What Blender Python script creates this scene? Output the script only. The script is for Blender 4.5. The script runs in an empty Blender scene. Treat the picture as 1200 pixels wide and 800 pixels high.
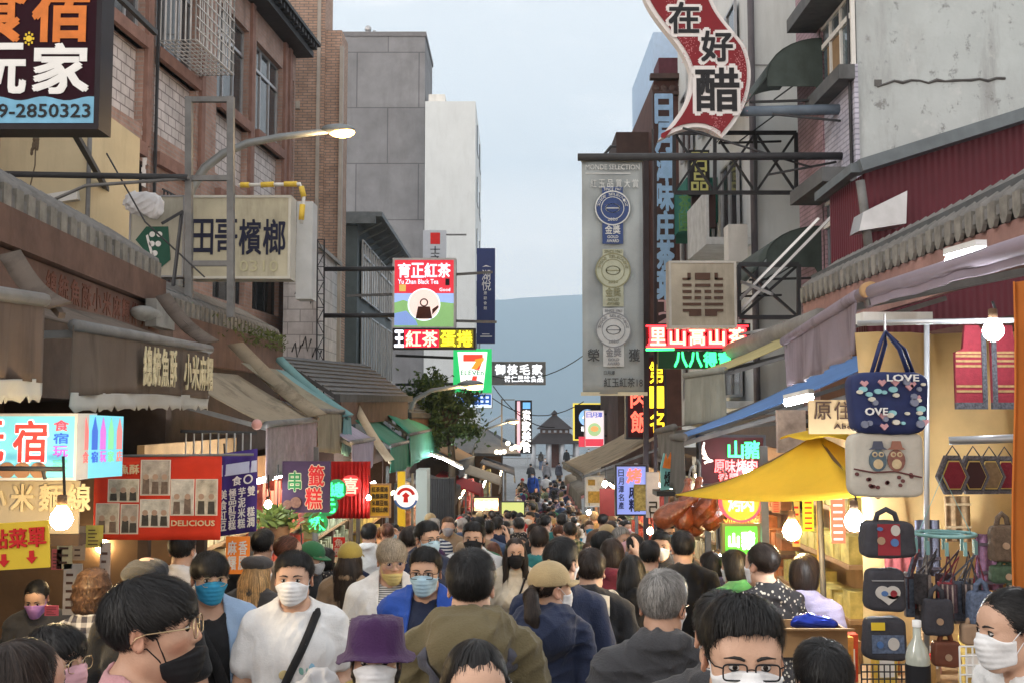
HAZE = 1
import bpy, math, random
import numpy as np
from mathutils import Vector, Matrix, noise as mnoise

random.seed(11); np.random.seed(11)
SC = bpy.context.scene
COL = SC.collection
R = math.radians

# ------------------------------------------------------------------ camera, sky, sun, exposure
CAM_H = 1.9
PITCH = math.atan(85 / 1200)
cam_d = bpy.data.cameras.new('camera')
cam_d.sensor_width = 36; cam_d.lens = 36
cam_d.clip_start = 0.05; cam_d.clip_end = 20000
cam = bpy.data.objects.new('camera', cam_d)
cam.location = (0, 0, CAM_H); cam.rotation_euler = (math.pi / 2 + PITCH, 0, 0)
COL.objects.link(cam); SC.camera = cam

SUN_EL, SUN_AZ = R(24), R(115)      # low sun behind thin cloud, over the camera's left shoulder
W = bpy.data.worlds.new('World'); SC.world = W; W.use_nodes = True
nt = W.node_tree; nt.nodes.clear()
def wn(t): return nt.nodes.new(t)
out = wn('ShaderNodeOutputWorld'); bg = wn('ShaderNodeBackground'); bg.inputs['Strength'].default_value = 0.13
sky = wn('ShaderNodeTexSky'); sky.sky_type = 'NISHITA'; sky.sun_disc = False
sky.sun_elevation = SUN_EL; sky.sun_rotation = SUN_AZ; sky.air_density = 1.0; sky.dust_density = 2.0
tc = wn('ShaderNodeTexCoord'); mp = wn('ShaderNodeMapping'); mp.inputs['Scale'].default_value = (1.2, 1.2, 6)
cl = wn('ShaderNodeTexNoise'); cl.inputs['Scale'].default_value = 2.2; cl.inputs['Detail'].default_value = 5; cl.inputs['Roughness'].default_value = .55
rmp = wn('ShaderNodeValToRGB'); rmp.color_ramp.elements[0].position = .42; rmp.color_ramp.elements[1].position = .6
rmp.color_ramp.elements[0].color = (5.3, 5.4, 5.5, 1); rmp.color_ramp.elements[1].color = (7.4, 7.1, 6.9, 1)
sep = wn('ShaderNodeSeparateXYZ'); hr = wn('ShaderNodeMapRange'); hr.inputs['From Min'].default_value = 0.0; hr.inputs['From Max'].default_value = .24
mixh = wn('ShaderNodeMix'); mixh.data_type = 'RGBA'; mixh.inputs[6].default_value = (19, 15.8, 13, 1)
mix = wn('ShaderNodeMix'); mix.data_type = 'RGBA'; mix.inputs[0].default_value = .94
L = nt.links.new
L(tc.outputs['Generated'], mp.inputs['Vector']); L(mp.outputs[0], cl.inputs['Vector']); L(cl.outputs['Fac'], rmp.inputs[0])
L(tc.outputs['Generated'], sep.inputs[0]); L(sep.outputs['Z'], hr.inputs['Value'])
L(hr.outputs[0], mixh.inputs[0]); L(rmp.outputs[0], mixh.inputs[7])
L(sky.outputs[0], mix.inputs[6]); L(mixh.outputs[2], mix.inputs[7]); L(mix.outputs[2], bg.inputs['Color']); L(bg.outputs[0], out.inputs[0])

sun_d = bpy.data.lights.new('sun', 'SUN'); sun_d.energy = 0.6; sun_d.angle = R(12); sun_d.color = (1, .93, .84)
sun = bpy.data.objects.new('sun', sun_d); COL.objects.link(sun)
sd = Vector((math.sin(SUN_AZ) * -1 * math.cos(SUN_EL), -abs(math.cos(SUN_AZ)) * math.cos(SUN_EL), math.sin(SUN_EL)))
sky.sun_rotation = math.atan2(sd.x, sd.y)
sun.rotation_euler = sd.to_track_quat('Z', 'Y').to_euler()

vs = SC.view_settings
vs.view_transform = 'Standard'; vs.look = 'None'; vs.gamma = 1; vs.use_curve_mapping = False
vs.exposure = 0.64
cy = SC.cycles
cy.use_denoising = True; cy.denoiser = 'OPENIMAGEDENOISE'
cy.use_adaptive_sampling = True; cy.adaptive_threshold = 0.02
cy.max_bounces = 6; cy.diffuse_bounces = 3; cy.glossy_bounces = 3; cy.transmission_bounces = 4; cy.transparent_max_bounces = 12
cy.volume_bounces = 1; cy.sample_clamp_indirect = 4; cy.caustics_reflective = False; cy.caustics_refractive = False

# ------------------------------------------------------------------ placing
def at(px, py, Y):
    'world point at forward distance Y seen at photograph pixel (px, py) of 1200x800'
    u = (px - 600) / 1200; v = (400 - py) / 1200
    c, s = math.cos(PITCH), math.sin(PITCH)
    f = c - s * v; z = s + c * v
    k = Y / f
    return Vector((u * k, Y, CAM_H + z * k))
def xat(px, py, X):
    'the point on the plane x = X'
    p = at(px, py, 1.0)
    return at(px, py, X / p.x)
def gz(y):
    if y < 0: return -.087 * y * .4
    if y < 27: return -.087 * y
    if y < 33: return -2.349 - .087 * (y - 27) + .0072 * (y - 27) ** 2
    return -2.612
# ------------------------------------------------------------------ materials
MATS = {}
def M(name, col=(.5, .5, .5), rough=.7, var=.18, scale=6, bump=.0, metal=0, emit=0, grime=0, bscale=None, stripes=None, spec=None, coord='Object', sheen=0, trans=0, sss=0):
    if name in MATS: return MATS[name]
    m = bpy.data.materials.new(name); m.use_nodes = True
    t = m.node_tree; b = t.nodes['Principled BSDF']; N = t.nodes.new; K = t.links.new
    b.inputs['Roughness'].default_value = rough; b.inputs['Metallic'].default_value = metal
    b.inputs['Specular IOR Level'].default_value = .22 if spec is None else spec
    if sheen: b.inputs['Sheen Weight'].default_value = sheen
    if sss:
        b.inputs['Subsurface Weight'].default_value = sss; b.inputs['Subsurface Radius'].default_value = (.012, .005, .003)
    c = N('ShaderNodeTexCoord')
    no = N('ShaderNodeTexNoise'); no.inputs['Scale'].default_value = scale; no.inputs['Detail'].default_value = 6; no.inputs['Roughness'].default_value = .6
    K(c.outputs[coord], no.inputs['Vector'])
    mr = N('ShaderNodeMapRange'); mr.inputs['From Min'].default_value = .25; mr.inputs['From Max'].default_value = .75
    mr.inputs['To Min'].default_value = 1 - var; mr.inputs['To Max'].default_value = 1 + var
    K(no.outputs['Fac'], mr.inputs['Value'])
    mx = N('ShaderNodeMix'); mx.data_type = 'RGBA'; mx.blend_type = 'MULTIPLY'; mx.inputs[0].default_value = 1
    mx.inputs[6].default_value = (*col, 1); K(mr.outputs[0], mx.inputs[7])
    last = mx.outputs[2]
    if grime:
        gm = N('ShaderNodeMapping'); gm.inputs['Scale'].default_value = (2.2, 2.2, .35); K(c.outputs[coord], gm.inputs[0])
        gn = N('ShaderNodeTexNoise'); gn.inputs['Scale'].default_value = 1.6; gn.inputs['Detail'].default_value = 8; gn.inputs['Roughness'].default_value = .7
        K(gm.outputs[0], gn.inputs['Vector'])
        gr = N('ShaderNodeMapRange'); gr.inputs['From Min'].default_value = .5; gr.inputs['From Max'].default_value = .72; gr.inputs['To Max'].default_value = grime
        K(gn.outputs['Fac'], gr.inputs['Value'])
        g2 = N('ShaderNodeMix'); g2.data_type = 'RGBA'; g2.inputs[7].default_value = (col[0] * .28, col[1] * .27, col[2] * .25, 1)
        K(gr.outputs[0], g2.inputs[0]); K(last, g2.inputs[6]); last = g2.outputs[2]
    if stripes:      # (axis scale xyz, strength): corrugation / siding as bump
        w = N('ShaderNodeTexWave'); w.inputs['Scale'].default_value = 1; w.wave_profile = stripes[2] if len(stripes) > 2 else 'SIN'
        sm = N('ShaderNodeMapping'); sm.inputs['Scale'].default_value = stripes[0]; K(c.outputs['UV'], sm.inputs[0]); K(sm.outputs[0], w.inputs['Vector'])
        bp = N('ShaderNodeBump'); bp.inputs['Strength'].default_value = stripes[1]; bp.inputs['Distance'].default_value = .03
        K(w.outputs['Fac'], bp.inputs['Height']); K(bp.outputs[0], b.inputs['Normal'])
    elif bump:
        bn = N('ShaderNodeTexNoise'); bn.inputs['Scale'].default_value = bscale or scale * 4; bn.inputs['Detail'].default_value = 5
        K(c.outputs[coord], bn.inputs['Vector'])
        bp = N('ShaderNodeBump'); bp.inputs['Strength'].default_value = bump; bp.inputs['Distance'].default_value = .02
        K(bn.outputs['Fac'], bp.inputs['Height']); K(bp.outputs[0], b.inputs['Normal'])
    K(last, b.inputs['Base Color'])
    if trans:
        tr = N('ShaderNodeBsdfTranslucent'); K(last, tr.inputs[0]); ms = N('ShaderNodeMixShader'); ms.inputs[0].default_value = trans
        K(b.outputs[0], ms.inputs[1]); K(tr.outputs[0], ms.inputs[2]); K(ms.outputs[0], t.nodes['Material Output'].inputs[0])
    if emit:
        K(last, b.inputs['Emission Color']); b.inputs['Emission Strength'].default_value = emit
    MATS[name] = m
    return m
def MB_brick(name, c1, c2, mortar, bw=.22, bh=.07, ms=.012, rough=.85, grime=0, bump=.4):
    if name in MATS: return MATS[name]
    m = M(name, c1, rough, .25, 3, 0, 0, 0, grime)
    t = m.node_tree; N = t.nodes.new; K = t.links.new; b = t.nodes['Principled BSDF']
    c = N('ShaderNodeTexCoord'); br = N('ShaderNodeTexBrick'); br.inputs['Scale'].default_value = 1
    br.inputs['Brick Width'].default_value = bw; br.inputs['Row Height'].default_value = bh; br.inputs['Mortar Size'].default_value = ms
    br.inputs['Color1'].default_value = (*c1, 1); br.inputs['Color2'].default_value = (*c2, 1); br.inputs['Mortar'].default_value = (*mortar, 1)
    K(c.outputs['UV'], br.inputs['Vector'])
    for n in t.nodes:
        if n.bl_idname == 'ShaderNodeMix' and n.blend_type == 'MULTIPLY': K(br.outputs['Color'], n.inputs[6])
    bp = N('ShaderNodeBump'); bp.inputs['Strength'].default_value = bump; bp.inputs['Distance'].default_value = .01; bp.invert = True
    K(br.outputs['Fac'], bp.inputs['Height']); K(bp.outputs[0], b.inputs['Normal'])
    return m
def MGlass(name, col=(.05, .06, .07), rough=.08, lit=0, var=.5):
    return M(name, col, rough, var, 1.3, 0, 0, lit, spec=.8)
# ------------------------------------------------------------------ mesh building
class MB:
    def __init__(s): s.v = []; s.f = []; s.m = []; s.cm = 0; s.sm = []; s.smooth = False
    def mat(s, i): s.cm = i; return s
    def add(s, vs, fs, smooth=None):
        o = len(s.v); s.v.extend([tuple(v) for v in vs])
        sm = s.smooth if smooth is None else smooth
        for f in fs: s.f.append(tuple(i + o for i in f)); s.m.append(s.cm); s.sm.append(sm)
        return s
    def obox(s, p, a, b, c):
        p, a, b, c = map(Vector, (p, a, b, c))
        q = [p, p + a, p + a + b, p + b, p + c, p + a + c, p + a + b + c, p + b + c]
        fl = a.cross(b).dot(c) > 0
        F = [(0, 3, 2, 1), (4, 5, 6, 7), (0, 1, 5, 4), (1, 2, 6, 5), (2, 3, 7, 6), (3, 0, 4, 7)]
        if not fl: F = [f[::-1] for f in F]
        return s.add(q, F, False)
    def box(s, x0, x1, y0, y1, z0, z1):
        return s.obox((x0, y0, z0), (x1 - x0, 0, 0), (0, y1 - y0, 0), (0, 0, z1 - z0))
    def bar(s, a, b, w, h=None, up=(0, 0, 1)):
        a, b = Vector(a), Vector(b); d = b - a; h = h or w; up = Vector(up)
        x = d.cross(up)
        if x.length < 1e-5: x = d.cross(Vector((0, 1, 0)))
        x.normalize(); y = x.cross(d).normalized()
        return s.obox(a - x * w / 2 - y * h / 2, x * w, y * h, d)
    def tube(s, pts, r, n=8, cap=True, flat=1.0):
        pts = [Vector(p) for p in pts]; rs = r if isinstance(r, (list, tuple)) else [r] * len(pts)
        V = []; x = None
        for i, p in enumerate(pts):
            d = (pts[min(i + 1, len(pts) - 1)] - pts[max(i - 1, 0)])
            if d.length < 1e-9: d = Vector((0, 0, 1))
            d.normalize()
            if x is None:
                x = d.cross(Vector((0, 0, 1)))
                if x.length < 1e-3: x = Vector((1, 0, 0))
            x = (x - d * x.dot(d)).normalized(); y = d.cross(x)
            V += [p + (x * math.cos(2 * math.pi * k / n) + y * math.sin(2 * math.pi * k / n) * flat) * rs[i] for k in range(n)]
        F = [(i * n + k, i * n + (k + 1) % n, (i + 1) * n + (k + 1) % n, (i + 1) * n + k) for i in range(len(pts) - 1) for k in range(n)]
        if cap: F += [tuple(range(n))[::-1], tuple((len(pts) - 1) * n + k for k in range(n))]
        return s.add(V, F, n > 5)
    def lathe(s, prof, c, n=16, axis=(0, 0, 1), sx=1, sy=1):
        c = Vector(c); q = Vector((0, 0, 1)).rotation_difference(Vector(axis)); V = []
        for r, z in prof: V += [c + q @ Vector((r * sx * math.cos(2 * math.pi * k / n), r * sy * math.sin(2 * math.pi * k / n), z)) for k in range(n)]
        F = [(i * n + k, i * n + (k + 1) % n, (i + 1) * n + (k + 1) % n, (i + 1) * n + k) for i in range(len(prof) - 1) for k in range(n)]
        return s.add(V, F, True)
    def ball(s, c, r, n=12, m=8):
        r = r if isinstance(r, (tuple, list)) else (r, r, r); c = Vector(c)
        V = []
        for i in range(m + 1):
            a = math.pi * i / m
            for k in range(n): V.append(c + Vector((r[0] * math.sin(a) * math.cos(2 * math.pi * k / n), r[1] * math.sin(a) * math.sin(2 * math.pi * k / n), -r[2] * math.cos(a))))
        F = [(i * n + k, i * n + (k + 1) % n, (i + 1) * n + (k + 1) % n, (i + 1) * n + k) for i in range(m) for k in range(n)]
        return s.add(V, F, True)
    def prism(s, poly, o, ux, uy, dep):
        'polygon (2d list) in the frame o + u*ux + v*uy, extruded by vector dep'
        o, ux, uy, dep = map(Vector, (o, ux, uy, dep)); n = len(poly)
        a = [o + ux * u + uy * v for u, v in poly]; b = [p + dep for p in a]
        F = [tuple(range(n)), tuple(range(2 * n - 1, n - 1, -1))] + [(i, i + n, (i + 1) % n + n, (i + 1) % n) for i in range(n)]
        return s.add(a + b, F, False)
    def sheet(s, g, th=.012, smooth=True):
        'grid of points (rows of Vectors) as a cloth or sheet with thickness'
        r, c = len(g), len(g[0]); P = np.array([[list(p) for p in row] for row in g], float)
        du = np.gradient(P, axis=0) if r > 1 else None; dv = np.gradient(P, axis=1)
        nn = np.cross(du, dv); nn /= np.maximum(np.linalg.norm(nn, axis=2, keepdims=True), 1e-9)
        A = (P + nn * th / 2).reshape(-1, 3); Bv = (P - nn * th / 2).reshape(-1, 3); o = r * c
        F = []
        for i in range(r - 1):
            for j in range(c - 1):
                a = i * c + j; F.append((a, a + c, a + c + 1, a + 1)); F.append((o + a, o + a + 1, o + a + c + 1, o + a + c))
        s.add(list(A) + list(Bv), F, smooth)
        base = len(s.v) - 2 * o
        ring = [j for j in range(c)] + [i * c + c - 1 for i in range(1, r)] + [(r - 1) * c + j for j in range(c - 2, -1, -1)] + [i * c for i in range(r - 2, 0, -1)]
        for k in range(len(ring)):
            a, b = ring[k], ring[(k + 1) % len(ring)]
            s.f.append((base + a, base + b, base + o + b, base + o + a)); s.m.append(s.cm); s.sm.append(False)
        return s
    def mesh(s, name, origin=None):
        me = bpy.data.meshes.new(name)
        V = np.array(s.v, float).reshape(-1, 3)
        if origin is not None: V = V - np.array(origin)
        me.from_pydata(V.tolist(), [], s.f)
        me.polygons.foreach_set('material_index', s.m)
        me.polygons.foreach_set('use_smooth', s.sm)
        uv = me.uv_layers.new(name='UVMap')
        nl = len(me.loops); li = np.empty(nl, np.int32); me.loops.foreach_get('vertex_index', li)
        npoly = len(me.polygons); nr = np.empty(npoly * 3); me.polygons.foreach_get('normal', nr); nr = nr.reshape(-1, 3)
        tot = np.empty(npoly, np.int32); me.polygons.foreach_get('loop_total', tot)
        ax = np.repeat(np.abs(nr).argmax(1), tot); P = np.array(s.v, float).reshape(-1, 3)[li]
        U = np.where(ax == 0, P[:, 1], P[:, 0]); Vv = np.where(ax == 2, P[:, 1], P[:, 2])
        uv.data.foreach_set('uv', np.stack([U, Vv], 1).ravel().astype(np.float32))
        return me
def mats_of(mat): return mat if isinstance(mat, (list, tuple)) else [mat]
def thing(name, label, cat, loc, group=None, rz=0):
    o = bpy.data.objects.new(name, None); o.location = loc; o.rotation_euler = (0, 0, rz); o.empty_display_size = .2; COL.objects.link(o)
    o['label'] = label; o['category'] = cat
    if group: o['group'] = group
    return o
def part(name, mb, mat, parent, label=None):
    'geometry given in world coordinates becomes a child mesh'
    org = Vector((0, 0, 0)); q = parent
    while q is not None: org += q.location; q = q.parent
    me = mb.mesh(name, org)
    for m in mats_of(mat): me.materials.append(m)
    o = bpy.data.objects.new(name, me); o.parent = parent; COL.objects.link(o)
    if label: o['label'] = label
    return o
def solo(name, mb, mat, label, cat, group=None, origin=None):
    V = np.array(mb.v); org = origin if origin is not None else Vector(((V[:, 0].min() + V[:, 0].max()) / 2, (V[:, 1].min() + V[:, 1].max()) / 2, V[:, 2].min()))
    me = mb.mesh(name, org)
    for m in mats_of(mat): me.materials.append(m)
    o = bpy.data.objects.new(name, me); o.location = org; COL.objects.link(o)
    o['label'] = label; o['category'] = cat
    if group: o['group'] = group
    return o
def struct(name, mb, mat, kind='structure'):
    me = mb.mesh(name)
    for m in mats_of(mat): me.materials.append(m)
    o = bpy.data.objects.new(name, me); COL.objects.link(o); o['kind'] = kind
    return o
# ------------------------------------------------------------------ writing
_TX = {}
def glyphs(s, bold=.012, ext=.02):
    k = (s, bold, ext)
    if k not in _TX:
        c = bpy.data.curves.new('txt', 'FONT'); c.body = s; c.offset = bold; c.extrude = ext; c.resolution_u = 2
        o = bpy.data.objects.new('txt', c); me = bpy.data.meshes.new_from_object(o)
        V = np.array([v.co[:] for v in me.vertices]); F = [tuple(p.vertices) for p in me.polygons]
        bpy.data.objects.remove(o); bpy.data.curves.remove(c); bpy.data.meshes.remove(me)
        lo = V.min(0); hi = V.max(0)
        _TX[k] = ((V - lo) / np.maximum(hi - lo, 1e-6), F, (hi - lo)[0] / max((hi - lo)[1], 1e-6))
    return _TX[k]
class Face:
    'a flat rectangle in the world: o = lower left, ux / uy span it, n points out of it'
    def __init__(s, o, ux, uy):
        s.o, s.ux, s.uy = Vector(o), Vector(ux), Vector(uy); s.w = s.ux.length; s.h = s.uy.length
        s.n = s.ux.cross(s.uy).normalized()
    def p(s, u, v, d=0): return s.o + s.ux * u + s.uy * v + s.n * d
    def slab(s, mb, u0, v0, u1, v1, d0, d1):
        return mb.obox(s.p(u0, v0, d0), s.ux * (u1 - u0), s.uy * (v1 - v0), s.n * (d1 - d0))
    def text(s, mb, t, u0, v0, u1, v1, d=.002, bold=.012, th=.006, keep=False, tilt=0):
        V, F, asp = glyphs(t, 0)
        if keep:
            h = (v1 - v0) * s.h; w = (u1 - u0) * s.w
            if asp * h < w: e = (w - asp * h) / s.w / 2; u0 += e; u1 -= e
            else: e = (h - w / asp) / s.h / 2; v0 += e; v1 -= e
        sh = [(0, 0)]
        if bold > .004:      # heavier strokes: shifted copies, each a hair behind the last
            e = bold * 1.1; m = 8 if bold > .04 else 4; sh += [(e * math.cos(2 * math.pi * (k + .5) / m), e * math.sin(2 * math.pi * (k + .5) / m)) for k in range(m)]
        W_, H_ = u1 - u0, v1 - v0; em = 1 / max(len(t), 1) if asp > 1.6 else 1
        for k, (a, b) in enumerate(sh):
            mb.add([s.p(u0 + W_ * (x + a * em), v0 + H_ * (y + b) + tilt * x, d + z * th - .00025 * k) for x, y, z in V], F, False)
        return s
    def column(s, mb, t, u0, v0, u1, v1, gap=.12, **k):
        n = len(t); h = (v1 - v0) / n
        for i, ch in enumerate(t):
            if ch != ' ': s.text(mb, ch, u0, v1 - h * (i + 1) + h * gap / 2, u1, v1 - h * i - h * gap / 2, **k)
        return s
    def row(s, mb, t, u0, v0, u1, v1, gap=.12, **k):
        n = len(t); w = (u1 - u0) / n
        for i, ch in enumerate(t):
            if ch != ' ': s.text(mb, ch, u0 + w * i + w * gap / 2, v0, u0 + w * (i + 1) - w * gap / 2, v1, **k)
        return s
    def disc(s, mb, u, v, r, d0, d1, n=28, ri=0, a0=0, a1=2 * math.pi, sy=1):
        c = s.p(u, v); X = s.ux.normalized(); Y = s.uy.normalized()
        full = a1 - a0 > 6.28; m = n if full else n + 1
        A = [a0 + (a1 - a0) * i / n for i in range(m)]
        o = [(math.cos(a) * r, math.sin(a) * r * sy) for a in A]
        if not ri: mb.prism(o, c + s.n * d0, X, Y, s.n * (d1 - d0))
        else:
            i_ = [(math.cos(a) * ri, math.sin(a) * ri * sy) for a in A]
            for k in range(n):
                j = (k + 1) % m
                mb.prism([i_[k], o[k], o[j], i_[j]], c + s.n * d0, X, Y, s.n * (d1 - d0))
        return s
    def poly(s, mb, pts, d0, d1):
        mb.prism(pts, s.p(0, 0, d0), s.ux, s.uy, s.n * (d1 - d0)); return s
def face_px(x0, y0, x1, y1, Y, yaw=0):
    'a face towards the camera spanning the pixel box at distance Y'
    a = at(x0, y1, Y); b = at(x1, y1, Y); c = at((x0 + x1) / 2, y0, Y)
    w = b.x - a.x; h = c.z - a.z; d = Vector((math.cos(yaw), math.sin(yaw), 0))
    return Face(a, d * w, (0, 0, h))
def sign(name, label, cat, box, Y, th=.12, frame=.03, panel=None, fmat=None, group=None, yaw=0, box_name='panel', back=True):
    'a boxed sign: returns face, root; panel + frame parts made'
    f = face_px(*box, Y, yaw); t = thing(name, label, cat, f.p(.5, 0, -th / 2), group)
    b = MB(); f.slab(b, 0, 0, 1, 1, -th, 0); part(box_name, b, panel, t)
    if frame:
        b = MB(); e = frame
        fu, fv = e / f.w, e / f.h
        f.slab(b, -fu, -fv, 0, 1 + fv, -th - .004, .012); f.slab(b, 1, -fv, 1 + fu, 1 + fv, -th - .004, .012)
        f.slab(b, 0, -fv, 1, 0, -th - .004, .012); f.slab(b, 0, 1, 1, 1 + fv, -th - .004, .012)
        part('frame', b, fmat, t)
    return f, t
# ================================================================== people: smooth bodies grown from blended volumes
def axis(lo, hi, c, bands):
    'grid coordinates with coarse step c and finer bands (lo, hi, step)'
    xs = [lo]
    while xs[-1] < hi:
        st = c
        for a, b, s_ in bands:
            if a - c * .5 <= xs[-1] <= b: st = min(st, s_)
        xs.append(xs[-1] + st)
    return np.array(xs)
HS = .925      # head size against the body
class Sdf:
    def __init__(s): s.p = []; s.fold = None; s.clip = []
    def cap(s, a, b, ra, rb=None, k=.03, sub=False, T=None):
        a, b = np.array(a, float), np.array(b, float)
        rb = ra if rb is None else rb
        if T is not None: h = np.linalg.norm(T[0][:, 0]); a, b = T[0] @ a + T[1], T[0] @ b + T[1]; ra, rb, k = ra * h, rb * h, k * h
        s.p.append(('c', a, b, ra, ra if rb is None else rb, k, sub)); return s
    def ell(s, c, r, k=.03, sub=False, rot=None, T=None):
        c = np.array(c, float); Q = np.eye(3) if rot is None else np.array(rot)
        if T is not None: h = np.linalg.norm(T[0][:, 0]); c = T[0] @ c + T[1]; Q = T[0] @ Q / h; r = np.array(r) * h
        s.p.append(('e', c, np.array(r, float), Q, None, k, sub)); return s
    @staticmethod
    def dist(q, X, Y, Z, inf=0):
        if q[0] == 'c':
            _, a, b, ra, rb, k, sub = q; d = b - a; dd = max(d @ d, 1e-12)
            px, py, pz = X - a[0], Y - a[1], Z - a[2]
            t = np.clip((px * d[0] + py * d[1] + pz * d[2]) / dd, 0, 1)
            return np.sqrt((px - t * d[0]) ** 2 + (py - t * d[1]) ** 2 + (pz - t * d[2]) ** 2) - (ra + t * (rb - ra)) - inf
        _, c, r, Q, _, k, sub = q
        px, py, pz = X - c[0], Y - c[1], Z - c[2]
        u = (px * Q[0, 0] + py * Q[1, 0] + pz * Q[2, 0]); v = (px * Q[0, 1] + py * Q[1, 1] + pz * Q[2, 1]); w = (px * Q[0, 2] + py * Q[1, 2] + pz * Q[2, 2])
        r = r + inf
        k0 = np.sqrt((u / r[0]) ** 2 + (v / r[1]) ** 2 + (w / r[2]) ** 2); k1 = np.sqrt((u / r[0] ** 2) ** 2 + (v / r[1] ** 2) ** 2 + (w / r[2] ** 2) ** 2)
        return k0 * (k0 - 1) / np.maximum(k1, 1e-9)
    def bounds(s):
        lo = np.full(3, 9.); hi = np.full(3, -9.)
        for q in s.p:
            if q[6]: continue
            a, b = s.pb(q); lo = np.minimum(lo, a); hi = np.maximum(hi, b)
        return lo, hi
    @staticmethod
    def pb(q):
        if q[0] == 'c':
            r = max(q[3], q[4]); return np.minimum(q[1], q[2]) - r, np.maximum(q[1], q[2]) + r
        e = np.sqrt(((q[3] * q[2][None, :]) ** 2).sum(1)); return q[1] - e, q[1] + e
    def comb(s, F, d, q):
        k = q[5]
        if q[6]: h = np.maximum(k - np.abs(F + d), 0) / k; return np.maximum(F, -d) + h * h * k / 4
        h = np.maximum(k - np.abs(F - d), 0) / k; return np.minimum(F, d) - h * h * k / 4
    def at(s, P, inf=0):
        X, Y, Z = P[:, 0], P[:, 1], P[:, 2]; F = np.full(len(P), .5)
        for q in s.p: F = s.comb(F, s.dist(q, X, Y, Z, 0 if q[6] else inf), q)
        return F
    def grad(s, P, e=.002):
        g = np.stack([s.at(P + np.eye(3)[i] * e) - s.at(P - np.eye(3)[i] * e) for i in range(3)], 1)
        return g / np.maximum(np.linalg.norm(g, axis=1, keepdims=True), 1e-9)
    def project(s, P, off=0, it=4):
        P = np.array(P, float)
        for _ in range(it): P = P - s.grad(P) * (s.at(P) - off)[:, None]
        return P
    def mesh(s, ax, inf=0):
        xs, ys, zs = ax; F = np.full((len(xs), len(ys), len(zs)), .3, np.float32)
        for q in s.p:
            lo, hi = s.pb(q); m = .05 + q[5] + (0 if q[6] else inf)
            if q[6]: m = q[5] + .01
            i0, i1 = np.searchsorted(xs, lo[0] - m), np.searchsorted(xs, hi[0] + m)
            j0, j1 = np.searchsorted(ys, lo[1] - m), np.searchsorted(ys, hi[1] + m)
            k0, k1 = np.searchsorted(zs, lo[2] - m), np.searchsorted(zs, hi[2] + m)
            if i1 <= i0 or j1 <= j0 or k1 <= k0: continue
            d = s.dist(q, xs[i0:i1, None, None], ys[None, j0:j1, None], zs[None, None, k0:k1], 0 if q[6] else inf)
            F[i0:i1, j0:j1, k0:k1] = s.comb(F[i0:i1, j0:j1, k0:k1], d, q)
        X, Y, Z = xs[:, None, None], ys[None, :, None], zs[None, None, :]
        if s.fold is not None: F = F + s.fold(X, Y, Z)
        for c in s.clip: F = np.maximum(F, c(X, Y, Z))
        F[0] = F[-1] = .3; F[:, 0] = F[:, -1] = .3; F[:, :, 0] = F[:, :, -1] = .3
        return nets(F, xs, ys, zs)
def nets(F, xs, ys, zs):
    ins = F < 0
    n = np.zeros(tuple(d - 1 for d in F.shape), np.int8); C = []
    for c in range(8):
        i, j, k = c & 1, (c >> 1) & 1, c >> 2
        sl = (slice(i, F.shape[0] - 1 + i), slice(j, F.shape[1] - 1 + j), slice(k, F.shape[2] - 1 + k)); C.append(sl); n += ins[sl]
    act = (n > 0) & (n < 8); idx = np.argwhere(act)
    if len(idx) == 0: return np.zeros((0, 3)), np.zeros((0, 4), int)
    val = np.stack([F[sl][act] for sl in C], 1)
    off = np.array([[c & 1, (c >> 1) & 1, c >> 2] for c in range(8)], float)
    pos = np.zeros((len(idx), 3)); cnt = np.zeros(len(idx))
    for a, b in [(0, 1), (2, 3), (4, 5), (6, 7), (0, 2), (1, 3), (4, 6), (5, 7), (0, 4), (1, 5), (2, 6), (3, 7)]:
        fa, fb = val[:, a], val[:, b]; m = (fa < 0) != (fb < 0)
        t = np.where(m, fa / np.where(m, fa - fb, 1), 0)[:, None]
        pos += np.where(m[:, None], off[a] + t * (off[b] - off[a]), 0); cnt += m
    pos /= cnt[:, None]
    V = np.stack([A[idx[:, d]] + pos[:, d] * (A[idx[:, d] + 1] - A[idx[:, d]]) for d, A in enumerate((xs, ys, zs))], 1)
    ids = np.full(act.shape, -1, np.int64); ids[act] = np.arange(len(idx)); Q = []
    for d in range(3):
        e = [slice(None)] * 3; e2 = [slice(None)] * 3; e[d] = slice(0, -1); e2[d] = slice(1, None)
        cr = ins[tuple(e)] != ins[tuple(e2)]; o = [x for x in range(3) if x != d]
        w = np.argwhere(cr); w = w[(w[:, o[0]] > 0) & (w[:, o[1]] > 0) & (w[:, o[0]] < F.shape[o[0]] - 1) & (w[:, o[1]] < F.shape[o[1]] - 1)]
        def g(da, db):
            z = w.copy(); z[:, o[0]] -= da; z[:, o[1]] -= db; return ids[z[:, 0], z[:, 1], z[:, 2]]
        q = np.stack([g(1, 1), g(0, 1), g(0, 0), g(1, 0)], 1); fl = ins[w[:, 0], w[:, 1], w[:, 2]]
        if d == 1: fl = ~fl
        q[~fl] = q[~fl][:, ::-1]; Q.append(q)
    return V, np.concatenate(Q)
def np_mesh(name, V, F, mi=None, tint=None):
    me = bpy.data.meshes.new(name); F = [tuple(int(i) for i in f) for f in F]
    me.from_pydata(np.asarray(V).tolist(), [], F)
    me.polygons.foreach_set('use_smooth', [True] * len(me.polygons))
    if mi is not None: me.polygons.foreach_set('material_index', mi)
    if tint is not None:
        a = me.color_attributes.new('tint', 'FLOAT_COLOR', 'POINT'); a.data.foreach_set('color', np.concatenate([tint, np.ones((len(tint), 1))], 1).astype(np.float32).ravel())
    return me
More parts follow.
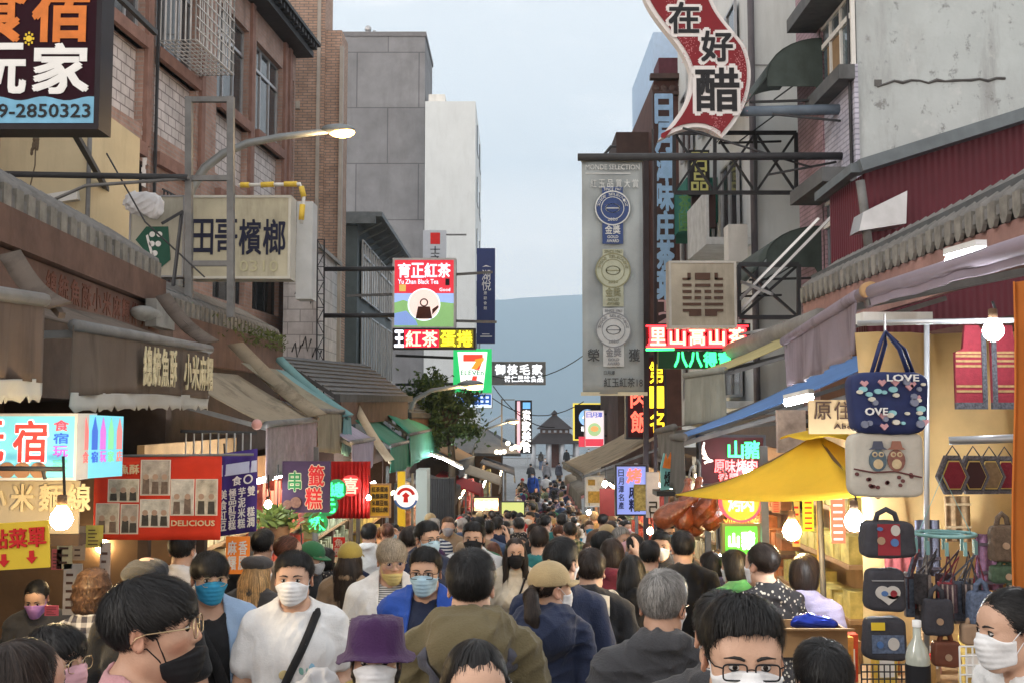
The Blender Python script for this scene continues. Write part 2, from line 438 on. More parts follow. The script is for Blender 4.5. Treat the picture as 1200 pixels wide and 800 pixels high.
def rotm(yaw=0, pitch=0, roll=0):
    return np.array((Matrix.Rotation(yaw, 3, 'Z') @ Matrix.Rotation(pitch, 3, 'X') @ Matrix.Rotation(roll, 3, 'Y')))
NECK = np.array((0, .012, 1.455))
def head_T(yaw=0, pitch=0, roll=0):
    Q = rotm(yaw, -pitch, roll); c = np.array((0, -.018, 1.578)); return Q * HS, NECK + Q @ (c - NECK) - np.array((0, 0, .004))
def face_prims(S, T, fem=False, wide=1.0, sub=True, ears=True):
    w = wide * (.95 if fem else 1)
    S.ell((0, .012, .036), (.074 * w, .093, .082), .02, T=T)
    S.ell((0, -.03, -.03), (.059 * w, .066, .083), .035, T=T)
    S.ell((0, -.05, .03), (.062 * w, .045, .05), .03, T=T)
    S.cap((.043 * w, .0, -.062), (.013, -.066, -.1), .02, .017, .03, T=T); S.cap((-.043 * w, .0, -.062), (-.013, -.066, -.1), .02, .017, .03, T=T)
    S.ell((0, -.073, -.1), (.023 if not fem else .018, .02, .016), .025, T=T)
    for e in (1, -1):
        S.ell((e * .043 * w, -.058, -.022), (.022, .026, .02), .025, T=T)
        if sub: S.ell((e * .031, -.103, .006), (.017, .013, .009), .012, True, T=T)
        if sub: S.ell((e * .031, -.081, .014), (.019, .0125, .006), .008, T=T)      # lid fold
    if not fem: S.cap((-.038, -.081, .024), (.038, -.081, .024), .0105, .0105, .016, T=T)
    S.cap((0, -.086, .012), (0, -.104, -.026), .0075, .0115, .014, T=T)
    for e in (1, -1): S.ell((e * .012, -.096, -.031), (.0085, .011, .0075), .008, T=T)
    if sub:
        S.ell((0, -.091, -.061), (.021, .011, .0065), .008, T=T); S.ell((0, -.09, -.0725), (.018, .0115, .007), .006, T=T)
        S.cap((-.022, -.1025, -.0668), (.022, -.1025, -.0668), .0018, .0018, .003, True, T=T)
    if ears:
        for e in (1, -1):
            Q = np.array(Matrix.Rotation(e * .45, 3, 'Z') @ Matrix.Rotation(-.15, 3, 'X'))
            S.ell((e * .076 * w, .012, -.006), (.009, .019, .031), .008, rot=Q, T=T)
            if sub: S.ell((e * .083 * w, .007, -.004), (.006, .011, .019), .005, True, rot=Q, T=T)
ARMS = {   # elbow, wrist for the +x arm
    'down': ((.225, .045, 1.10), (.245, -.015, .865)),
    'hold': ((.222, .03, 1.11), (.10, -.23, 1.13)),
    'phone': ((.215, -.03, 1.12), (.075, -.26, 1.25)),
    'bent': ((.24, .05, 1.11), (.20, -.19, 1.02)),
    'raise': ((.24, -.16, 1.24), (.2, -.27, 1.48)),
}
def arm_pts(pose, e, fem):
    el, wr = ARMS[pose]; s_ = .93 if fem else 1
    return np.array((e * .168 * s_, .02, 1.375)), np.array((e * el[0] * s_, el[1], el[2])), np.array((e * wr[0] * s_, wr[1], wr[2]))
def torso(S, fem, fat, k=.05):
    f = fat
    if fem:
        S.ell((0, .012, 1.25), (.142 * f, .098 * f, .19), k); S.ell((.062, -.07, 1.235), (.06, .055, .06), .05); S.ell((-.062, -.07, 1.235), (.06, .055, .06), .05)
        S.ell((0, .005, 1.06), (.122 * f, .092 * f, .15), .07); S.ell((0, .015, .92), (.162 * f, .118 * f, .125), .06)
    else:
        S.ell((0, .01, 1.25), (.155 * f, .108 * f, .195), k); S.ell((0, -.045, 1.27), (.12 * f, .066 * f, .1), .05)
        S.ell((0, .0, 1.05), (.142 * f, .106 * f ** 1.3, .17), .07); S.ell((0, .01, .92), (.155 * f, .113 * f, .12), .06)
    for e in (1, -1):
        S.cap((0, .03, 1.455), (e * .155 * (.92 if fem else 1), .02, 1.385), .046, .052, .05)
HANDS = {}
def hand(res, curl):
    k = (res, curl)
    if k not in HANDS:
        S = Sdf(); S.ell((0, 0, -.045), (.014, .038, .047), .015); S.cap((0, 0, .03), (0, 0, -.02), .026, .024, .02)
        for i, (y, L_, r) in enumerate(((-.027, .075, .0085), (-.009, .085, .009), (.010, .078, .0085), (.027, .06, .0075))):
            p = np.array((0, y, -.082)); a = curl * .5
            for sg in (.45, .32, .26):
                q = p + np.array((-math.sin(a), 0, -math.cos(a))) * L_ * sg; S.cap(p, q, r, r * .93, .006); p = q; a += curl
        S.cap((0, -.028, -.02), (-.018, -.05, -.05), .013, .0105, .012); S.cap((-.018, -.05, -.05), (-.03, -.048, -.078), .0105, .009, .006)
        lo, hi = S.bounds(); ax = [np.arange(lo[d] - .02, hi[d] + .02, res) for d in range(3)]
        HANDS[k] = S.mesh(ax)
    return HANDS[k]
def hand_at(el, wr, e, res, curl):
    V, F = hand(res, curl); V = V.copy()
    z = (el - wr) / np.linalg.norm(el - wr); x = np.array((e, .25, 0.)); x -= z * (x @ z); x /= np.linalg.norm(x); y = np.cross(z, x)
    if e < 0: V[:, 1] *= -1; F = F[:, ::-1]; 
    Q = np.stack([x, y * (1 if e > 0 else 1), z], 1)
    return (Q @ V.T).T + wr, F
SK = {}
def skin_mat(i, col):
    n = 'skin_%d' % i
    if n in MATS: return MATS[n]
    m = M(n, col, .5, .06, 30, .12, bscale=220, sss=.0, spec=.35)
    t = m.node_tree; a = t.nodes.new('ShaderNodeAttribute'); a.attribute_name = 'tint'; b = t.nodes['Principled BSDF']
    src = b.inputs['Base Color'].links[0].from_socket; x = t.nodes.new('ShaderNodeMix'); x.data_type = 'RGBA'; x.blend_type = 'MULTIPLY'; x.inputs[0].default_value = 1
    t.links.new(src, x.inputs[6]); t.links.new(a.outputs['Color'], x.inputs[7]); t.links.new(x.outputs[2], b.inputs['Base Color'])
    return m
SKINS = [(.55, .34, .24), (.49, .29, .2), (.60, .39, .29), (.44, .255, .17)]
def hair_mat(name, col):
    n = 'hair_' + name
    if n in MATS: return MATS[n]
    m = M(n, col, .48, .35, 9, 0, spec=.28)
    t = m.node_tree; b = t.nodes['Principled BSDF']; g = t.nodes.new('ShaderNodeNewGeometry'); mr = t.nodes.new('ShaderNodeMapRange')
    mr.inputs['To Min'].default_value = .45; mr.inputs['To Max'].default_value = 2.1; t.links.new(g.outputs['Random Per Island'], mr.inputs[0])
    src = b.inputs['Base Color'].links[0].from_socket; x = t.nodes.new('ShaderNodeMix'); x.data_type = 'RGBA'; x.blend_type = 'MULTIPLY'; x.inputs[0].default_value = 1
    t.links.new(src, x.inputs[6]); t.links.new(mr.outputs[0], x.inputs[7]); t.links.new(x.outputs[2], b.inputs['Base Color'])
    return m
def body_mesh(sp, lod):
    fem, fat = sp.get('fem', False), sp.get('fat', 1.0); T = head_T(*sp.get('head', (0, 0)))
    S = Sdf(); torso(S, fem, fat * .97)
    S.cap((0, .03, 1.40), T[0] @ np.array((0, .022, -.06)) + T[1], .054 if not fem else .046, .048 if not fem else .042, .025)
    S.ell((0, -.012, 1.415), (.06, .035, .02), .03)
    A = []
    for e, pose in ((1, sp.get('arm_l', 'down')), (-1, sp.get('arm_r', 'down'))):
        s_, el, wr = arm_pts(pose, e, fem); A.append((el, wr, e)); j = .9 if fem else 1
        S.cap(s_, el, .047 * j, .038 * j, .03); S.cap(el, wr, .037 * j, .026 * j, .012)
        S.cap((e * .088, 0, .9), (e * .095, -.015, .5), .083, .055, .03); S.cap((e * .095, -.015, .5), (e * .1, .025, .09), .052, .034, .02)
        S.cap((e * .1, .03, .05), (e * .115, -.13, .035), .036, .028, .03)
    face_prims(S, T, fem, sp.get('wide', 1.0), sub=lod < 2)
    c, h = {0: (.022, .0042), 1: (.024, .0065), 2: (.032, .011)}[lod]
    hc = T[1]
    ax = [axis(-.36, .36, c, [(hc[0] - .1, hc[0] + .1, h)]), axis(-.42, .24, c, [(hc[1] - .14, hc[1] + .12, h)]), axis(-.02, 1.78, c, [(hc[2] - .16, 1.78, h)])]
    V, F = S.mesh(ax); Fs = [F]; Vs = [V]
    for el, wr, e in A:
        hv, hf = hand_at(el, wr, e, .0045 if lod == 0 else .0075, .55 if sp.get('arm_l', 'down') != 'down' else .28); Fs.append(hf + sum(len(v) for v in Vs)); Vs.append(hv)
    V = np.concatenate(Vs); F = np.concatenate(Fs)
    H = (T[0].T @ (V - T[1]).T).T / HS ** 2
    t = np.ones((len(V), 3))
    def blob(c, r, col, soft=1):
        d = np.sqrt((((H - np.array(c)) / np.array(r)) ** 2).sum(1)); m = np.clip((1.25 - d) / .5, 0, 1)[:, None] * soft; t[:] = t * (1 - m) + t * np.array(col) * m
    blob((0, -.098, -.067), (.024, .03, .0125), (.88, .5, .5)); 
    for e in (1, -1):
        blob((e * .045, -.075, -.035), (.025, .03, .02), (1.06, .82, .78), .6); blob((e * .08, .01, -.005), (.02, .03, .035), (1.0, .78, .74), .6)
    blob((0, -.115, -.03), (.014, .015, .012), (1.05, .83, .8), .6)
    if not fem: blob((0, -.08, -.095), (.05, .05, .03), (.88, .87, .88), .6)
    return np_mesh('body', V, F, tint=t), S, T
def folds(seed, amp):
    r = np.random.RandomState(seed)
    D = r.normal(size=(6, 3)) * np.array((1, 1, 1.1)); D /= np.linalg.norm(D, axis=1, keepdims=True); D *= r.uniform(26, 62, (6, 1))
    K2 = r.normal(size=(6, 3)) * 7; ph = r.uniform(0, 6.28, (6, 3))
    def f(X, Y, Z):
        o = 0
        for i in range(6):
            w = K2[i][0] * X + K2[i][1] * Y + K2[i][2] * Z + ph[i, 0]
            v = np.sin(D[i][0] * X + D[i][1] * Y + D[i][2] * Z + ph[i, 1] + 2.2 * np.sin(w))
            o = o + (1 - np.abs(v)) ** 2 * np.clip(np.sin(w * 1.4 + ph[i, 2]) + .25, 0, 1.2)
        return (.6 - o) * amp
    return f
def top_sdf(sp):
    'kind, sleeve 0..1 (0 none, .45 tee, 1 long), hem z'
    kind, sl, hem = sp.get('top', ('tee', .45, .84)); fem, fat = sp.get('fem', False), sp.get('fat', 1.0)
    inf = {'tee': .011, 'shirt': .013, 'jacket': .017, 'hoodie': .019, 'tank': .008, 'coat': .021, 'dress': .013}[kind]
    S = Sdf(); torso(S, fem, fat, .06)
    if kind in ('coat', 'dress', 'shirt', 'hoodie', 'jacket'): S.ell((0, .01, .9), (.165 * fat, .125 * fat, .17), .08)
    if kind == 'dress': S.cap((0, .01, .95), (0, .01, .52), .14, .24, .06)
    for e, pose in ((1, sp.get('arm_l', 'down')), (-1, sp.get('arm_r', 'down'))):
        if sl <= 0: continue
        s_, el, wr = arm_pts(pose, e, fem); j = (.9 if fem else 1)
        if sl < .7: S.cap(s_, s_ + (el - s_) * sl * 1.25, .05 * j, .052 * j + .004, .02)
        else:
            S.cap(s_, el, .05 * j, .044 * j, .014); S.cap(el, el + (wr - el) * min((sl - .5) * 2, .97), .043 * j, .036 * j, .012)
    if kind in ('hoodie',):
        S.cap((-.075, .055, 1.462), (.075, .055, 1.462), .042, .042, .03); S.ell((0, .115, 1.40), (.11, .06, .085), .04); S.cap((.08, .03, 1.455), (.03, -.07, 1.425), .03, .022, .03); S.cap((-.08, .03, 1.455), (-.03, -.07, 1.425), .03, .022, .03)
    if kind in ('jacket', 'coat', 'shirt'):
        for i in range(10):
            a0, a1 = (2 * math.pi * (i + .5) / 11 - math.pi / 2 + .3, 2 * math.pi * (i + 1.5) / 11 - math.pi / 2 + .3)
            g = lambda a: (.066 * math.cos(a), .022 + .062 * math.sin(a), 1.452 + .022 * math.sin(a))
            S.cap(g(a0), g(a1), .013 if kind == 'shirt' else .018, None, .012)
    nk = {'tee': (.066, .064, .05), 'tank': (.085, .08, .085), 'dress': (.07, .068, .06)}.get(kind)
    if nk: S.ell((0, -.006 if kind != 'tank' else -.03, 1.475), nk, .012, True); S.cap((0, .03, 1.44), (0, .0, 1.6), .054, None, .01, True)
    else: S.cap((0, .03, 1.43), (0, .0, 1.62), .047, None, .01, True)
    if kind == 'jacket' and sp.get('open'):
        pass
    S.fold = folds(sp.get('seed', 1), .0042 if kind in ('tee', 'tank') else .0062)
    S.clip = [lambda X, Y, Z: hem + .004 * np.sin(X * 40) - Z + 0 * X + 0 * Y]
    return S, inf
def cloth_axes(lod, S, inf):
    lo, hi = S.bounds(); st = {0: .0075, 1: .0105, 2: .019}[lod]
    return [np.arange(lo[d] - inf - .03, hi[d] + inf + .04, st) for d in range(3)]
HZ = {  # hairline height z as a function of y (front .. back)
    'short': ([-.13, -.08, -.055, -.04, -.03, -.008, .004, .03, .05, .12], [.075, .066, .05, .02, -.01, -.03, -.01, -.01, -.075, -.085]),
    'bang': ([-.13, -.08, -.06, -.045, -.03, -.008, .004, .03, .05, .12], [.022, .018, .012, .0, -.012, -.035, -.01, -.012, -.08, -.09]),
    'long': ([-.13, -.085, -.07, -.05, -.03, .12], [.07, .06, .045, -.0, -.6, -.6]),
    'bob': ([-.13, -.08, -.06, -.045, -.03, .12], [.03, .025, .015, -.03, -.105, -.125]),
    'tied': ([-.13, -.08, -.06, -.04, -.025, .005, .02, .05, .12], [.07, .062, .045, .02, -.025, -.02, -.02, -.07, -.09]),
}
def hair_sdf(sp, T):
    st = sp.get('hair', 'short'); v = sp.get('vol', .955 if sp.get('hat') else 1.0); S = Sdf(); w = sp.get('wide', 1.0) * (.95 if sp.get('fem') else 1)
    S.ell((0, .012, .040), (.0785 * v * w + .001, .098 * v, .083 * v), .02)
    if st in ('bang', 'bob'): S.ell((0, -.045, .05), (.068 * v * w, .056, .055), .03)
    if st == 'short': S.ell((0, -.02, .075), (.066 * v * w, .075, .052), .03)
    if st in ('bob', 'curl'): S.ell((0, .03, -.02), (.087 * v * w, .085 * v, .105), .03)
    base = 'bob' if st == 'curl' else 'tied' if st in ('pony', 'bun') else st
    if st == 'long':
        n = sp.get('hlen', .34)
        S.ell((0, .045, -.02), (.084 * w, .07, .12), .03); S.cap((0, .075, -.05), (0, .105, -n), .06, .05, .05)
        for e in (1, -1): S.cap((e * .068, .0, .0), (e * .075, .015, -.16), .022, .026, .03); S.cap((e * .05, .075, -.08), (e * .06, .1, -n + .03), .05, .03, .05)
        if sp.get('front_locks'): 
            for e in (1, -1): S.cap((e * .072, -.01, -.05), (e * .085, -.06, -.3), .026, .018, .03)
    if st == 'pony':
        pts = sp.get('tail', [(0, .1, .02), (0, .145, -.01), (0, .15, -.1), (0, .13, -.24)]); rr = [.022, .03, .032, .012]
        for i in range(3): S.cap(pts[i], pts[i + 1], rr[i], rr[i + 1], .02)
    if st == 'bun': S.ell((0, .105, .045), (.042, .04, .04), .012)
    zy, zz = HZ[base]
    q = [p for p in S.p]
    S2 = Sdf()
    for p in q: S2.p.append(p)
    fr = sp.get('bangz')
    if st != 'short': S2.ell((0, -.075, -.045), (.057 * w, .07, .082), .012, True)
    else: S2.ell((0, -.085, -.03), (.055, .06, .06), .01, True)
    for e in (1, -1):
        if base in ('short', 'bang', 'tied'): S2.ell((e * .085, .01, -.012), (.03, .024, .034), .008, True)
    S2.zl = (zy, zz, st)
    return S2
def hair_mesh(sp, T, lod, n_rib):
    S = hair_sdf(sp, T); zy, zz, st = S.zl; fm = sp.get('seed', 1)
    rs = np.random.RandomState(fm); ph = rs.uniform(0, 6, 4)
    def zl(Y): return np.interp(Y, zy, zz)
    S.clip = [lambda X, Y, Z: (zl(Y) + .0025 * np.sin(X * 60 + ph[0]) + (.003 if st in ('short', 'bang') else .001) * np.sin(X * 230 + ph[1]) - Z) * .8 + 0 * X]
    if sp.get('hat'): S.clip.append(lambda X, Y, Z: Z - .045 + 0 * X + 0 * Y)
    cr = np.array((.012, .045, .12))
    def fold(X, Y, Z):
        th = np.arctan2(X - cr[0], Y - cr[1]) if st not in ('pony',) else X * 14
        if st == 'curl': return .006 * np.sin(X * 95 + 2 * np.sin(Z * 60)) * np.sin(Y * 90 + 2 * np.sin(X * 70)) + .004 * np.sin(Z * 110 + ph[2])
        a = np.sin(th * 9 + ph[2] + 10 * Z) + .7 * np.sin(th * 23 + ph[3] - 14 * Z + 3 * np.sin(20 * Y))
        return (.0026 if st in ('short', 'bang') else .0016) * a + 0 * X
    S.fold = fold
    lo, hi = S.bounds(); stp = {0: .0046, 1: .0066, 2: .0115}[lod]
    ax = [np.arange(lo[d] - .02, hi[d] + .025, stp) for d in range(3)]
    V, F = S.mesh(ax); F = F.tolist()
    if n_rib and len(V):
        n = min(n_rib, len(V) * 3); I = rs.randint(0, len(V), n); P = V[I] + rs.normal(size=(n, 3)) * .002
        keep = S.at(P) < .012; keep &= P[:, 2] > (-.9); P = P[keep]; n = len(P)
        L_ = rs.uniform(.035, .085, n) * (1.7 if st in ('long', 'pony') else 1) * sp.get('ribl', 1); seg = 5
        if st == 'curl': L_ *= .6
        path = []; jit = rs.normal(size=(n, 3)) * .16
        Q = P.copy(); N0 = S.grad(Q); Q = Q - N0 * (S.at(Q) - .0005)[:, None]
        for k in range(seg + 1):
            path.append(Q.copy()); g = S.grad(Q)
            fl = Q - cr; fl /= np.maximum(np.linalg.norm(fl, axis=1, keepdims=True), 1e-6); fl[:, 2] -= .55
            if st in ('pony', 'bun', 'tied') : fl = fl * .4; fl += np.array((0, 1.0, -.1)) * (Q[:, 1:2] < .1)
            if st in ('pony', 'long', 'bob'): fl[:, 2] -= np.where(Q[:, 2] < .03, 1.2, 0)
            if st == 'bang': fl[:, 1] -= np.where(Q[:, 1] < .03, .6, 0)
            fl += jit + (rs.normal(size=(n, 3)) * .5 if st == 'curl' else 0); fl -= g * (fl * g).sum(1, keepdims=True); fl /= np.maximum(np.linalg.norm(fl, axis=1, keepdims=True), 1e-6)
            Q = Q + fl * (L_ / seg)[:, None]; d = S.at(Q); gg = S.grad(Q)
            lift = .0012 + (.0075 if st in ('short', 'bang') else .005) * (k + 1) / seg * rs.uniform(.1, 1.7, n); Q = Q - gg * np.clip(d - lift, -.02, .006)[:, None]
        rv, rf = [], []
        wd = rs.uniform(.0005, .0012, n) * {0: 1, 1: 1.5, 2: 2.6}[lod]
        prof = [.7, 1, 1, .8, .5, .1]; o = len(V); pts = np.stack(path, 1)
        # drop strands that run out over the face
        H = pts[:, -1]; bad = (H[:, 1] < -.055) & (np.abs(H[:, 0]) < .058) & (H[:, 2] < np.interp(H[:, 1], zy, zz) - (.016 if st in ('bang', 'bob') else .014)) & (H[:, 2] > -.16)
        bad |= (np.abs(H[:, 0]) > .07) & (H[:, 1] > -.03) & (H[:, 1] < .03) & (H[:, 2] < -.0) & (st not in ('long', 'bob', 'curl'))
        if sp.get('hat'): bad |= pts[:, 0, 2] > .03
        pts = pts[~bad]; wd = wd[~bad]; n = len(pts)
        if n:
            g = S.grad(pts[:, 2]); tg = pts[:, 3] - pts[:, 2]; sd_ = np.cross(tg, g); sd_ /= np.maximum(np.linalg.norm(sd_, axis=1, keepdims=True), 1e-9)
            vv = np.empty((n, seg + 1, 2, 3))
            for k in range(seg + 1):
                vv[:, k, 0] = pts[:, k] + sd_ * (wd * prof[k])[:, None]; vv[:, k, 1] = pts[:, k] - sd_ * (wd * prof[k])[:, None]
            b = o + np.arange(n)[:, None] * (2 * (seg + 1)) + 2 * np.arange(seg)[None, :]; b = b.ravel()
            F += np.stack([b, b + 2, b + 3, b + 1], 1).tolist(); V = np.concatenate([V, vv.reshape(-1, 3)])
    V = (T[0] @ V.T).T + T[1]
    return np_mesh('hair', V, F)
def mask_mesh(sp, T, lod, low=False):
    S = Sdf(); E = (np.eye(3), np.zeros(3)); face_prims(S, E, sp.get('fem', False), sp.get('wide', 1.0), sub=False, ears=False)
    S.ell((0, -.085, -.055), (.036, .03, .04), .03)
    dz = -.056 if low else 0
    def clip(X, Y, Z):
        u = X / .064; top_ = .0 - .018 * u ** 2 + dz * .9; bot = -.112 + .03 * u ** 2 + dz
        return np.maximum(np.maximum(Z - top_, bot - Z), Y + .028) + 0 * X
    S.clip = [clip]; S.fold = lambda X, Y, Z: .0011 * np.sin(Z * 330) * np.exp(-(X / .05) ** 2) + 0 * Y
    st = {0: .0034, 1: .0055, 2: .0085}[lod]
    ax = [np.arange(-.09, .092, st), np.arange(-.16, .0, st), np.arange(-.19, .04, st)]
    V, F = S.mesh(ax, inf=.0045); mi = [0] * len(F); F = F.tolist()
    b = MB(); b.smooth = True; w = sp.get('wide', 1.0) * (.95 if sp.get('fem') else 1)
    for e in (1, -1):
        for z0, z1 in ((-.024, .016), (-.078, -.028)):
            a = np.array([(e * (.052), -.052, z0 + dz), (e * .066 * w, -.03, z0 * .6 + z1 * .4), (e * .080 * w, -.004, z1), (e * .082 * w, .014, z1)])
            if low: a[0] = (e * .05, -.045, z0 + dz)
            p = S.project(a[:3], .0025); b.tube(list(p) + [a[3]], .0016 if lod < 2 else .0024, 5)
    V = np.concatenate([V, np.array(b.v)]); F += [tuple(i + len(V) - len(b.v) for i in f) for f in b.f]
    V = (T[0] @ V.T).T + T[1]
    return np_mesh('face_mask', V, F)
def eye_mesh(T, e):
    b = MB(); c = np.array((e * .031, -.083, .004)); r = .0128
    def patch(r, p0, p1, mat, n=14, m=5):      # rings around -Y from polar angle p0..p1
        b.mat(mat); V = []; F = []
        for i in range(m + 1):
            a = p0 + (p1 - p0) * i / m
            for k in range(n): q = 2 * math.pi * k / n; V.append(c + r * np.array((math.sin(a) * math.cos(q), -math.cos(a), math.sin(a) * math.sin(q))))
        F = [(i * n + k, i * n + (k + 1) % n, (i + 1) * n + (k + 1) % n, (i + 1) * n + k) for i in range(m) for k in range(n)]
        b.add(V, F, True)
    patch(r, .44, 1.5, 0); patch(r * 1.004, .2, .44, 1); patch(r * 1.004, .01, .2, 2, m=2)
    def lid(a0, a1, mat, r):      # band about the x axis, elevation a0..a1
        b.mat(mat); V = []; n, m = 12, 4
        for i in range(m + 1):
            for k in range(n + 1):
                th = -1.25 + 2.5 * k / n; cv = math.cos(th) ** .7; ee = (a0 if i == 0 else a0 + (a1 - a0) * i / m) * (cv if abs(a0) < .8 and i == 0 else 1)
                V.append(c + r * np.array((math.sin(th) * math.cos(ee * .6), -math.cos(th) * math.cos(ee), math.sin(ee) * (.4 + .6 * math.cos(th)))))
        F = [(i * (n + 1) + k, i * (n + 1) + k + 1, (i + 1) * (n + 1) + k + 1, (i + 1) * (n + 1) + k) for i in range(m) for k in range(n)]
        b.add(V, F, True)
    lid(.36, 1.5, 3, r * 1.08); lid(-.36, -1.5, 3, r * 1.06); lid(.33, .43, 4, r * 1.12)
    V = np.array(b.v); V = (T[0] @ V.T).T + T[1]
    return np_mesh('eye', V, b.f, b.m)
def brow_mesh(S, T, e):
    a = np.array([(e * .012, -.1, .0205), (e * .022, -.1, .0245), (e * .034, -.1, .026), (e * .048, -.085, .0215)])
    P = S.project((T[0] @ a.T).T + T[1], .0008); b = MB(); b.tube(list(P), [.0026, .0036, .003, .001], 6); return np_mesh('eyebrow', b.v, b.f)
def glasses_mesh(T, style='rect'):
    b = MB(); w, h, pw = (.0245, .0165, 5) if style == 'rect' else (.0225, .0215, 2.4)
    for e in (1, -1):
        R_ = []
        for k in range(25):
            a = 2 * math.pi * k / 24; ca, sa = math.cos(a), math.sin(a)
            R_.append((e * .033 + w * abs(ca) ** (2 / pw) * (1 if ca > 0 else -1), -.1085 + .05 * abs(e * .033 + w * ca * e) ** 2 * 40 * .1, -.002 + h * abs(sa) ** (2 / pw) * (1 if sa > 0 else -1)))
        b.mat(0); b.tube(R_, .0014 if style != 'rect' else .0019, 6, False)
        b.mat(1); b.add(R_[:-1], [tuple(range(24))], False)
        b.mat(0); b.tube([(e * (.033 + w), -.1065, .006), (e * .072, -.09, .006), (e * .081, -.01, .006), (e * .082, .012, .0), (e * .08, .028, -.02)], .0016, 6)
    b.tube([(-.0095, -.1085, .003), (0, -.1115, .005), (.0095, -.1085, .003)], .0014, 6)
    V = (T[0] @ np.array(b.v).T).T + T[1]
    me = np_mesh('glasses', V, b.f, b.m); me.polygons.foreach_set('use_smooth', [len(f) < 8 for f in b.f]); return me
def hat_mesh(kind, T, seed=0, fwd=1):
    S = Sdf(); mi = None
    if kind == 'cap':
        S.ell((0, .01, .048), (.091, .11, .092), .01); S.clip = [lambda X, Y, Z: .028 + .12 * np.maximum(Y, 0) * 0 - Z + 0 * X + 0 * Y]
        V, F = S.mesh([np.arange(-.11, .112, .006), np.arange(-.12, .14, .006), np.arange(.0, .16, .006)])
        b = MB(); g = []
        for i in range(7):
            row = []
            for j in range(13):
                a = -1.15 + 2.3 * j / 12; rr = 1 + .62 * i / 6 * math.cos(a) ** .5
                row.append(Vector((.09 * math.sin(a) * (1 + .08 * i / 6), .01 - .108 * math.cos(a) * rr, .034 - .014 * math.sin(a) ** 2 * i / 6 - .008 * (i / 6) ** 2 + .004)))
            g.append(row)
        b.sheet(g, .004); b.ball((0, .01, .141), (.008, .008, .004), 8, 5)
        F = F.tolist() + [tuple(i + len(V) for i in f) for f in b.f]; V = np.concatenate([V, np.array(b.v)])
    elif kind == 'beret':
        S.ell((0, .012, .06), (.105, .122, .052), .02, rot=np.array(Matrix.Rotation(.12, 3, 'X'))); S.ell((0, .01, .045), (.085, .104, .06), .02)
        S.fold = folds(seed, .003); S.clip = [lambda X, Y, Z: .026 - Z + 0 * X + 0 * Y]
        V, F = S.mesh([np.arange(-.13, .132, .006), np.arange(-.14, .16, .006), np.arange(.0, .16, .006)])
    elif kind == 'flat':
        S.ell((0, -.005, .058), (.1, .128, .05), .02, rot=np.array(Matrix.Rotation(.1, 3, 'X'))); S.ell((0, .01, .045), (.086, .106, .055), .02)
        S.fold = folds(seed, .003); S.clip = [lambda X, Y, Z: .022 - Z + 0 * X + 0 * Y]
        V, F = S.mesh([np.arange(-.13, .132, .006), np.arange(-.16, .16, .006), np.arange(.0, .16, .006)])
    else:   # bucket hat with a wavy brim
        b = MB(); b.smooth = True; n = 40; prof = [(.001, .142), (.052, .14), (.082, .13), (.092, .105), (.097, .05), (.1, .03), (.112, .02), (.128, .01), (.131, .006), (.127, .006), (.11, .014), (.09, .024)]
        V = []
        for i, (r, z) in enumerate(prof):
            for k in range(n):
                a = 2 * math.pi * k / n; wv = max(0, r - .097) / .06
                fo = (.0045 * math.sin(4 * a + 1.3 * i) + .0035 * math.sin(9 * a - 2 * i) + .002 * math.sin(17 * a + i)) * .75 if r < .099 else .002 * math.sin(13 * a + i)
                V.append((math.cos(a) * (r + fo) * 1.0, .008 + math.sin(a) * (r + fo) * 1.17, z + wv * (.012 * math.sin(3 * a + .6) + .008 * math.sin(5 * a)) + fo))
        F = [(i * n + k, (i + 1) * n + k, (i + 1) * n + (k + 1) % n, i * n + (k + 1) % n) for i in range(len(prof) - 1) for k in range(n)]; V = np.array(V); F = np.array(F)
    V = (T[0] @ np.asarray(V).T).T + T[1]
    return np_mesh(kind, V, F)
def strap_mesh(S, inf, pts, w=.035, n=24, off=.006):
    'a flat strap laid over the clothing from point to point'
    pts = np.array(pts, float); t = np.linspace(0, len(pts) - 1, n); P = np.stack([np.interp(t, range(len(pts)), pts[:, d]) for d in range(3)], 1)
    P = S.project(P, inf + off, 6); g = S.grad(P); tg = np.gradient(P, axis=0); s_ = np.cross(tg, g); s_ /= np.maximum(np.linalg.norm(s_, axis=1, keepdims=True), 1e-9)
    b = MB(); b.sheet([[Vector(P[i] - s_[i] * w / 2), Vector(P[i] + g[i] * .001), Vector(P[i] + s_[i] * w / 2)] for i in range(n)], .005)
    return np_mesh('strap', b.v, b.f)
def legs_meshes(sp, lod):
    S = Sdf(); S.ell((0, .01, .92), (.157, .115, .12), .05); f = sp.get('fat', 1)
    for e in (1, -1): S.cap((e * .088, 0, .9), (e * .096, -.015, .5), .086 * f, .062, .03); S.cap((e * .096, -.015, .5), (e * .1, .025, .1), .06, .05, .02)
    S.fold = folds(7, .005); S.clip = [lambda X, Y, Z: np.maximum(.07 - Z, Z - .98) + 0 * X + 0 * Y]
    V, F = S.mesh(cloth_axes(max(lod, 1) if lod < 2 else 2, S, .012), .012)
    sh = []
    for e in (1, -1):
        A = Sdf(); A.cap((e * .1, .035, .045), (e * .116, -.14, .036), .046, .036, .03); A.cap((e * .1, .03, .05), (e * .1, .025, .1), .045, .046, .02); A.clip = [lambda X, Y, Z: .002 - Z + 0 * X + 0 * Y]
        sh.append(np_mesh('shoe', *A.mesh(cloth_axes(1, A, .0))))
    return np_mesh('trousers', V, F), sh
def pack_mesh(S_, big=1.0):
    S = Sdf(); 
    for z in (1.33, 1.17, 1.0): S.ell((0, .185, z), (.145 * big, .085 * big, .13), .08)
    S.fold = folds(3, .006); return np_mesh('backpack', *S.mesh(cloth_axes(1, S, 0)))
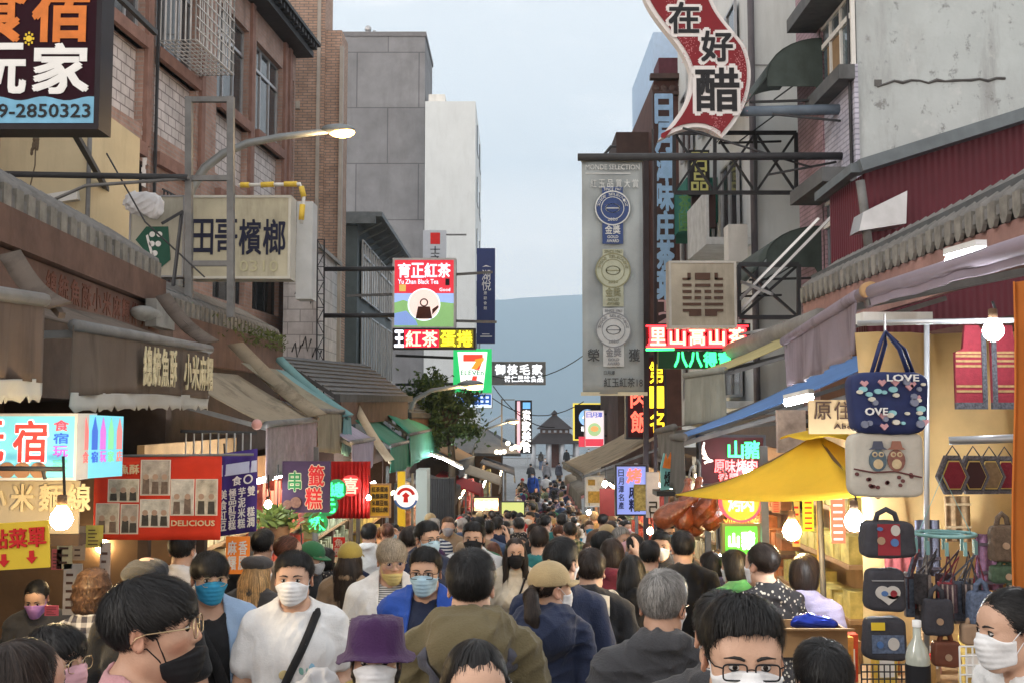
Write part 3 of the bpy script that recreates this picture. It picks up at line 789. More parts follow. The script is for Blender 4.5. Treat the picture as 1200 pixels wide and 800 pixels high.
def wear(o_mesh, mat, parent, name, label=None):
    o = bpy.data.objects.new(name, o_mesh); o.parent = parent; COL.objects.link(o)
    ms = mats_of(mat)
    if len(o_mesh.materials) == 0:
        for m in ms: o_mesh.materials.append(m)
    for i, m in enumerate(ms): o.material_slots[i].link = 'OBJECT'; o.material_slots[i].material = m
    if label: o['label'] = label
    return o
BLANK = None
def build_person(sp, lod=0):
    'meshes of one figure, facing -y, feet at the origin'
    P = []; bm, S, T = body_mesh(sp, lod); P.append(('body', bm, 'skin'))
    rib = {0: 7500, 1: 1900, 2: 300}[lod] * sp.get('rib', 1)
    if sp.get('hair') != 'none': P.append(('hair', hair_mesh(sp, T, lod, int(rib)), 'hair'))
    ts, inf = top_sdf(sp)
    P.append((sp.get('top_name', {'tee': 'tee_shirt', 'tank': 'tank_top', 'coat': 'coat', 'dress': 'dress'}.get(sp.get('top', ('tee',))[0], sp.get('top', ('tee',))[0])), np_mesh('top', *ts.mesh(cloth_axes(lod, ts, inf), inf)), 'top'))
    tr, sh = legs_meshes(sp, lod); P.append(('trousers', tr, 'legs')); P += [('shoe', x, 'shoe') for x in sh]
    if sp.get('mask', True): P.append(('face_mask', mask_mesh(sp, T, lod, sp.get('mask') == 'low'), 'mask'))
    if lod < 2 or sp.get('face'):
        for e in (1, -1): P.append(('eye', eye_mesh(T, e), 'eye'))
    if lod < 2:
        for e in (1, -1): P.append(('eyebrow', brow_mesh(S, T, e), 'brow'))
    if sp.get('glasses'): P.append(('glasses', glasses_mesh(T, sp['glasses']), 'glass'))
    if sp.get('hat'): P.append(({'flat': 'flat_cap', 'bucket': 'sun_hat'}.get(sp['hat'], sp['hat']), hat_mesh(sp['hat'], head_T(sp.get('head', (0, 0))[0] + sp.get('hat_yaw', 0), *sp.get('head', (0, 0))[1:]), sp.get('seed', 0)), 'hat'))
    for i, s_ in enumerate(sp.get('straps', [])): P.append(('strap', strap_mesh(ts, inf, s_, sp.get('strap_w', .035)), 'strap'))
    if sp.get('pack'): P.append(('backpack', pack_mesh(ts, sp['pack']), 'pack'))
    return P, ts, inf, T
# ------------------------------------------------------------------ fabrics and other body materials
def cloth(name, col, rough=.85, var=.12, emitw=0):
    return M('cloth_' + name, col, rough, var, 14, .25, bscale=160, sheen=.15)
CL = {k: cloth(k, c) for k, c in dict(black=(.016, .016, .018), charcoal=(.05, .05, .055), navy=(.018, .026, .06), blue=(.03, .09, .42), white=(.72, .72, .72), cream=(.6, .54, .44), grey=(.26, .26, .28),
    olive=(.13, .105, .055), burgundy=(.11, .015, .03), tan=(.27, .19, .12), pink=(.52, .27, .29), red=(.45, .03, .03), purple=(.052, .018, .072), lavender=(.36, .32, .45), denim=(.07, .11, .2), brown=(.11, .065, .04),
    beige=(.47, .38, .29), teal=(.03, .17, .18), mustard=(.36, .27, .06), slate=(.085, .085, .11), green=(.03, .14, .06), sky=(.3, .42, .6), khaki=(.4, .3, .16)).items()}
HAIR = {k: hair_mat(k, c) for k, c in dict(black=(.012, .011, .011), dark=(.022, .015, .012), brown=(.055, .03, .018), grey=(.2, .19, .18), ash=(.33, .27, .2), blond=(.42, .27, .13), auburn=(.09, .035, .02)).items()}
MASKM = {k: M('mask_' + k, c, .8, .05, 20, .1) for k, c in dict(white=(.74, .74, .75), blue=(.03, .24, .42), sky=(.42, .6, .72), black=(.015, .015, .017), pink=(.6, .35, .4), yellow=(.62, .5, .2), purple=(.38, .2, .5), green=(.35, .6, .52), grey=(.3, .3, .33)).items()}
EYE_W = M('eye_white', (.62, .58, .55), .25, .05); EYE_I = M('iris_brown', (.03, .016, .01), .15, .1); EYE_P = M('pupil_black', (.004, .004, .004), .1, 0); LASH = M('eyelash_black', (.01, .008, .008), .6, 0)
RIM = {'black': M('glasses_black', (.012, .012, .014), .3, .05), 'gold': M('glasses_gold', (.55, .42, .25), .3, .05, metal=1), 'brown': M('glasses_brown', (.06, .03, .02), .3, .1)}
def lens_mat():
    if 'lens_clear' in MATS: return MATS['lens_clear']
    m = M('lens_clear', (1, 1, 1), .03, 0); t = m.node_tree; g = t.nodes.new('ShaderNodeBsdfGlossy'); g.inputs['Roughness'].default_value = .03; tr = t.nodes.new('ShaderNodeBsdfTransparent'); x = t.nodes.new('ShaderNodeMixShader')
    x.inputs[0].default_value = .09; t.links.new(tr.outputs[0], x.inputs[1]); t.links.new(g.outputs[0], x.inputs[2]); t.links.new(x.outputs[0], t.nodes['Material Output'].inputs[0]); return m
LENS = lens_mat()
SHOE = M('shoe_dark', (.03, .03, .035), .5); SHOE_W = M('shoe_white', (.6, .6, .6), .5)
def dress_up(parts, look, label, loc, yaw, scale=1.0, group=None, extra=None):
    'links one person: parts share mesh data, materials are set per object'
    r = thing('person', label, 'person', loc, group, yaw); r.scale = (scale,) * 3
    sk = skin_mat(look.get('skin', 0), SKINS[look.get('skin', 0)])
    for nm, me, slot in parts:
        m = {'skin': sk, 'hair': HAIR[look.get('hair', 'black')], 'top': look.get('top_mat') or CL[look.get('top', 'black')], 'legs': CL[look.get('legs', 'black')], 'shoe': SHOE if look.get('shoe', 0) == 0 else SHOE_W,
             'mask': MASKM[look.get('mask', 'white')], 'eye': [EYE_W, EYE_I, EYE_P, sk, LASH], 'brow': HAIR['ash' if look.get('hair') in ('ash', 'blond') else 'black'] if look.get('hair') != 'grey' else HAIR['grey'], 'glass': [RIM[look.get('rim', 'black')], LENS],
             'hat': look.get('hat_mat') or CL[look.get('hat', 'black')], 'strap': CL[look.get('strap', 'black')], 'pack': CL[look.get('pack', 'black')]}[slot]
        wear(me, m, r, nm)
    return r

def pattern(name, c1, c2, kind, k):
    m = M('cloth_' + name, c1, .85, .12, 14, .2, bscale=160); t = m.node_tree; N = t.nodes.new; K = t.links.new; c = N('ShaderNodeTexCoord'); x = next(n for n in t.nodes if n.bl_idname == 'ShaderNodeMix'); mx = N('ShaderNodeMix'); mx.data_type = 'RGBA'; mx.inputs[6].default_value = (*c1, 1); mx.inputs[7].default_value = (*c2, 1)
    def band(d, pos=.5): w = N('ShaderNodeTexWave'); w.bands_direction = d; w.inputs['Scale'].default_value = k; w.inputs['Distortion'].default_value = .4; r = N('ShaderNodeMath'); r.operation = 'GREATER_THAN'; r.inputs[1].default_value = pos; K(c.outputs['Object'], w.inputs['Vector']); K(w.outputs['Fac'], r.inputs[0]); return r.outputs[0]
    if kind == 'stripe': fac = band('Z')
    elif kind == 'check': a, b = band('Z', .6), band('X', .6); s_ = N('ShaderNodeMath'); s_.operation = 'MULTIPLY_ADD'; s_.inputs[1].default_value = .5; K(a, s_.inputs[0]); h = N('ShaderNodeMath'); h.operation = 'MULTIPLY'; h.inputs[1].default_value = .5; K(b, h.inputs[0]); K(h.outputs[0], s_.inputs[2]); fac = s_.outputs[0]
    else: v = N('ShaderNodeTexVoronoi'); v.inputs['Scale'].default_value = k; K(c.outputs['Object'], v.inputs['Vector']); r = N('ShaderNodeMath'); r.operation = 'LESS_THAN'; r.inputs[1].default_value = .28 if kind == 'dot' else .4; K(v.outputs['Distance'], r.inputs[0]); fac = r.outputs[0]
    K(fac, mx.inputs[0]); K(mx.outputs[2], x.inputs[6]); return m
CL['striped'] = pattern('striped', (.6, .6, .58), (.03, .04, .09), 'stripe', 9); CL['red striped'] = pattern('redstriped', (.6, .55, .5), (.35, .05, .07), 'stripe', 12); CL['checked'] = pattern('checked', (.05, .05, .07), (.42, .42, .44), 'check', 7); CL['green checked'] = pattern('greencheck', (.05, .09, .06), (.3, .3, .2), 'check', 6); CL['flowered'] = pattern('flowered', (.05, .05, .1), (.5, .35, .35), 'flower', 26); CL['dotted'] = pattern('dotted', (.03, .028, .03), (.4, .36, .3), 'dot', 42); CL['newsprint'] = pattern('newsprint', (.62, .62, .62), (.12, .12, .12), 'stripe', 30)
# ================================================================== ground, lake, hills
mt_paving = M('paving_grey', (.23, .235, .24), .8, .2, 1.5, .2, grime=.4)
mt_asphalt = M('asphalt', (.055, .055, .058), .75, .25, 2, .3, bscale=90)
def strip(x0, x1, y0, y1, step, dz=0, nx=2):
    mb = MB(); n = int((y1 - y0) / step) + 1; ys = [y0 + (y1 - y0) * i / n for i in range(n + 1)]; xs = [x0 + (x1 - x0) * i / (nx - 1) for i in range(nx)]
    V = [(x, y, gz(y) + dz) for y in ys for x in xs]
    F = [(i * nx + j, i * nx + j + 1, (i + 1) * nx + j + 1, (i + 1) * nx + j) for i in range(n) for j in range(nx - 1)]
    return mb.add(V, F, False)
struct('ground', strip(-400, 400, -30, 106, 1.5), mt_paving)
struct('street', strip(-3.3, 3.3, -6, 47, .75, .004), mt_asphalt)
mb = MB(); mb.box(-400, 400, 105.5, 106.5, -8, -2.55); struct('shore_wall', mb, mt_paving)
lake = M('lake_water', (.05, .08, .1), .3, .1, .02, 0, spec=.6)
t_ = lake.node_tree; nz_ = t_.nodes.new('ShaderNodeTexNoise'); nz_.inputs['Scale'].default_value = .8; c_ = t_.nodes.new('ShaderNodeTexCoord'); mpp = t_.nodes.new('ShaderNodeMapping'); mpp.inputs['Scale'].default_value = (.15, 1, 1)
t_.links.new(c_.outputs['Object'], mpp.inputs[0]); t_.links.new(mpp.outputs[0], nz_.inputs['Vector']); b_ = t_.nodes.new('ShaderNodeBump'); b_.inputs['Strength'].default_value = 1; b_.inputs['Distance'].default_value = .5; t_.links.new(nz_.outputs['Fac'], b_.inputs['Height']); t_.links.new(b_.outputs[0], t_.nodes['Principled BSDF'].inputs['Normal'])
mb = MB(); mb.add([(-5200, 106.5, -6), (5200, 106.5, -6), (5200, 4700, -6), (-5200, 4700, -6)], [(0, 1, 2, 3)]); struct('lake_water', mb, lake)
mb = MB(); nx, ny = 150, 26; V = []
for j in range(ny):
    for i in range(nx):
        x = -4600 + 9200 * i / (nx - 1); y = 3750 + 1100 * j / (ny - 1); t = j / (ny - 1)
        ridge = 490 + 40 * mnoise.noise(Vector((x * .0011 + 3, 0, 0))) + 20 * mnoise.noise(Vector((x * .004, 7, 0))) + 5 * mnoise.noise(Vector((x * .017, 3, 0)))
        sl = math.sin(min(t / .55, 1) * math.pi / 2) if t < .55 else 1 - (t - .55) * .5
        z = -8 + (ridge + 8) * sl * (1 + .10 * (1 - sl) * mnoise.noise(Vector((x * .003, y * .003, 1)))) + 16 * mnoise.noise(Vector((x * .01, y * .01, 4))) * (sl > .1) * (1 - sl)
        V.append((x, y, z))
mb.add(V, [(j * nx + i, j * nx + i + 1, (j + 1) * nx + i + 1, (j + 1) * nx + i) for j in range(ny - 1) for i in range(nx - 1)], True)
struct('forest_hills', mb, M('forest_far', (.045, .075, .05), .95, .3, .02))
# the air over the lake
hz = M('haze_air', (1, 1, 1)); t_ = hz.node_tree; t_.nodes.clear(); vo = t_.nodes.new('ShaderNodeVolumePrincipled'); ou = t_.nodes.new('ShaderNodeOutputMaterial')
vo.inputs['Color'].default_value = (.66, .84, 1, 1); vo.inputs['Density'].default_value = .00042; vo.inputs['Anisotropy'].default_value = .1; t_.links.new(vo.outputs[0], ou.inputs['Volume'])
if HAZE:
    mb = MB(); mb.box(-5000, 5000, -60, 4900, -9, 640); struct('haze', mb, hz, 'stuff')
# ================================================================== facade helpers
class Fac:
    'a vertical facade plane: s runs along it away from the camera, z up, n points to the street'
    def __init__(s, x0, y0, slope, side): s.x0, s.y0, s.k, s.side = x0, y0, slope, side; s.d = Vector((slope, 1, 0)).normalized(); s.n = Vector((-s.d.y * side, s.d.x * side, 0)); 
    def hit(s, px, py):
        u = at(px, py, 1.0).x; Y = (s.x0 - s.k * s.y0) / (u - s.k); p = at(px, py, Y); return ((p.y - s.y0) / s.d.y, p.z)
    def P(s, a, z, o=0): p = Vector((s.x0, s.y0, 0)) + s.d * a + s.n * o; return Vector((p.x, p.y, z))
    def box(s, mb, a0, a1, z0, z1, o0, o1): return mb.obox(s.P(a0, z0, o0), s.d * (a1 - a0), (0, 0, z1 - z0), s.n * (o1 - o0))
    def boxpx(s, mb, p0, p1, o0, o1):
        a, b = s.hit(*p0), s.hit(*p1); return s.box(mb, min(a[0], b[0]), max(a[0], b[0]), min(a[1], b[1]), max(a[1], b[1]), o0, o1)
def holes(f, mb, a0, a1, z0, z1, th, ops):
    'wall slab on facade f with rectangular openings (a0,a1,z0,z1): cells between openings are filled'
    A = sorted({a0, a1, *[o[0] for o in ops], *[o[1] for o in ops]}); Z = sorted({z0, z1, *[o[2] for o in ops], *[o[3] for o in ops]})
    for i in range(len(A) - 1):
        run = None
        for j in range(len(Z) - 1):
            ca, cz = (A[i] + A[i + 1]) / 2, (Z[j] + Z[j + 1]) / 2
            solid = not any(o[0] < ca < o[1] and o[2] < cz < o[3] for o in ops)
            if solid and run is None: run = Z[j]
            if run is not None and (not solid or j == len(Z) - 2):
                e = Z[j + 1] if solid else Z[j]; f.box(mb, A[i], A[i + 1], run, e, -th, 0); run = None
def window(f, root, a0, a1, z0, z1, cols=3, rec=.16, fm=None, gm=None, top=.3, name='window', fw=.045):
    mb = MB(); f.box(mb, a0, a1, z0, z0 + fw, -rec, -rec + .05); f.box(mb, a0, a1, z1 - fw, z1, -rec, -rec + .05)
    for i in range(cols + 1):
        a = a0 + (a1 - a0 - fw) * i / cols; f.box(mb, a, a + fw, z0 + fw, z1 - fw, -rec, -rec + .05)
    if top:
        zt = z1 - (z1 - z0) * top; f.box(mb, a0 + fw, a1 - fw, zt, zt + fw * 1.5, -rec, -rec + .06)
    w = part(name, mb, fm, root); mb = MB(); f.box(mb, a0 + .01, a1 - .01, z0 + .01, z1 - .01, -rec + .008, -rec + .02); part('pane', mb, gm, w); return w
g_dark = MGlass('glass_dark', (.035, .04, .045), .1); g_blue = MGlass('glass_sky', (.09, .12, .14), .06)
alu = M('aluminium', (.42, .43, .45), .4, .15, 5, metal=.6); steel_dk = M('steel_dark', (.035, .036, .04), .55, .3, 6, .1); steel_gy = M('steel_galvanised', (.15, .15, .15), .6, .35, 5, .1, metal=.15); rust = M('steel_rusty', (.10, .065, .05), .8, .5, 7, .3)
wood_dk = M('wood_dark', (.07, .04, .028), .7, .35, 5, .2); wood_lt = M('wood_light', (.36, .22, .11), .65, .25, 4, .15); white_pt = M('white_paint', (.62, .62, .6), .6, .12, 3, .05, grime=.35); black_pt = M('black_paint', (.02, .02, .022), .5, .2)
# ================================================================== left: red brick building, set at an angle to the street
brick = MB_brick('brick_red', (.37, .245, .205), (.31, .2, .165), (.31, .26, .24), .24, .075, .011, grime=.5); brick_t = M('brick_trim', (.24, .14, .115), .8, .25, 4, .25, grime=.4)
tile_w = MB_brick('tile_white', (.56, .52, .51), (.52, .48, .475), (.2, .17, .17), .30, .17, .012, .5, grime=.45, bump=.25)
FB = Fac(-5.31, 25, .083, -1)
bb = thing('brick_building', 'old red brick building with white tiled panels and barred windows along the left side', 'building', FB.P(-6, gz(19), -3))
zs = FB.hit(254, 125)[1]; zl = FB.hit(120, 152)[1]; zt = FB.hit(262, 5)[1]; zc = FB.hit(318, 33)[1]
bay = [FB.hit(p, 150)[0] for p in (60, 118, 166, 180, 229, 253, 290, 299, 330, 336, 345.5)]
pan = [(bay[1], bay[2], zl + .45, zs - .02), (bay[3], bay[4], zl + .45, zs - .02), (bay[5], bay[6], zl + .42, zs - .02), (bay[7], bay[8], zl + .42, zs - .02)]
win = [(bay[5], bay[6], zs + .2, zt), (bay[7], bay[8], zs + .2, zt), (bay[9] + .06, bay[10] - .1, zl + .5, zt), (bay[3], bay[4], zs + .2, zt), (bay[1], bay[2], zs + .2, zt)]
low = [(bay[1] + .1, bay[2] + .3, zl - 2.0, zl - .15), (bay[3] + .3, bay[4], zl - 2.0, zl - .55), (bay[5], bay[6], zl - 2.0, zl - .4), (bay[7], bay[8], zl - 2.0, zl - .4)]
mb = MB(); holes(FB, mb, bay[0] - 3, bay[10], -3, zc, .3, pan + win + low); part('brick_wall', mb, brick, bb)
mb = MB(); FB.box(mb, bay[0] - 3, bay[10], -3, zc + 2.5, -6, -.32); part('inner_wall', mb, M('plaster_dark', (.12, .11, .1), .9), bb)  # dark plaster behind the brick front
for p in pan: mb = MB(); FB.box(mb, p[0] + .01, p[1] - .01, p[2] + .01, p[3] - .01, -.2, -.13); part('tile_panel', mb, tile_w, bb)
mb = MB()
for a, b in ((bay[1] - .1, bay[2]), (bay[3], bay[4]), (bay[5], bay[6]), (bay[7], bay[8])):
    FB.box(mb, a, b, zs - .02, zs + .18, -.1, .1); FB.box(mb, a, b, zl - .1, zl + .12, .003, .12)
for a in (bay[2], bay[4] + .1, bay[6] + .02, bay[8] + .02, bay[9]): FB.box(mb, a + .02, a + .2, zl + .12, zc, .003, .07)
part('string_course', mb, brick_t, bb)
for w in win: window(FB, bb, *w, cols=3 if w[1] - w[0] > .9 else 1, fm=alu, gm=g_dark)
for w in low: window(FB, bb, *w, cols=3, fm=steel_dk, gm=g_dark)
mb = MB(); FB.box(mb, bay[0] - 3, bay[10] + .1, zc, zc + .14, -.3, .42)
n = 60
for i in range(n):
    a = bay[0] - 3 + (bay[10] + 3.1 - bay[0]) * i / n; FB.box(mb, a, a + .09, zc + .14, zc + .26, -.3, .55)
FB.box(mb, bay[0] - 3, bay[10] + .1, zc + .26, zc + .34, -.3, .6); part('cornice', mb, steel_dk, bb)
mb = MB(); FB.box(mb, bay[0] - 3, bay[10] - .6, zc + .34, zc + 2.6, -.31, -.05); part('parapet', mb, MB_brick('brick_pale', (.32, .2, .16), (.27, .16, .13), (.25, .2, .19)), bb)
# projecting window cage on the upper floor
g0 = FB.hit(186, 20); a0, a1 = FB.hit(184, 30)[0], FB.hit(233, 30)[0]; zb = FB.hit(181, 52)[1]; zb = zs + .28; mb = MB()
for i in range(11):
    a = a0 + (a1 - a0) * i / 10; FB.box(mb, a, a + .018, zb, zb + 2.4, .66, .678); FB.box(mb, a, a + .018, zb, zb + .018, .05, .66)
for i in range(13):
    z = zb + 2.4 * i / 12; FB.box(mb, a0, a1, z, z + .018, .68, .695)
    if i % 4 == 0:
        for a in (a0, a1): FB.box(mb, a, a + .018, z, z + .018, .05, .66)
for i in range(8):
    o = .05 + .61 * i / 7
    for a in (a0, a1): FB.box(mb, a, a + .02, zb, zb + 2.4, o, o + .018)
    FB.box(mb, a0, a1, zb - .012, zb, o, o + .018)
part('window_cage', mb, M('white_bars', (.55, .55, .55), .5, .2), bb)
mb = MB(); a0, a1 = FB.hit(184, 190)[0], FB.hit(216, 190)[0]
for i in range(9): a = a0 + (a1 - a0) * i / 8; FB.box(mb, a, a + .025, zl - 2, zl - .5, .12, .145)
for z in (zl - 2, zl - 1.2, zl - .5): FB.box(mb, a0, a1 + .02, z, z + .03, .1, .12)
part('window_bars', mb, steel_dk, bb)
mb = MB(); a = FB.hit(178.5, 100)[0]; FB.box(mb, a, a + .05, zl - 1.2, zc, .05, .09); part('drain_pipe', mb, steel_dk, bb)
mb = MB(); p0 = FB.hit(170, 145); random.seed(4)
for k in range(14): z = p0[1] - k * .075; FB.box(mb, p0[0] - .08 + random.uniform(-.04, .03), p0[0] + .05 + random.uniform(-.02, .05), z - .075, z, .001, .004 + .001 * (k % 2))
part('paint_drip', mb, M('paint_drip', (.62, .6, .6), .7), bb)
# cream annex below the big sign
mb = MB(); cw = thing('cream_building', 'low cream plastered building behind the near tiled eave at left', 'building', (-6, 12.6, gz(12)))
p = at(104, 190, 12.5); mb.box(-11, p.x, 12.5, 14.2, -2, at(60, 120, 12.5).z); part('wall', mb, M('plaster_cream', (.55, .47, .31), .85, .1, 2, .1, grime=.25), cw)
mb = MB(); mb.tube([(p.x + .03, 12.44, 1), (p.x + .03, 12.44, 7.3)], .03); part('drain_pipe', mb, steel_gy, cw)
p0 = at(50, 240, 12.4); mb = MB(); mb.obox(p0, (.42, 0, .07), (.0, .2, .0), (-.02, 0, .12)); part('canopy', mb, white_pt, cw)
random.seed(2); mb = MB(); p0 = at(34, 225, 11.6); p1 = at(42, 163, 11.6); mb.tube([p0, p0.lerp(p1, .5) + Vector((.03, 0, 0)), p1], .008, 5)
for i in range(26): t = random.uniform(0, 1); q = p0.lerp(p1, .72 + .28 * t); mb.ball(q + Vector((random.uniform(-.03, .03), 0, 0)), (.018, .018, .03), 6, 4)
solo('roof_weed', mb, M('dry_weed', (.12, .09, .06), .9), 'single dry brown weed stalk growing up in front of the cream wall', 'plant')
# tan brick tower with pale fins
tb = thing('brick_tower', 'tall tan brick tower with pale vertical strips behind the street lamp', 'building', at(372, 480, 27.5)); mb = MB()
x0, x1, xm = at(344, 200, 26.5).x, at(398, 200, 26.5).x, at(379, 200, 26.5).x
mb.box(x0 - 3, xm, 26.5, 27.6, -3, 16); mb.box(xm, x1, 26.6, 27.6, -3, at(388, 34, 26.5).z); part('brick_wall', mb, MB_brick('brick_tan', (.5, .33, .25), (.4, .26, .2), (.22, .19, .17), .24, .075, .012, grime=.2), tb)
mb = MB()
for px in (370, 397): x = at(px, 200, 26.5).x; mb.box(x, x + .09, 26.44, 26.62, -3, 11.6 if px > 390 else 16.2)
x = at(347, 120, 26.5).x; mb.box(x, x + .1, 26.42, 26.5, at(0, 127, 26.4).z, at(0, 118, 26.4).z); part('pale_strip', mb, M('concrete_pale', (.42, .38, .34), .85, .15, 3, .2), tb)
# grey concrete tower and white block further off
conc = MB_brick('concrete_panels', (.205, .21, .225), (.19, .195, .21), (.11, .11, .12), 3.4, 3.1, .03, .85, grime=.3, bump=.1)
for n_ in conc.node_tree.nodes:
    if n_.bl_idname == 'ShaderNodeTexNoise': n_.inputs['Scale'].default_value *= .22
gt = thing('grey_tower', 'tall windowless grey concrete tower with panel joints', 'building', at(448, 480, 58)); mb = MB(); x0, x1 = at(398, 250, 55).x, at(497, 250, 55).x
mb.box(x0, x1, 55, 60, -3, at(450, 43, 55).z); part('wall', mb, conc, gt); mb = MB(); z = at(450, 43, 55).z; mb.box(x0 - .06, x1 + .06, 54.94, 60.06, z, z + .25); part('roof_edge', mb, M('concrete_edge', (.16, .16, .17), .9), gt)
mb = MB(); mb.tube([(x0 + 1.3, 56, z), (x0 + 1.3, 56, z + .8)], .12); mb.ball((x0 + 1.3, 56, z + .8), .2, 8, 6); mb.tube([(x0 + 1.65, 56, z), (x0 + 1.65, 56, z + .7)], .09); part('roof_vent', mb, alu, gt)
wb = thing('white_block', 'plain white apartment block standing right behind the grey concrete tower', 'building', at(527, 480, 58)); mb = MB(); x0, x1 = at(497.5, 250, 54).x, at(557, 250, 54).x
mb.box(x0, x1, 54, 64, -3, at(520, 119, 54).z); part('wall', mb, M('plaster_white_far', (.56, .6, .62), .85, .06, 1, grime=.12), wb); z = at(520, 119, 54).z; mb = MB(); mb.box(x0 + .1, x0 + 1, 55, 57, z, z + .7); part('roof_box', mb, white_pt, wb)
mb = MB()
for k in range(6): zz = 2 + 2.9 * k; mb.box(x1, x1 + .05, 56, 58, zz, zz + 1.4); mb.box(x1, x1 + .05, 60, 62, zz, zz + 1.4)
part('window', mb, g_dark, wb)
# blue-white panel house with grey glazed street front
FG = Fac(at(417, 300, 30).x, 30, 0, -1); X = FG.x0
gh = thing('panel_house', 'two storey house with pale blue metal side and long glazed grey front', 'building', (X - 2, 34, gz(34)))
zt = at(440, 256, 30).z; mb = MB(); mb.box(X - 5, X - .02, 30.02, 38.9, -3, zt - .1); part('side_wall', mb, M('panel_blue_white', (.46, .52, .6), .6, .06, 2, stripes=((1.2, 0, 0), .3, 'SAW')), gh)
mb = MB(); mb.box(X - 5, X + .8, 29.7, 39.3, zt, zt + .14); mb.box(X - 5, X + .62, 29.62, 29.7, zt - .22, zt + .02)
for k in range(9): y = 30.4 + k * 1.08; mb.obox((X, y, zt - .45), (.0, .08, 0), (.7, 0, .38), (0, 0, .06))
part('eave', mb, M('eave_metal', (.14, .16, .175), .6, .2), gh)
mb = MB(); FG.box(mb, 0, 9, -2.9, zt, -.02, 0); part('front_wall', mb, M('front_metal', (.10, .12, .13), .6, .25, stripes=((3, 0, 0), .4)), gh)
for k in range(4):
    window(FG, gh, .75 + k * 2.05, .75 + k * 2.05 + 1.75, zt - 2.3, zt - .5, 3, -.06, alu, g_blue, .28); window(FG, gh, .75 + k * 2.05, .75 + k * 2.05 + 1.75, zt - 4.6, zt - 2.7, 3, -.06, alu, g_dark, .0)
mb = MB(); mb.box(X - .35, X + .06, 29.9, 30.02, -2.9, zt - .22); part('corner_post', mb, M('front_post', (.07, .09, .1), .6), gh)
# white graffiti wall shed
gw = thing('white_shed', 'white boarded shed wall with black brush scribbles beside the betel nut sign', 'shed', at(358, 440, 23)); a = at(333, 285, 22.5); b = at(371, 430, 22.5)
mb = MB(); mb.box(a.x, b.x, 22.5, 25, b.z - 1.5, a.z - .05); part('wall', mb, MB_brick('board_white', (.55, .54, .54), (.5, .49, .5), (.3, .3, .3), .55, .28, .012, .6, grime=.5), gw)
mb = MB(); mb.obox((a.x - .3, 22.3, a.z + .28), (1.15, 0, -.42), (0, 2.9, 0), (0, 0, .09)); part('roof', mb, M('shed_roof', (.3, .29, .28), .7, .2), gw)
mb = MB(); random.seed(5)
for px, py in ((346, 345), (352, 338), (358, 350), (342, 412), (354, 405), (366, 418)): q = at(px, py, 22.49); mb.tube([q, q + Vector((.07, 0, .2)), q + Vector((.12, 0, -.12)), q + Vector((.2, 0, .15))], .018, 4)
part('brush_scribble', mb, black_pt, gw)
# steel lattice post with two rails
lp = thing('lattice_post', 'black steel lattice post carrying two long horizontal pipes', 'post', at(376, 425, 22)); mb = MB(); p0 = at(376, 425, 22); p1 = at(376, 281, 22)
for dx in (-.075, .075): mb.bar(p0 + Vector((dx, 0, -1.5)), p1 + Vector((dx, 0, 0)), .03)
for k in range(9): t0, t1 = k / 9, (k + 1) / 9; s_ = 1 if k % 2 else -1; mb.bar(p0.lerp(p1, t0) + Vector((-.075 * s_, 0, 0)), p0.lerp(p1, t1) + Vector((.075 * s_, 0, 0)), .016); mb.bar(p0.lerp(p1, t1) + Vector((-.075, 0, 0)), p0.lerp(p1, t1) + Vector((.075, 0, 0)), .018)
part('lattice', mb, steel_dk, lp)
for y in (315.5, 370): mb = MB(); mb.tube([at(380, y, 22), at(462, y - .5, 22)], .05); part('rail', mb, steel_dk, lp)
# ================================================================== right: concrete building with pink tiled street front
FR = Fac(at(1005, 300, 12.4).x, 12.4, 0, 1); XR = FR.x0
cb = thing('concrete_building', 'weathered grey concrete building with pink tiled front and window hoods at right', 'building', (XR + 2.5, 14, gz(14)))
mbw = MB(); mbw.box(XR + .05, XR + 6, 12.4, 12.4 + FR.hit(936, 100)[0], -2, 10.5)
cm = M('concrete_weathered', (.39, .43, .44), .9, .12, 1.2, .25, bscale=10, grime=.0)
t_ = cm.node_tree; N = t_.nodes.new; K = t_.links.new; b_ = t_.nodes['Principled BSDF']; src = b_.inputs['Base Color'].links[0].from_socket; c_ = N('ShaderNodeTexCoord')
for sc_, zs_, lo, hi, colr in ((1.5, .2, .50, .68, (.2, .2, .2, 1)), (6, .8, .58, .66, (.13, .13, .13, 1)), (3.1, .8, .57, .72, (.52, .54, .54, 1)), (.8, .4, .52, .75, (.28, .29, .29, 1))):
    mp_ = N('ShaderNodeMapping'); mp_.inputs['Scale'].default_value = (1, 1, zs_); n_ = N('ShaderNodeTexNoise'); n_.inputs['Scale'].default_value = sc_; n_.inputs['Detail'].default_value = 9; n_.inputs['Roughness'].default_value = .72
    K(c_.outputs['Object'], mp_.inputs[0]); K(mp_.outputs[0], n_.inputs['Vector']); r_ = N('ShaderNodeMapRange'); r_.inputs['From Min'].default_value = lo; r_.inputs['From Max'].default_value = hi; r_.inputs['To Max'].default_value = .75; K(n_.outputs['Fac'], r_.inputs['Value'])
    x_ = N('ShaderNodeMix'); x_.data_type = 'RGBA'; x_.inputs[7].default_value = colr; K(r_.outputs[0], x_.inputs[0]); K(src, x_.inputs[6]); src = x_.outputs[2]
K(src, b_.inputs['Base Color']); part('side_wall', mbw, cm, cb)
mb = MB(); random.seed(8); pts = []
for i in range(16): pts.append(at(1028 + i * 10, 97 - .25 * i + random.uniform(-2, 2) + (6 if i < 1 else 0), 12.395))
mb.tube(pts, [.012 + .012 * random.random() for _ in pts], 4); mb.obox(at(1025, 101, 12.39), (.09, 0, 0), (0, .02, 0), (0, 0, .08)); part('crack', mb, M('crack_dark', (.1, .1, .1), .9), cb)
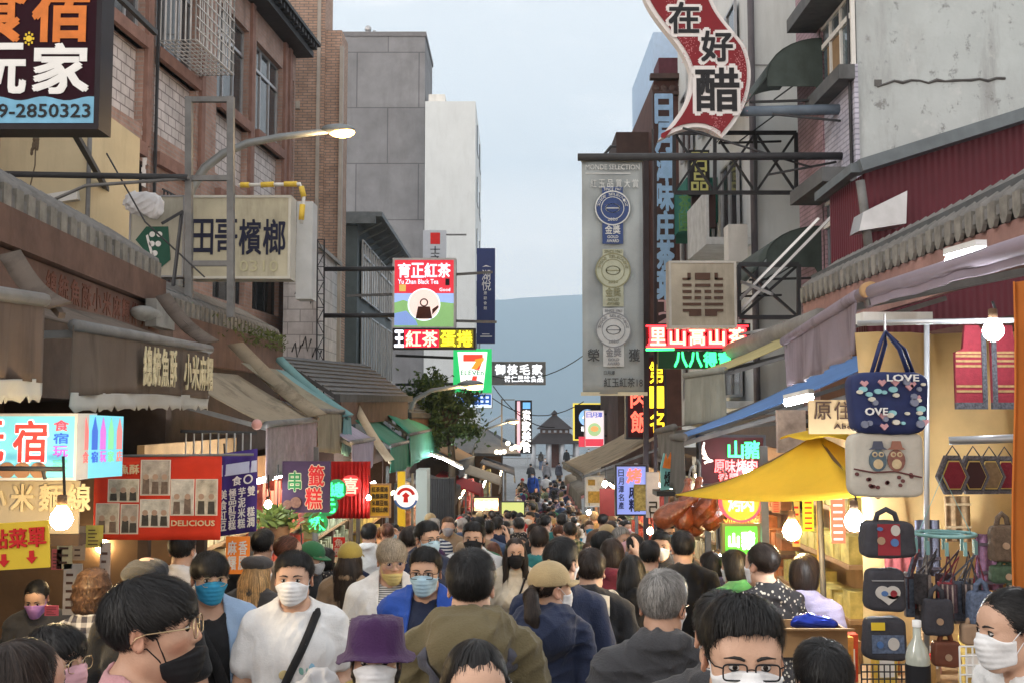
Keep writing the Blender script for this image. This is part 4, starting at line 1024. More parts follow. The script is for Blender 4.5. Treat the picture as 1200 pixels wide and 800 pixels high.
pink = MB_brick('tile_pink', (.36, .24, .27), (.32, .21, .245), (.2, .13, .15), .24, .065, .01, .5, grime=.25); lilac = MB_brick('tile_lilac', (.42, .42, .5), (.38, .38, .46), (.24, .24, .3), .24, .065, .01, .5, grime=.2)
aR = FR.hit(936, 100)[0]; am = FR.hit(965, 100)[0]
ops = []
for (pa, pt, pb, plow) in ((1001, 0, 962, 95), (1000, 225, 962, 320)):
    s0, s1 = FR.hit(pa, 60)[0], FR.hit(pb, 60)[0]; z1 = FR.hit(981, pt + (5 if pt else 12))[1]; z0 = FR.hit(981, plow)[1]; ops.append((s0 + .03, s1, z0, z1))
mb = MB(); holes(FR, mb, 0, am, -2, 10.5, .05, ops); part('front_wall', mb, lilac, cb)
mb = MB(); FR.box(mb, am, aR + .02, -2, 10.5, -.05, .02); part('front_wall', mb, pink, cb, 'pink tiled strip of the street front')
for o in ops:
    window(FR, cb, *o, 3, .03, white_pt, g_blue, .35); mb = MB(); FR.box(mb, o[0] - .05, o[1] + .15, o[3] + .02, o[3] + .2, .003, .42); part('window_hood', mb, M('hood_grey', (.1, .105, .11), .8, .2, grime=.5), cb)
    mb = MB(); FR.box(mb, o[0] - .05, o[1] + .1, o[2] - .2, o[2] - .02, .003, .2); part('window_sill', mb, M('hood_grey', (.1, .105, .11)), cb)
    mb = MB(); m_ = (o[0] + o[1]) / 2; FR.box(mb, o[0] + .5, o[0] + 1.05, o[2] + .05, o[3] - (o[3] - o[2]) * .36, -.018, -.008); part('curtain', mb, M('curtain_tan', (.24, .16, .09), .8), cb)
mb = MB(); mb.tube([(XR - .03, 12.45, 2.2), (XR - .03, 12.45, 10.4)], .02, 6); part('cable_run', mb, steel_dk, cb)
awn_g = M('awning_dark_green', (.045, .06, .055), .6, .25, 6, .1, grime=.3)
def dome_awning(pxn, pxf, ptop, pbot, label):
    'rounded hood awning on the far part of the front, open below'
    s0, s1 = FR.hit(pxn, ptop)[0], FR.hit(pxf, ptop)[0] + 1.0; z1 = FR.hit(pxn, ptop)[1]; z0 = FR.hit(pxn, pbot)[1]; o1 = .75
    t = thing('hood_awning', label, 'awning', FR.P((s0 + s1) / 2, z0, .3)); g = []
    for i in range(9):
        a = math.pi / 2 * i / 8; g.append([FR.P(s0 + (s1 - s0) * j / 4, z0 + (z1 - z0) * (.42 + .58 * math.cos(a)), .02 + o1 * math.sin(a)) for j in range(5)])
    g.append([FR.P(s0 + (s1 - s0) * j / 4, z0, o1 + .3) for j in range(5)])
    mb = MB(); mb.sheet(g, .015); part('hood', mb, awn_g, t); mb = MB(); poly = [(0, 0)] + [(o1 * math.sin(math.pi / 2 * i / 8), .42 + .58 * math.cos(math.pi / 2 * i / 8)) for i in range(9)][::1]
    poly = [(0, .0), (0, 1)] + [(o1 * math.sin(math.pi / 2 * i / 8), .42 + .58 * math.cos(math.pi / 2 * i / 8)) for i in range(1, 9)] + [(o1, .25), (.1, .25)]
    mb.prism(poly, FR.P(s0, z0, .02), FR.n, (0, 0, z1 - z0), FR.d * .012); part('side_panel', mb, awn_g, t)
    mb = MB()
    for s_ in (s0 + .05, s1 - .05): mb.bar(FR.P(s_, z0 + .05, .02), FR.P(s_, z0 + .02, o1 + .25), .03); mb.bar(FR.P(s_, z0 + (z1 - z0) * .6, .02), FR.P(s_, z0 + .05, o1 * .9), .02)
    part('frame', mb, steel_dk, t)
dome_awning(965, 935, 45, 122, 'upper dark green rounded hood awning beside the pink tiled strip'); dome_awning(964, 936, 265, 330, 'lower dark green rounded hood awning at the foot of the pink tiled strip')
# white building next to it
wl = thing('white_building', 'tall plain white rendered building between the pink tiled front and the red sign', 'building', at(910, 480, 17.5)); x0 = at(888, 200, 16.3).x
mb = MB(); mb.box(x0, x0 + 6, 16.4, 24, -2.5, 13); part('wall', mb, M('plaster_white', (.60, .62, .62), .85, .07, 1.5, .1, grime=.2), wl); mb = MB(); mb.box(x0 + .01, x0 + 4, 16.38, 16.42, at(0, 77, 16.4).z, at(0, 76, 16.4).z); part('joint', mb, M('joint_grey', (.3, .3, .3)), wl)
mb = MB(); mb.tube([(x0 - .06, 16.35, -2), (x0 - .06, 16.35, 12)], .055); part('drain_pipe', mb, M('pipe_brown', (.1, .09, .1), .6), wl)
FW = Fac(x0, 16.4, 0, 1)
for k in range(4):
    for j in range(3): window(FW, wl, 1 + j * 2.2, 2.4 + j * 2.2, 2.2 + 2.7 * k, 3.7 + 2.7 * k, 2, -.05, alu, g_dark, 0)
for k in range(3): mb = MB(); FW.box(mb, .4, 2.2, 2 + 2.7 * k, 2.12 + 2.7 * k, .0, .75); FW.box(mb, .4, 2.2, 2.12 + 2.7 * k, 2.9 + 2.7 * k, .7, .75); part('balcony', mb, M('balcony_pale', (.5, .52, .53), .7, .2, grime=.4), wl)
mb = MB(); q = at(876, 290, 16.0)
mb.box(q.x - .32, q.x - .02, 15.9, 16.25, q.z - .25, q.z + .35); part('water_heater', mb, white_pt, wl); mb = MB(); mb.box(x0 - .6, x0, 19.5, 22, at(0, 265, 20).z - .02, at(0, 215, 20).z); part('green_screen', mb, M('net_green', (.03, .17, .13), .7), wl)
# brown sided house front behind the signs
sh = thing('brown_house', 'dark brown house front of overlapping boards behind the blue vertical lettering', 'building', at(790, 480, 26)); mb = MB(); a, b = at(766, 95, 24), at(842, 95, 24)
mb.box(a.x, b.x + 2, 24, 31, -2.7, a.z); part('wall', mb, M('boards_brown', (.10, .05, .042), .75, .3, 3, stripes=((0, 1.1, 0), 1.0, 'SAW'), grime=.2), sh)
mb = MB(); c = at(722, 155, 25); mb.box(c.x, a.x, 25, 30, -2.7, c.z); part('side_wing', mb, M('boards_dark', (.07, .045, .04), .75, .3, 3, grime=.3), sh); mb = MB()
for k in range(7): q = at(768 + k * 10, 104, 23.9); mb.lathe([(.0, .02), (.07, .02), (.09, 0), (.07, -.02)], q, 12, (0, -1, 0))
mb.box(a.x - .05, b.x + .05, 23.85, 24, at(0, 113, 24).z, at(0, 109, 24).z); mb.box(a.x - .1, b.x + .1, 23.8, 24, a.z, a.z + .12); part('cornice', mb, M('boards_dark', (.07, .045, .04)), sh)
mb = MB(); mb.box(at(765, 20, 28).x, at(800, 20, 28).x, 28, 33, -2.7, at(780, 38, 28).z); bt = thing('blue_white_house', 'narrow house top with blue and white side showing past the red curved sign', 'building', at(780, 480, 30)); part('wall', mb, M('plaster_bluewhite', (.42, .55, .72), .7, .1), bt)
mb = MB(); mb.box(at(772, 80, 27).x, at(800, 80, 27).x, 27, 28, -2.7, at(780, 68, 27).z); part('maroon_wing', mb, M('maroon_metal', (.09, .02, .03), .6, .2, stripes=((9, 0, 0), .5)), bt)
# ================================================================== hanging signs
def lit(name, col, s): return M(name, col, .5, .04, 3, emit=s)
frame_w = M('sign_frame_white', (.55, .55, .55), .5); frame_d = M('sign_frame_dark', (.03, .03, .035), .5, .2); frame_g = M('sign_frame_grey', (.25, .25, .26), .5, .2, metal=.3)
ink_w = M('ink_white', (.75, .75, .74), .6, .05); ink_k = M('ink_black', (.015, .015, .018), .6, .1); ink_navy = M('ink_navy', (.015, .02, .09), .6, .1); ink_red = M('ink_red', (.55, .02, .02), .6, .1); ink_or = M('ink_orange', (.6, .17, .03), .5, .2)
ink_y = M('ink_yellow', (.7, .5, .04), .6, .1); ink_g = M('ink_grey', (.2, .2, .21), .6)
def letters(f, root, mat, fn, name='lettering'):
    b = MB(); fn(f, b); return part(name, b, mat, root)
# --- big maroon lightbox at the upper left
f, t = sign('hotel_sign', 'big maroon sign with orange and white characters over a blue phone number strip', 'sign', (-62, -75, 110, 146), 9.5, .28, .05, M('sign_maroon', (.02, .003, .008), .7, .15, spec=.1), M('frame_black_red', (.012, .008, .012), .5))
b = MB(); pts = [(0, .006), (1, .006)] + [(1 - i / 24, .135 + .011 * math.sin(i * .82 + 1)) for i in range(25)]; f.poly(b, pts, .002, .006); part('wave_panel', b, M('sign_skyblue', (.17, .40, .58), .5), t)
letters(f, t, ink_k, lambda f, b: f.text(b, '049-2850323', .2, .035, .975, .105, .009, .02))
def dots(f, b, u0, v0, u1, v1, s): f.row(b, s, u0, v0, u1, v1, .14, d=.004, bold=.035)
letters(f, t, ink_or, lambda f, b: dots(f, b, .10, .44, .97, .77, '食宿')); letters(f, t, ink_w, lambda f, b: dots(f, b, .12, .165, .98, .42, '玩家'))
b = MB(); random.seed(3)
for k in range(8): a = k * math.pi / 4; f.slab(b, .54 + .03 * math.cos(a) - .006, .45 + .03 * math.sin(a) - .006, .54 + .03 * math.cos(a) + .006, .45 + .03 * math.sin(a) + .006, .003, .008)
f.disc(b, .54, .45, .03, .003, .008, 12); part('star', b, ink_y, t)
b = MB(); b.bar(f.p(.7, 1.0, -.1), f.p(.7, 1.0, -.1) + Vector((-.2, 3.2, .3)), .06); b.bar(f.p(.7, .1, -.3), FB.P(-9, f.p(.7, .1).z, 0), .06); part('bracket', b, steel_dk, t)
# --- welded frame with pipe across, in front of the betel nut sign
wf = thing('welded_frame', 'tall welded grey steel frame standing on the tiled eave', 'frame', at(245, 372, 11.5)); 
for px in (221.5, 270.5): mb = MB(); mb.bar(at(px, 372, 11.5), at(px, 114, 11.5), .075); part('post', mb, steel_gy, wf)
for y in (117, 209, 309): mb = MB(); mb.bar(at(218, y, 11.5), at(274, y, 11.5), .06); part('rung', mb, steel_gy, wf)
mb = MB(); mb.tube([at(-60, 203, 11.4), at(220, 208, 11.4)], .035); part('cross_pipe', mb, steel_dk, wf); mb = MB(); mb.tube([at(50, 240, 11.3), at(100, 218, 11.35), at(222, 209, 11.4)], .02); part('conduit', mb, steel_gy, wf)
mb = MB(); mb.bar(at(214, 248, 11.4), at(190, 262, 11.2), .03); mb.bar(at(213, 250, 11.4), at(203, 335, 11.3), .03); mb.tube([at(125, 180, 11.5), at(170, 260, 11.3), at(240, 325, 11.4)], .01, 5); part('brace', mb, steel_dk, wf)
# --- betel nut sign
cream = M('sign_cream', (.40, .375, .28), .6, .2, 2.5, .05, grime=.5)
f, t = sign('betel_sign', 'cream lightbox sign with four dark blue brush characters behind a welded frame', 'sign', (224, 232, 337, 324), 12.2, .3, .03, cream, M('frame_cream', (.48, .47, .42), .6, .1))
letters(f, t, M('ink_blueblack', (.008, .01, .03), .6), lambda f, b: f.row(b, '田哥檳榔', -.02, .28, .98, .72, .1, d=.003, bold=.02)); letters(f, t, M('ink_faded', (.40, .38, .25), .7), lambda f, b: f.text(b, '0310', .5, .06, .9, .2, .003, .01))
b = MB(); f.slab(b, 1.03, -.25, 1.2, 1.02, -.6, -.3); part('rear_box', b, M('box_grey', (.45, .47, .48), .6, .1), t)
y_ = M('bamboo_yellow', (.6, .42, .06), .5, .15); b = MB(); p = [at(280, 217, 12.1), at(352, 216, 12.1), at(356, 232, 12.1), at(353, 262, 12.1)]; b.tube(p, .022); part('pipe', b, white_pt, t)
for q0, q1 in (((282, 217), (292, 217)), ((306, 217), (321, 216)), ((333, 216), (348, 216)), ((353, 219), (356, 231)), ((354.5, 240), (353, 258))): b = MB(); b.tube([at(*q0, 12.1), at(*q1, 12.1)], .034); part('tape', b, y_, t)
f, t = sign('betel_side_sign', 'pale blank sign panel with a green shield beside the welded frame', 'sign', (152, 231, 213, 323), 12.4, .2, .02, M('sign_pale', (.42, .40, .33), .6, .15, 2, .1, grime=.4), frame_g)
b = MB(); f.poly(b, [(.1, .45), (.3, .62), (.72, .62), (.78, .2), (.6, .1), (.3, .3)], .003, .012); part('green_badge', b, M('badge_green', (.02, .09, .06), .6), t); b = MB()
for u, v in ((.42, .52), (.56, .52), (.42, .4), (.54, .4), (.48, .28)): f.disc(b, u, v, .035, .013, .018, 12)
f.poly(b, [(.3, .5), (.34, .52), (.5, .15), (.46, .13)], .013, .018); part('white_dot', b, ink_w, t)
# white plastic bag caught on its corner
S_ = Sdf(); c = np.array(at(170, 239, 12.15)); S_.ell((0, 0, 0), (.23, .1, .15), .05); S_.ell((.12, -.02, -.1), (.1, .06, .09), .06); S_.ell((-.13, 0, .03), (.12, .08, .1), .06); S_.fold = folds(31, .013); V, F = S_.mesh([np.arange(-.34, .36, .014), np.arange(-.2, .2, .014), np.arange(-.26, .26, .014)])
b = MB(); b.add(list(V + c), F.tolist(), True); solo('plastic_bag', b, M('bag_white', (.66, .66, .68), .35, .1, 5, .3, trans=.15), 'crumpled white plastic bag caught on the corner of the pale blank sign', 'bag')
# --- black tea sign and the led strip below it
f, t = sign('tea_sign', 'red and green lightbox of a black tea shop above the led strip', 'sign', (462, 305, 531.5, 383), 24, .4, .05, lit('tea_field', (.22, .42, .16), .55), frame_w)
b = MB(); f.slab(b, 0, .50, 1, 1, .002, .006); part('red_field', b, lit('tea_red', (.62, .03, .05), .6), t); b = MB(); f.poly(b, [(0, .5), (0, .36), (.15, .4), (.4, .33), (.7, .38), (1, .35), (1, .5)], .003, .007); part('sky_field', b, lit('tea_sky', (.30, .42, .75), .6), t)
b = MB(); f.poly(b, [(0, .02), (0, .2), (.2, .24), (.36, .1), (.4, .02)], .003, .007); part('water_field', b, lit('tea_water', (.2, .3, .6), .6), t)
letters(f, t, lit('tea_white', (.8, .85, .95), .7), lambda f, b: (f.row(b, '育正紅茶', .05, .74, .95, .95, .08, d=.008, bold=.03), f.text(b, 'Yu Zhan Black Tea', .06, .64, .74, .71, .008, .02), f.text(b, 'Good', .76, .53, .94, .58, .008, .02)))
b = MB(); f.slab(b, .08, .53, .19, .63, .007, .01); part('gold_seal', b, lit('tea_gold', (.6, .4, .1), .6), t); b = MB(); f.slab(b, .86, .62, .93, .72, .007, .01); part('black_seal', b, ink_k, t)
b = MB(); f.disc(b, .5, .33, .36, .008, .014, 28, sy=1); part('badge', b, lit('tea_badge', (.7, .55, .5), .7), t); b = MB(); f.disc(b, .5, .33, .385, .007, .012, 28, ri=.355); part('badge_ring', b, lit('tea_white', (.8, .85, .95), .7), t)
b = MB(); f.poly(b, [(.36, .12), (.40, .30), (.60, .30), (.64, .12)], .016, .02); f.disc(b, .5, .36, .1, .016, .02, 16, ri=.07); f.poly(b, [(.64, .26), (.74, .32), (.75, .29), (.64, .18)], .016, .02); part('teapot', b, M('tea_brown', (.10, .03, .02), .6), t)
b = MB(); b.bar(f.p(1, .8, -.2), f.p(1, .8, -.2) + Vector((.9, .3, .1)), .06); b.bar(f.p(1, .1, -.2), f.p(1, .1, -.2) + Vector((1.0, .3, 0)), .06); b.bar(f.p(0, .5, -.2), f.p(0, .5, -.2) + Vector((-1.2, .3, 0)), .06); part('bracket', b, steel_gy, t)
f, t = sign('led_sign', 'narrow led strip sign with white, red and yellow glowing characters', 'sign', (461.5, 386, 556, 407.5), 23.8, .25, .03, M('led_black', (.02, .015, .02), .5), frame_d)
f.panel = None; b = MB(); f.slab(b, .13, .03, .56, .97, .002, .008); part('red_field', b, lit('led_redfield', (.7, .012, .04), 1.0), t); b = MB(); f.slab(b, .56, .03, .985, .97, .002, .008); part('green_field', b, lit('led_olive', (.16, .14, .01), .6), t)
letters(f, t, lit('led_white', (.85, .9, 1), 1.3), lambda f, b: f.text(b, '王', .01, .08, .12, .92, .009, .05)); letters(f, t, lit('led_pink', (1, .66, .45), 1.1), lambda f, b: f.row(b, '紅茶', .14, .08, .55, .92, .1, d=.009, bold=.025)); letters(f, t, lit('led_yellow', (1, .82, .03), 1.2), lambda f, b: f.row(b, '蛋捲', .57, .08, .98, .92, .1, d=.009, bold=.025))
# --- convenience store sign with seven
f, t = sign('store_sign', 'green framed white lightbox with a big red and orange seven', 'sign', (531, 408.5, 576, 459.5), 27, .35, .0, lit('seven_green', (.02, .42, .12), .8), frame_w)
b = MB(); f.poly(b, [(.11, .93), (.89, .93), (.78, .06), (.22, .06)], .003, .012); part('white_field', b, lit('seven_white', (.8, .84, .8), 1.0), t)
b = MB(); f.poly(b, [(.26, .87), (.26, .71), (.55, .71), (.60, .71), (.43, .1), (.59, .1), (.63, .4), (.77, .73), (.77, .87)], .013, .02); part('red_figure', b, lit('seven_red', (.75, .05, .03), .9), t)
b = MB(); f.poly(b, [(.57, .76), (.56, .72), (.60, .72), (.46, .54), (.62, .54), (.80, .74), (.8, .8)], .021, .026); part('orange_arc', b, lit('seven_orange', (.9, .25, .03), .9), t)
b = MB(); f.slab(b, .2, .38, .8, .52, .022, .03); part('name_field', b, lit('seven_white', (.8, .84, .8), 1.0), t); letters(f, t, lit('seven_letters', (.01, .25, .1), .5), lambda f, b: f.text(b, 'ELEVEn', .2, .4, .8, .51, .031, .03))
b = MB(); b.bar(f.p(0, .8, -.2), f.p(0, .8, -.2) + Vector((-1.6, .6, .1)), .07); b.bar(f.p(0, .2, -.2), f.p(0, .2, -.2) + Vector((-1.6, .6, 0)), .07); part('bracket', b, steel_dk, t)
f, t = sign('blue_sign', 'small white sign with blue characters hanging under the green seven sign', 'sign', (531, 461.5, 576, 477), 27, .3, .02, lit('bluesign_white', (.62, .75, .9), .8), frame_w)
letters(f, t, lit('bluesign_blue', (.02, .12, .5), .4), lambda f, b: f.row(b, '台灣田', .02, .22, .98, .95, .05, d=.004, bold=.05))
# --- white led sign, tall blue sign, grey sign
f, t = sign('white_led_sign', 'wide dark sign with glowing white characters hung over the street', 'sign', (577.5, 425, 638, 449), 31, .25, .04, M('led_grey', (.22, .23, .25), .5, .2), frame_g)
letters(f, t, lit('led_white2', (.95, .97, 1), 1.1), lambda f, b: (f.row(b, '御核毛家', .02, .44, .98, .93, .2, d=.005, bold=.024), f.row(b, '特仁風味食品', .22, .08, .98, .38, .12, d=.005, bold=.014)))
f, t = sign('blue_tall_sign', 'tall navy blue sign board on the edge of the white block', 'sign', (558.5, 291, 580, 402), 36, .3, .0, M('sign_navy', (.035, .05, .15), .5, .08), frame_d)
letters(f, t, ink_w, lambda f, b: (f.text(b, '湖', .28, .66, .74, .77, .004, .0), f.text(b, '悅', .28, .55, .78, .66, .004, .0), f.column(b, '景觀會館', .38, .34, .56, .55, .35, d=.004, bold=0), f.slab(b, .2, .065, .84, .075, .003, .006), f.slab(b, .3, .09, .7, .098, .003, .006), f.poly(b, [(.3, .8), (.5, .82), (.8, .8), (.5, .806)], .003, .006)))
f, t = sign('grey_seal_sign', 'pale grey sign with a red square seal and dark characters', 'sign', (495.5, 270, 522.5, 318), 40, .25, .0, M('sign_palegrey', (.42, .45, .5), .5, .05), frame_g)
b = MB(); f.slab(b, .32, .66, .74, .94, .003, .008); part('red_seal', b, ink_red, t); letters(f, t, ink_k, lambda f, b: f.column(b, '士之悅', .32, .0, .74, .62, .12, d=.004, bold=.01)); b = MB(); b.bar(f.p(1, .9, -.1), f.p(1, .9, -.1) + Vector((.8, 0, 0)), .06); b.tube([f.p(0, .9, -.1), f.p(.3, .99, -.1), f.p(.45, .8, -.1)], .05); part('bracket', b, steel_gy, t)
# --- far black sign with white characters
f, t = sign('black_tall_sign', 'narrow black upright sign with four white characters near the pavilion', 'sign', (603.5, 468.5, 623.5, 531), 44, .3, .0, M('sign_black', (.012, .012, .016), .4), frame_d)
letters(f, t, lit('led_white2', (.95, .97, 1), 1.1), lambda f, b: f.column(b, '袁家美食', .42, .02, .92, .82, .08, d=.005, bold=.04)); b = MB(); f.slab(b, .46, .84, .9, .96, .004, .01); part('blue_mark', b, lit('mark_blue', (.1, .3, .6), .8), t); b = MB(); f.slab(b, .12, .02, .3, .98, .004, .01); part('pink_strip', b, lit('strip_pink', (.6, .32, .4), .8), t)
# ================================================================== right side signs
# grey award banner on its long boom
bm_ = thing('sign_boom', 'long black boom pole reaching out from the concrete building over the street', 'pole', at(1003, 183, 12.9)); mb = MB(); mb.tube([at(677, 184.5, 13), at(1003, 183, 12.9)], .05); part('boom', mb, steel_dk, bm_)
mb = MB(); p = at(1003, 183, 12.9); mb.obox(p + Vector((-.02, -.15, -.22)), (.08, 0, 0), (0, .3, 0), (0, 0, .44)); part('base_plate', mb, steel_dk, bm_); mb = MB()
for a_, b_ in (((765, 152), (765, 184)), ((950, 196), (800, 150)), ((980, 190), (900, 205))): mb.tube([at(*a_, 13), at(*b_, 13)], .016, 5)
mb.tube([at(707, 183, 13), at(716, 172, 13), at(722, 172, 13)], .02, 5); part('stay', mb, steel_dk, bm_)
f = face_px(683, 190, 755, 461, 13.05); t = thing('award_banner', 'long silver grey banner with three round award badges hanging from the boom', 'banner', f.p(.5, 0)); g = []
for i in range(25):
    v = i / 24; g.append([f.p(u, 1 - v, .02 * math.sin(u * 7 + v * 5) + .012 * math.sin(v * 19 + u * 3)) for u in [k / 8 for k in range(9)]])
bnm = M('banner_grey', (.27, .30, .31), .5, .3, 1.1, .05); mb = MB(); mb.sheet(g, .006); part('cloth', mb, bnm, t)
mb = MB(); mb.bar(f.p(-.03, 0, 0), f.p(1.05, 0, 0), .045); mb.bar(f.p(-.01, 1.005, 0), f.p(1.01, 1.005, 0), .03); part('hem_bar', mb, M('hem_cream', (.5, .47, .35), .6), t)
silver = M('print_silver', (.50, .52, .52), .5); navyp = M('print_navy', (.03, .055, .16), .5); goldp = M('print_olive', (.33, .35, .27), .5); palep = M('print_pale', (.42, .44, .45), .5)
random.seed(1)
for k, (vc, base, ring, ink) in enumerate(((.795, navyp, silver, silver), (.525, goldp, silver, M('print_gold', (.2, .2, .12), .5)), (.27, palep, M('print_grey', (.2, .21, .23), .5), M('print_grey', (.2, .21, .23), .5)))):
    r_ = .29 * f.w; b = MB(); f.slab(b, .33, vc + .02, .67, vc + .092, .036, .04); f.slab(b, .33, vc - .155, .67, vc - .02, .036, .04); f.disc(b, .5, vc, r_, .037, .042); bd = part('award_badge', b, base, t)
    b = MB(); f.disc(b, .5, vc, r_, .0425, .047, 32, ri=r_ * .93); f.disc(b, .5, vc, r_ * .66, .0425, .047, 32, ri=r_ * .62)
    for q in (-1, 0, 1): f.disc(b, .5, vc, r_ * .4, .0425, .046, 20, ri=r_ * .36, sy=.3 + .35 * abs(q)) if q else f.disc(b, .5, vc, r_ * .42, .0425, .046, 20, ri=r_ * .39, sy=.62)
    f.slab(b, .38, vc - .002, .62, vc + .002, .0425, .046)
    s_ = 'MONDE SELECTION'
    for i, ch in enumerate(s_):
        if ch == ' ': continue
        a = math.pi * (.93 - .86 * i / (len(s_) - 1)); cu, cv = .5 + r_ * .8 * math.cos(a) / f.w, vc + r_ * .8 * math.sin(a) / f.h; f.text(b, ch, cu - .02, cv - .0055, cu + .02, cv + .0055, .0425, .01)
    f.text(b, '2020', .42, vc - .055, .58, vc - .043, .0425, .02); f.text(b, 'SINCE 1961', .36, vc + .076, .64, vc + .088, .0425, .01); f.row(b, '金獎', .37, vc - .112, .63, vc - .075, .1, d=.0425, bold=.02); f.text(b, 'GOLD', .41, vc - .131, .59, vc - .119, .0425, .02); f.text(b, 'AWARD', .40, vc - .149, .60, vc - .136, .0425, .02)
    part('lettering', b, ink, bd)
letters(f, t, M('print_dark', (.05, .055, .06), .5), lambda f, b: (f.text(b, '榮', .08, .137, .27, .19, .036, .015), f.text(b, '獲', .75, .137, .93, .19, .036, .015), f.text(b, '紅玉紅茶18', .34, .028, .97, .068, .036, .005), f.text(b, '日月潭', .34, .08, .52, .098, .036, .0)))
letters(f, t, silver, lambda f, b: (f.text(b, 'MONDE SELECTION', .06, .963, .95, .985, .036, .01), f.slab(b, .06, .945, .8, .949, .036, .039), f.row(b, '紅玉品質大賞', .12, .885, .95, .92, .3, d=.036, bold=.005)))
# red curved sign
def bez(p, n=14):
    o = []
    for i in range(n): t_ = i / n; a = 1 - t_; o.append(tuple(a ** 3 * p[0][k] + 3 * a * a * t_ * p[1][k] + 3 * a * t_ * t_ * p[2][k] + t_ ** 3 * p[3][k] for k in (0, 1)))
    return o
Yr = 13.4; fr = face_px(750, 0, 885, 165, Yr)
def pp(x, y): return ((x - 750) / 135, 1 - (y + 0) / 165)
out_ = bez([(750, -40), (748, 20), (800, 40), (810, 85)]) + bez([(810, 85), (812, 120), (790, 140), (771, 165)]) + bez([(771, 165), (800, 148), (825, 142), (846, 162)]) + bez([(846, 162), (880, 130), (890, 85), (873, 52)]) + bez([(873, 52), (850, 20), (830, 10), (832, -40)])
t = thing('vinegar_sign', 'big red curved sign with black brush characters outlined in white', 'sign', at(846, 162, Yr)); P2 = [pp(x, y) for x, y in out_]
b = MB(); fr.poly(b, P2, -.16, 0); part('edge_panel', b, M('sign_rim_white', (.62, .60, .6), .5, .08), t); cx, cy_ = .5, .4
def shrink(P, d):
    o = []; n = len(P)
    for i in range(n):
        a, c = Vector(P[i - 1]), Vector(P[(i + 1) % n]); v = Vector(((c - a).x * fr.w, (c - a).y * fr.h)); v.normalize(); o.append((P[i][0] - v.y * d / fr.w, P[i][1] + v.x * d / fr.h))
    return o
b = MB(); fr.poly(b, shrink(P2, .055), .003, .02); part('red_field', b, M('sign_darkred', (.17, .008, .014), .45, .2, 3), t)
b = MB(); random.seed(6)
for (cu, cv) in ((.42, .68), (.86, .55), (.30, .95), (.88, .30), (.66, .12)):
    for k in range(90):
        u, v = cu + random.gauss(0, .035), cv + random.gauss(0, .06); fr.slab(b, u, v, u + .006, v + .005, .02, .022)
part('speckle', b, M('speck_pink', (.5, .2, .22), .6), t)
for s_, bx in (('在', (.25, .745, .53, .985)), ('好', (.53, .545, .82, .78)), ('醋', (.48, .195, .87, .515))):
    b = MB(); fr.text(b, s_, *bx, .022, .075, .004); part('outline', b, M('sign_rim_white', (.62, .60, .6)), t); b = MB(); fr.text(b, s_, bx[0] + .012, bx[1] + .012, bx[2] - .012, bx[3] - .012, .031, .03, .004); part('lettering', b, ink_k, t)
b = MB(); b.tube([at(868, 131, Yr + .1), at(1003, 128, 12.9)], .07); part('support_pipe', b, M('pipe_blue_grey', (.10, .13, .17), .5, .2), t); b = MB(); p = at(1001, 128, 12.9); b.obox(p + Vector((0, -.12, -.2)), (.06, 0, 0), (0, .24, 0), (0, 0, .4)); b.bar(at(985, 142, 12.9), at(905, 134, 12.9), .025); part('bracket', b, steel_dk, t)
# steel trusses
def truss(label, x0, x1, y0, y1, Y, bays, grp=None):
    t = thing('sign_truss', label, 'truss', at(x1, y1, Y), grp); mb = MB()
    for y in (y0, y1): mb.bar(at(x0, y, Y), at(x1, y, Y), .055)
    for i in range(bays + 1): x = x0 + (x1 - x0) * i / bays; mb.bar(at(x, y0, Y), at(x, y1, Y), .05)
    for i in range(bays): a, b = x0 + (x1 - x0) * i / bays, x0 + (x1 - x0) * (i + 1) / bays; mb.bar(at(a, y1, Y + .05), at(b, y0, Y + .05), .035); mb.bar(at(a, y0, Y + .09), at(b, y1, Y + .09), .035)
    part('lattice', mb, steel_dk, t)
truss('black steel truss fixed beside the pink tiled strip above the lattice sign', 790, 933, 156, 226, 15.2, 3); truss('black steel truss carrying the square bronze lattice sign', 866, 936, 310, 372, 13.6, 1)
mb = MB(); 
for a_, b_ in (((866, 352), (960, 256)), ((868, 364), (1000, 228)), ((866, 392), (935, 380)), ((868, 330), (905, 345))): mb.bar(at(*a_, 13.6), at(*b_, 13.0), .035)
solo('stay_rods', mb, alu, 'two bare metal stay rods slanting from the window hoods to the bronze sign', 'rod')
# bronze lattice sign
f, t = sign('bronze_sign', 'square weathered bronze sign with a brown block pattern', 'sign', (787, 308.5, 861, 381.5), 13.3, .25, .03, M('sign_bronze', (.34, .31, .25), .5, .3, 2, .1, metal=.25, grime=.45), M('frame_pale', (.42, .41, .38), .5))
b = MB()
for u0, v0, u1, v1 in ((.38, .73, .62, .84), (.18, .73, .31, .76), (.26, .73, .31, .84), (.69, .73, .82, .76), (.69, .73, .74, .84), (.18, .62, .32, .665), (.38, .62, .62, .665), (.68, .62, .82, .665), (.18, .52, .32, .565), (.37, .52, .47, .565), (.53, .52, .63, .565), (.68, .52, .82, .565), (.18, .42, .32, .465), (.37, .42, .47, .465), (.53, .42, .63, .465), (.68, .42, .82, .465), (.18, .32, .47, .36), (.53, .32, .82, .36), (.18, .22, .47, .26), (.53, .22, .82, .26), (.28, .15, .47, .22), (.53, .15, .72, .22)): f.slab(b, u0, v0, u1, v1, .002, .02)
part('block_pattern', b, M('pattern_brown', (.075, .04, .028), .6), t)
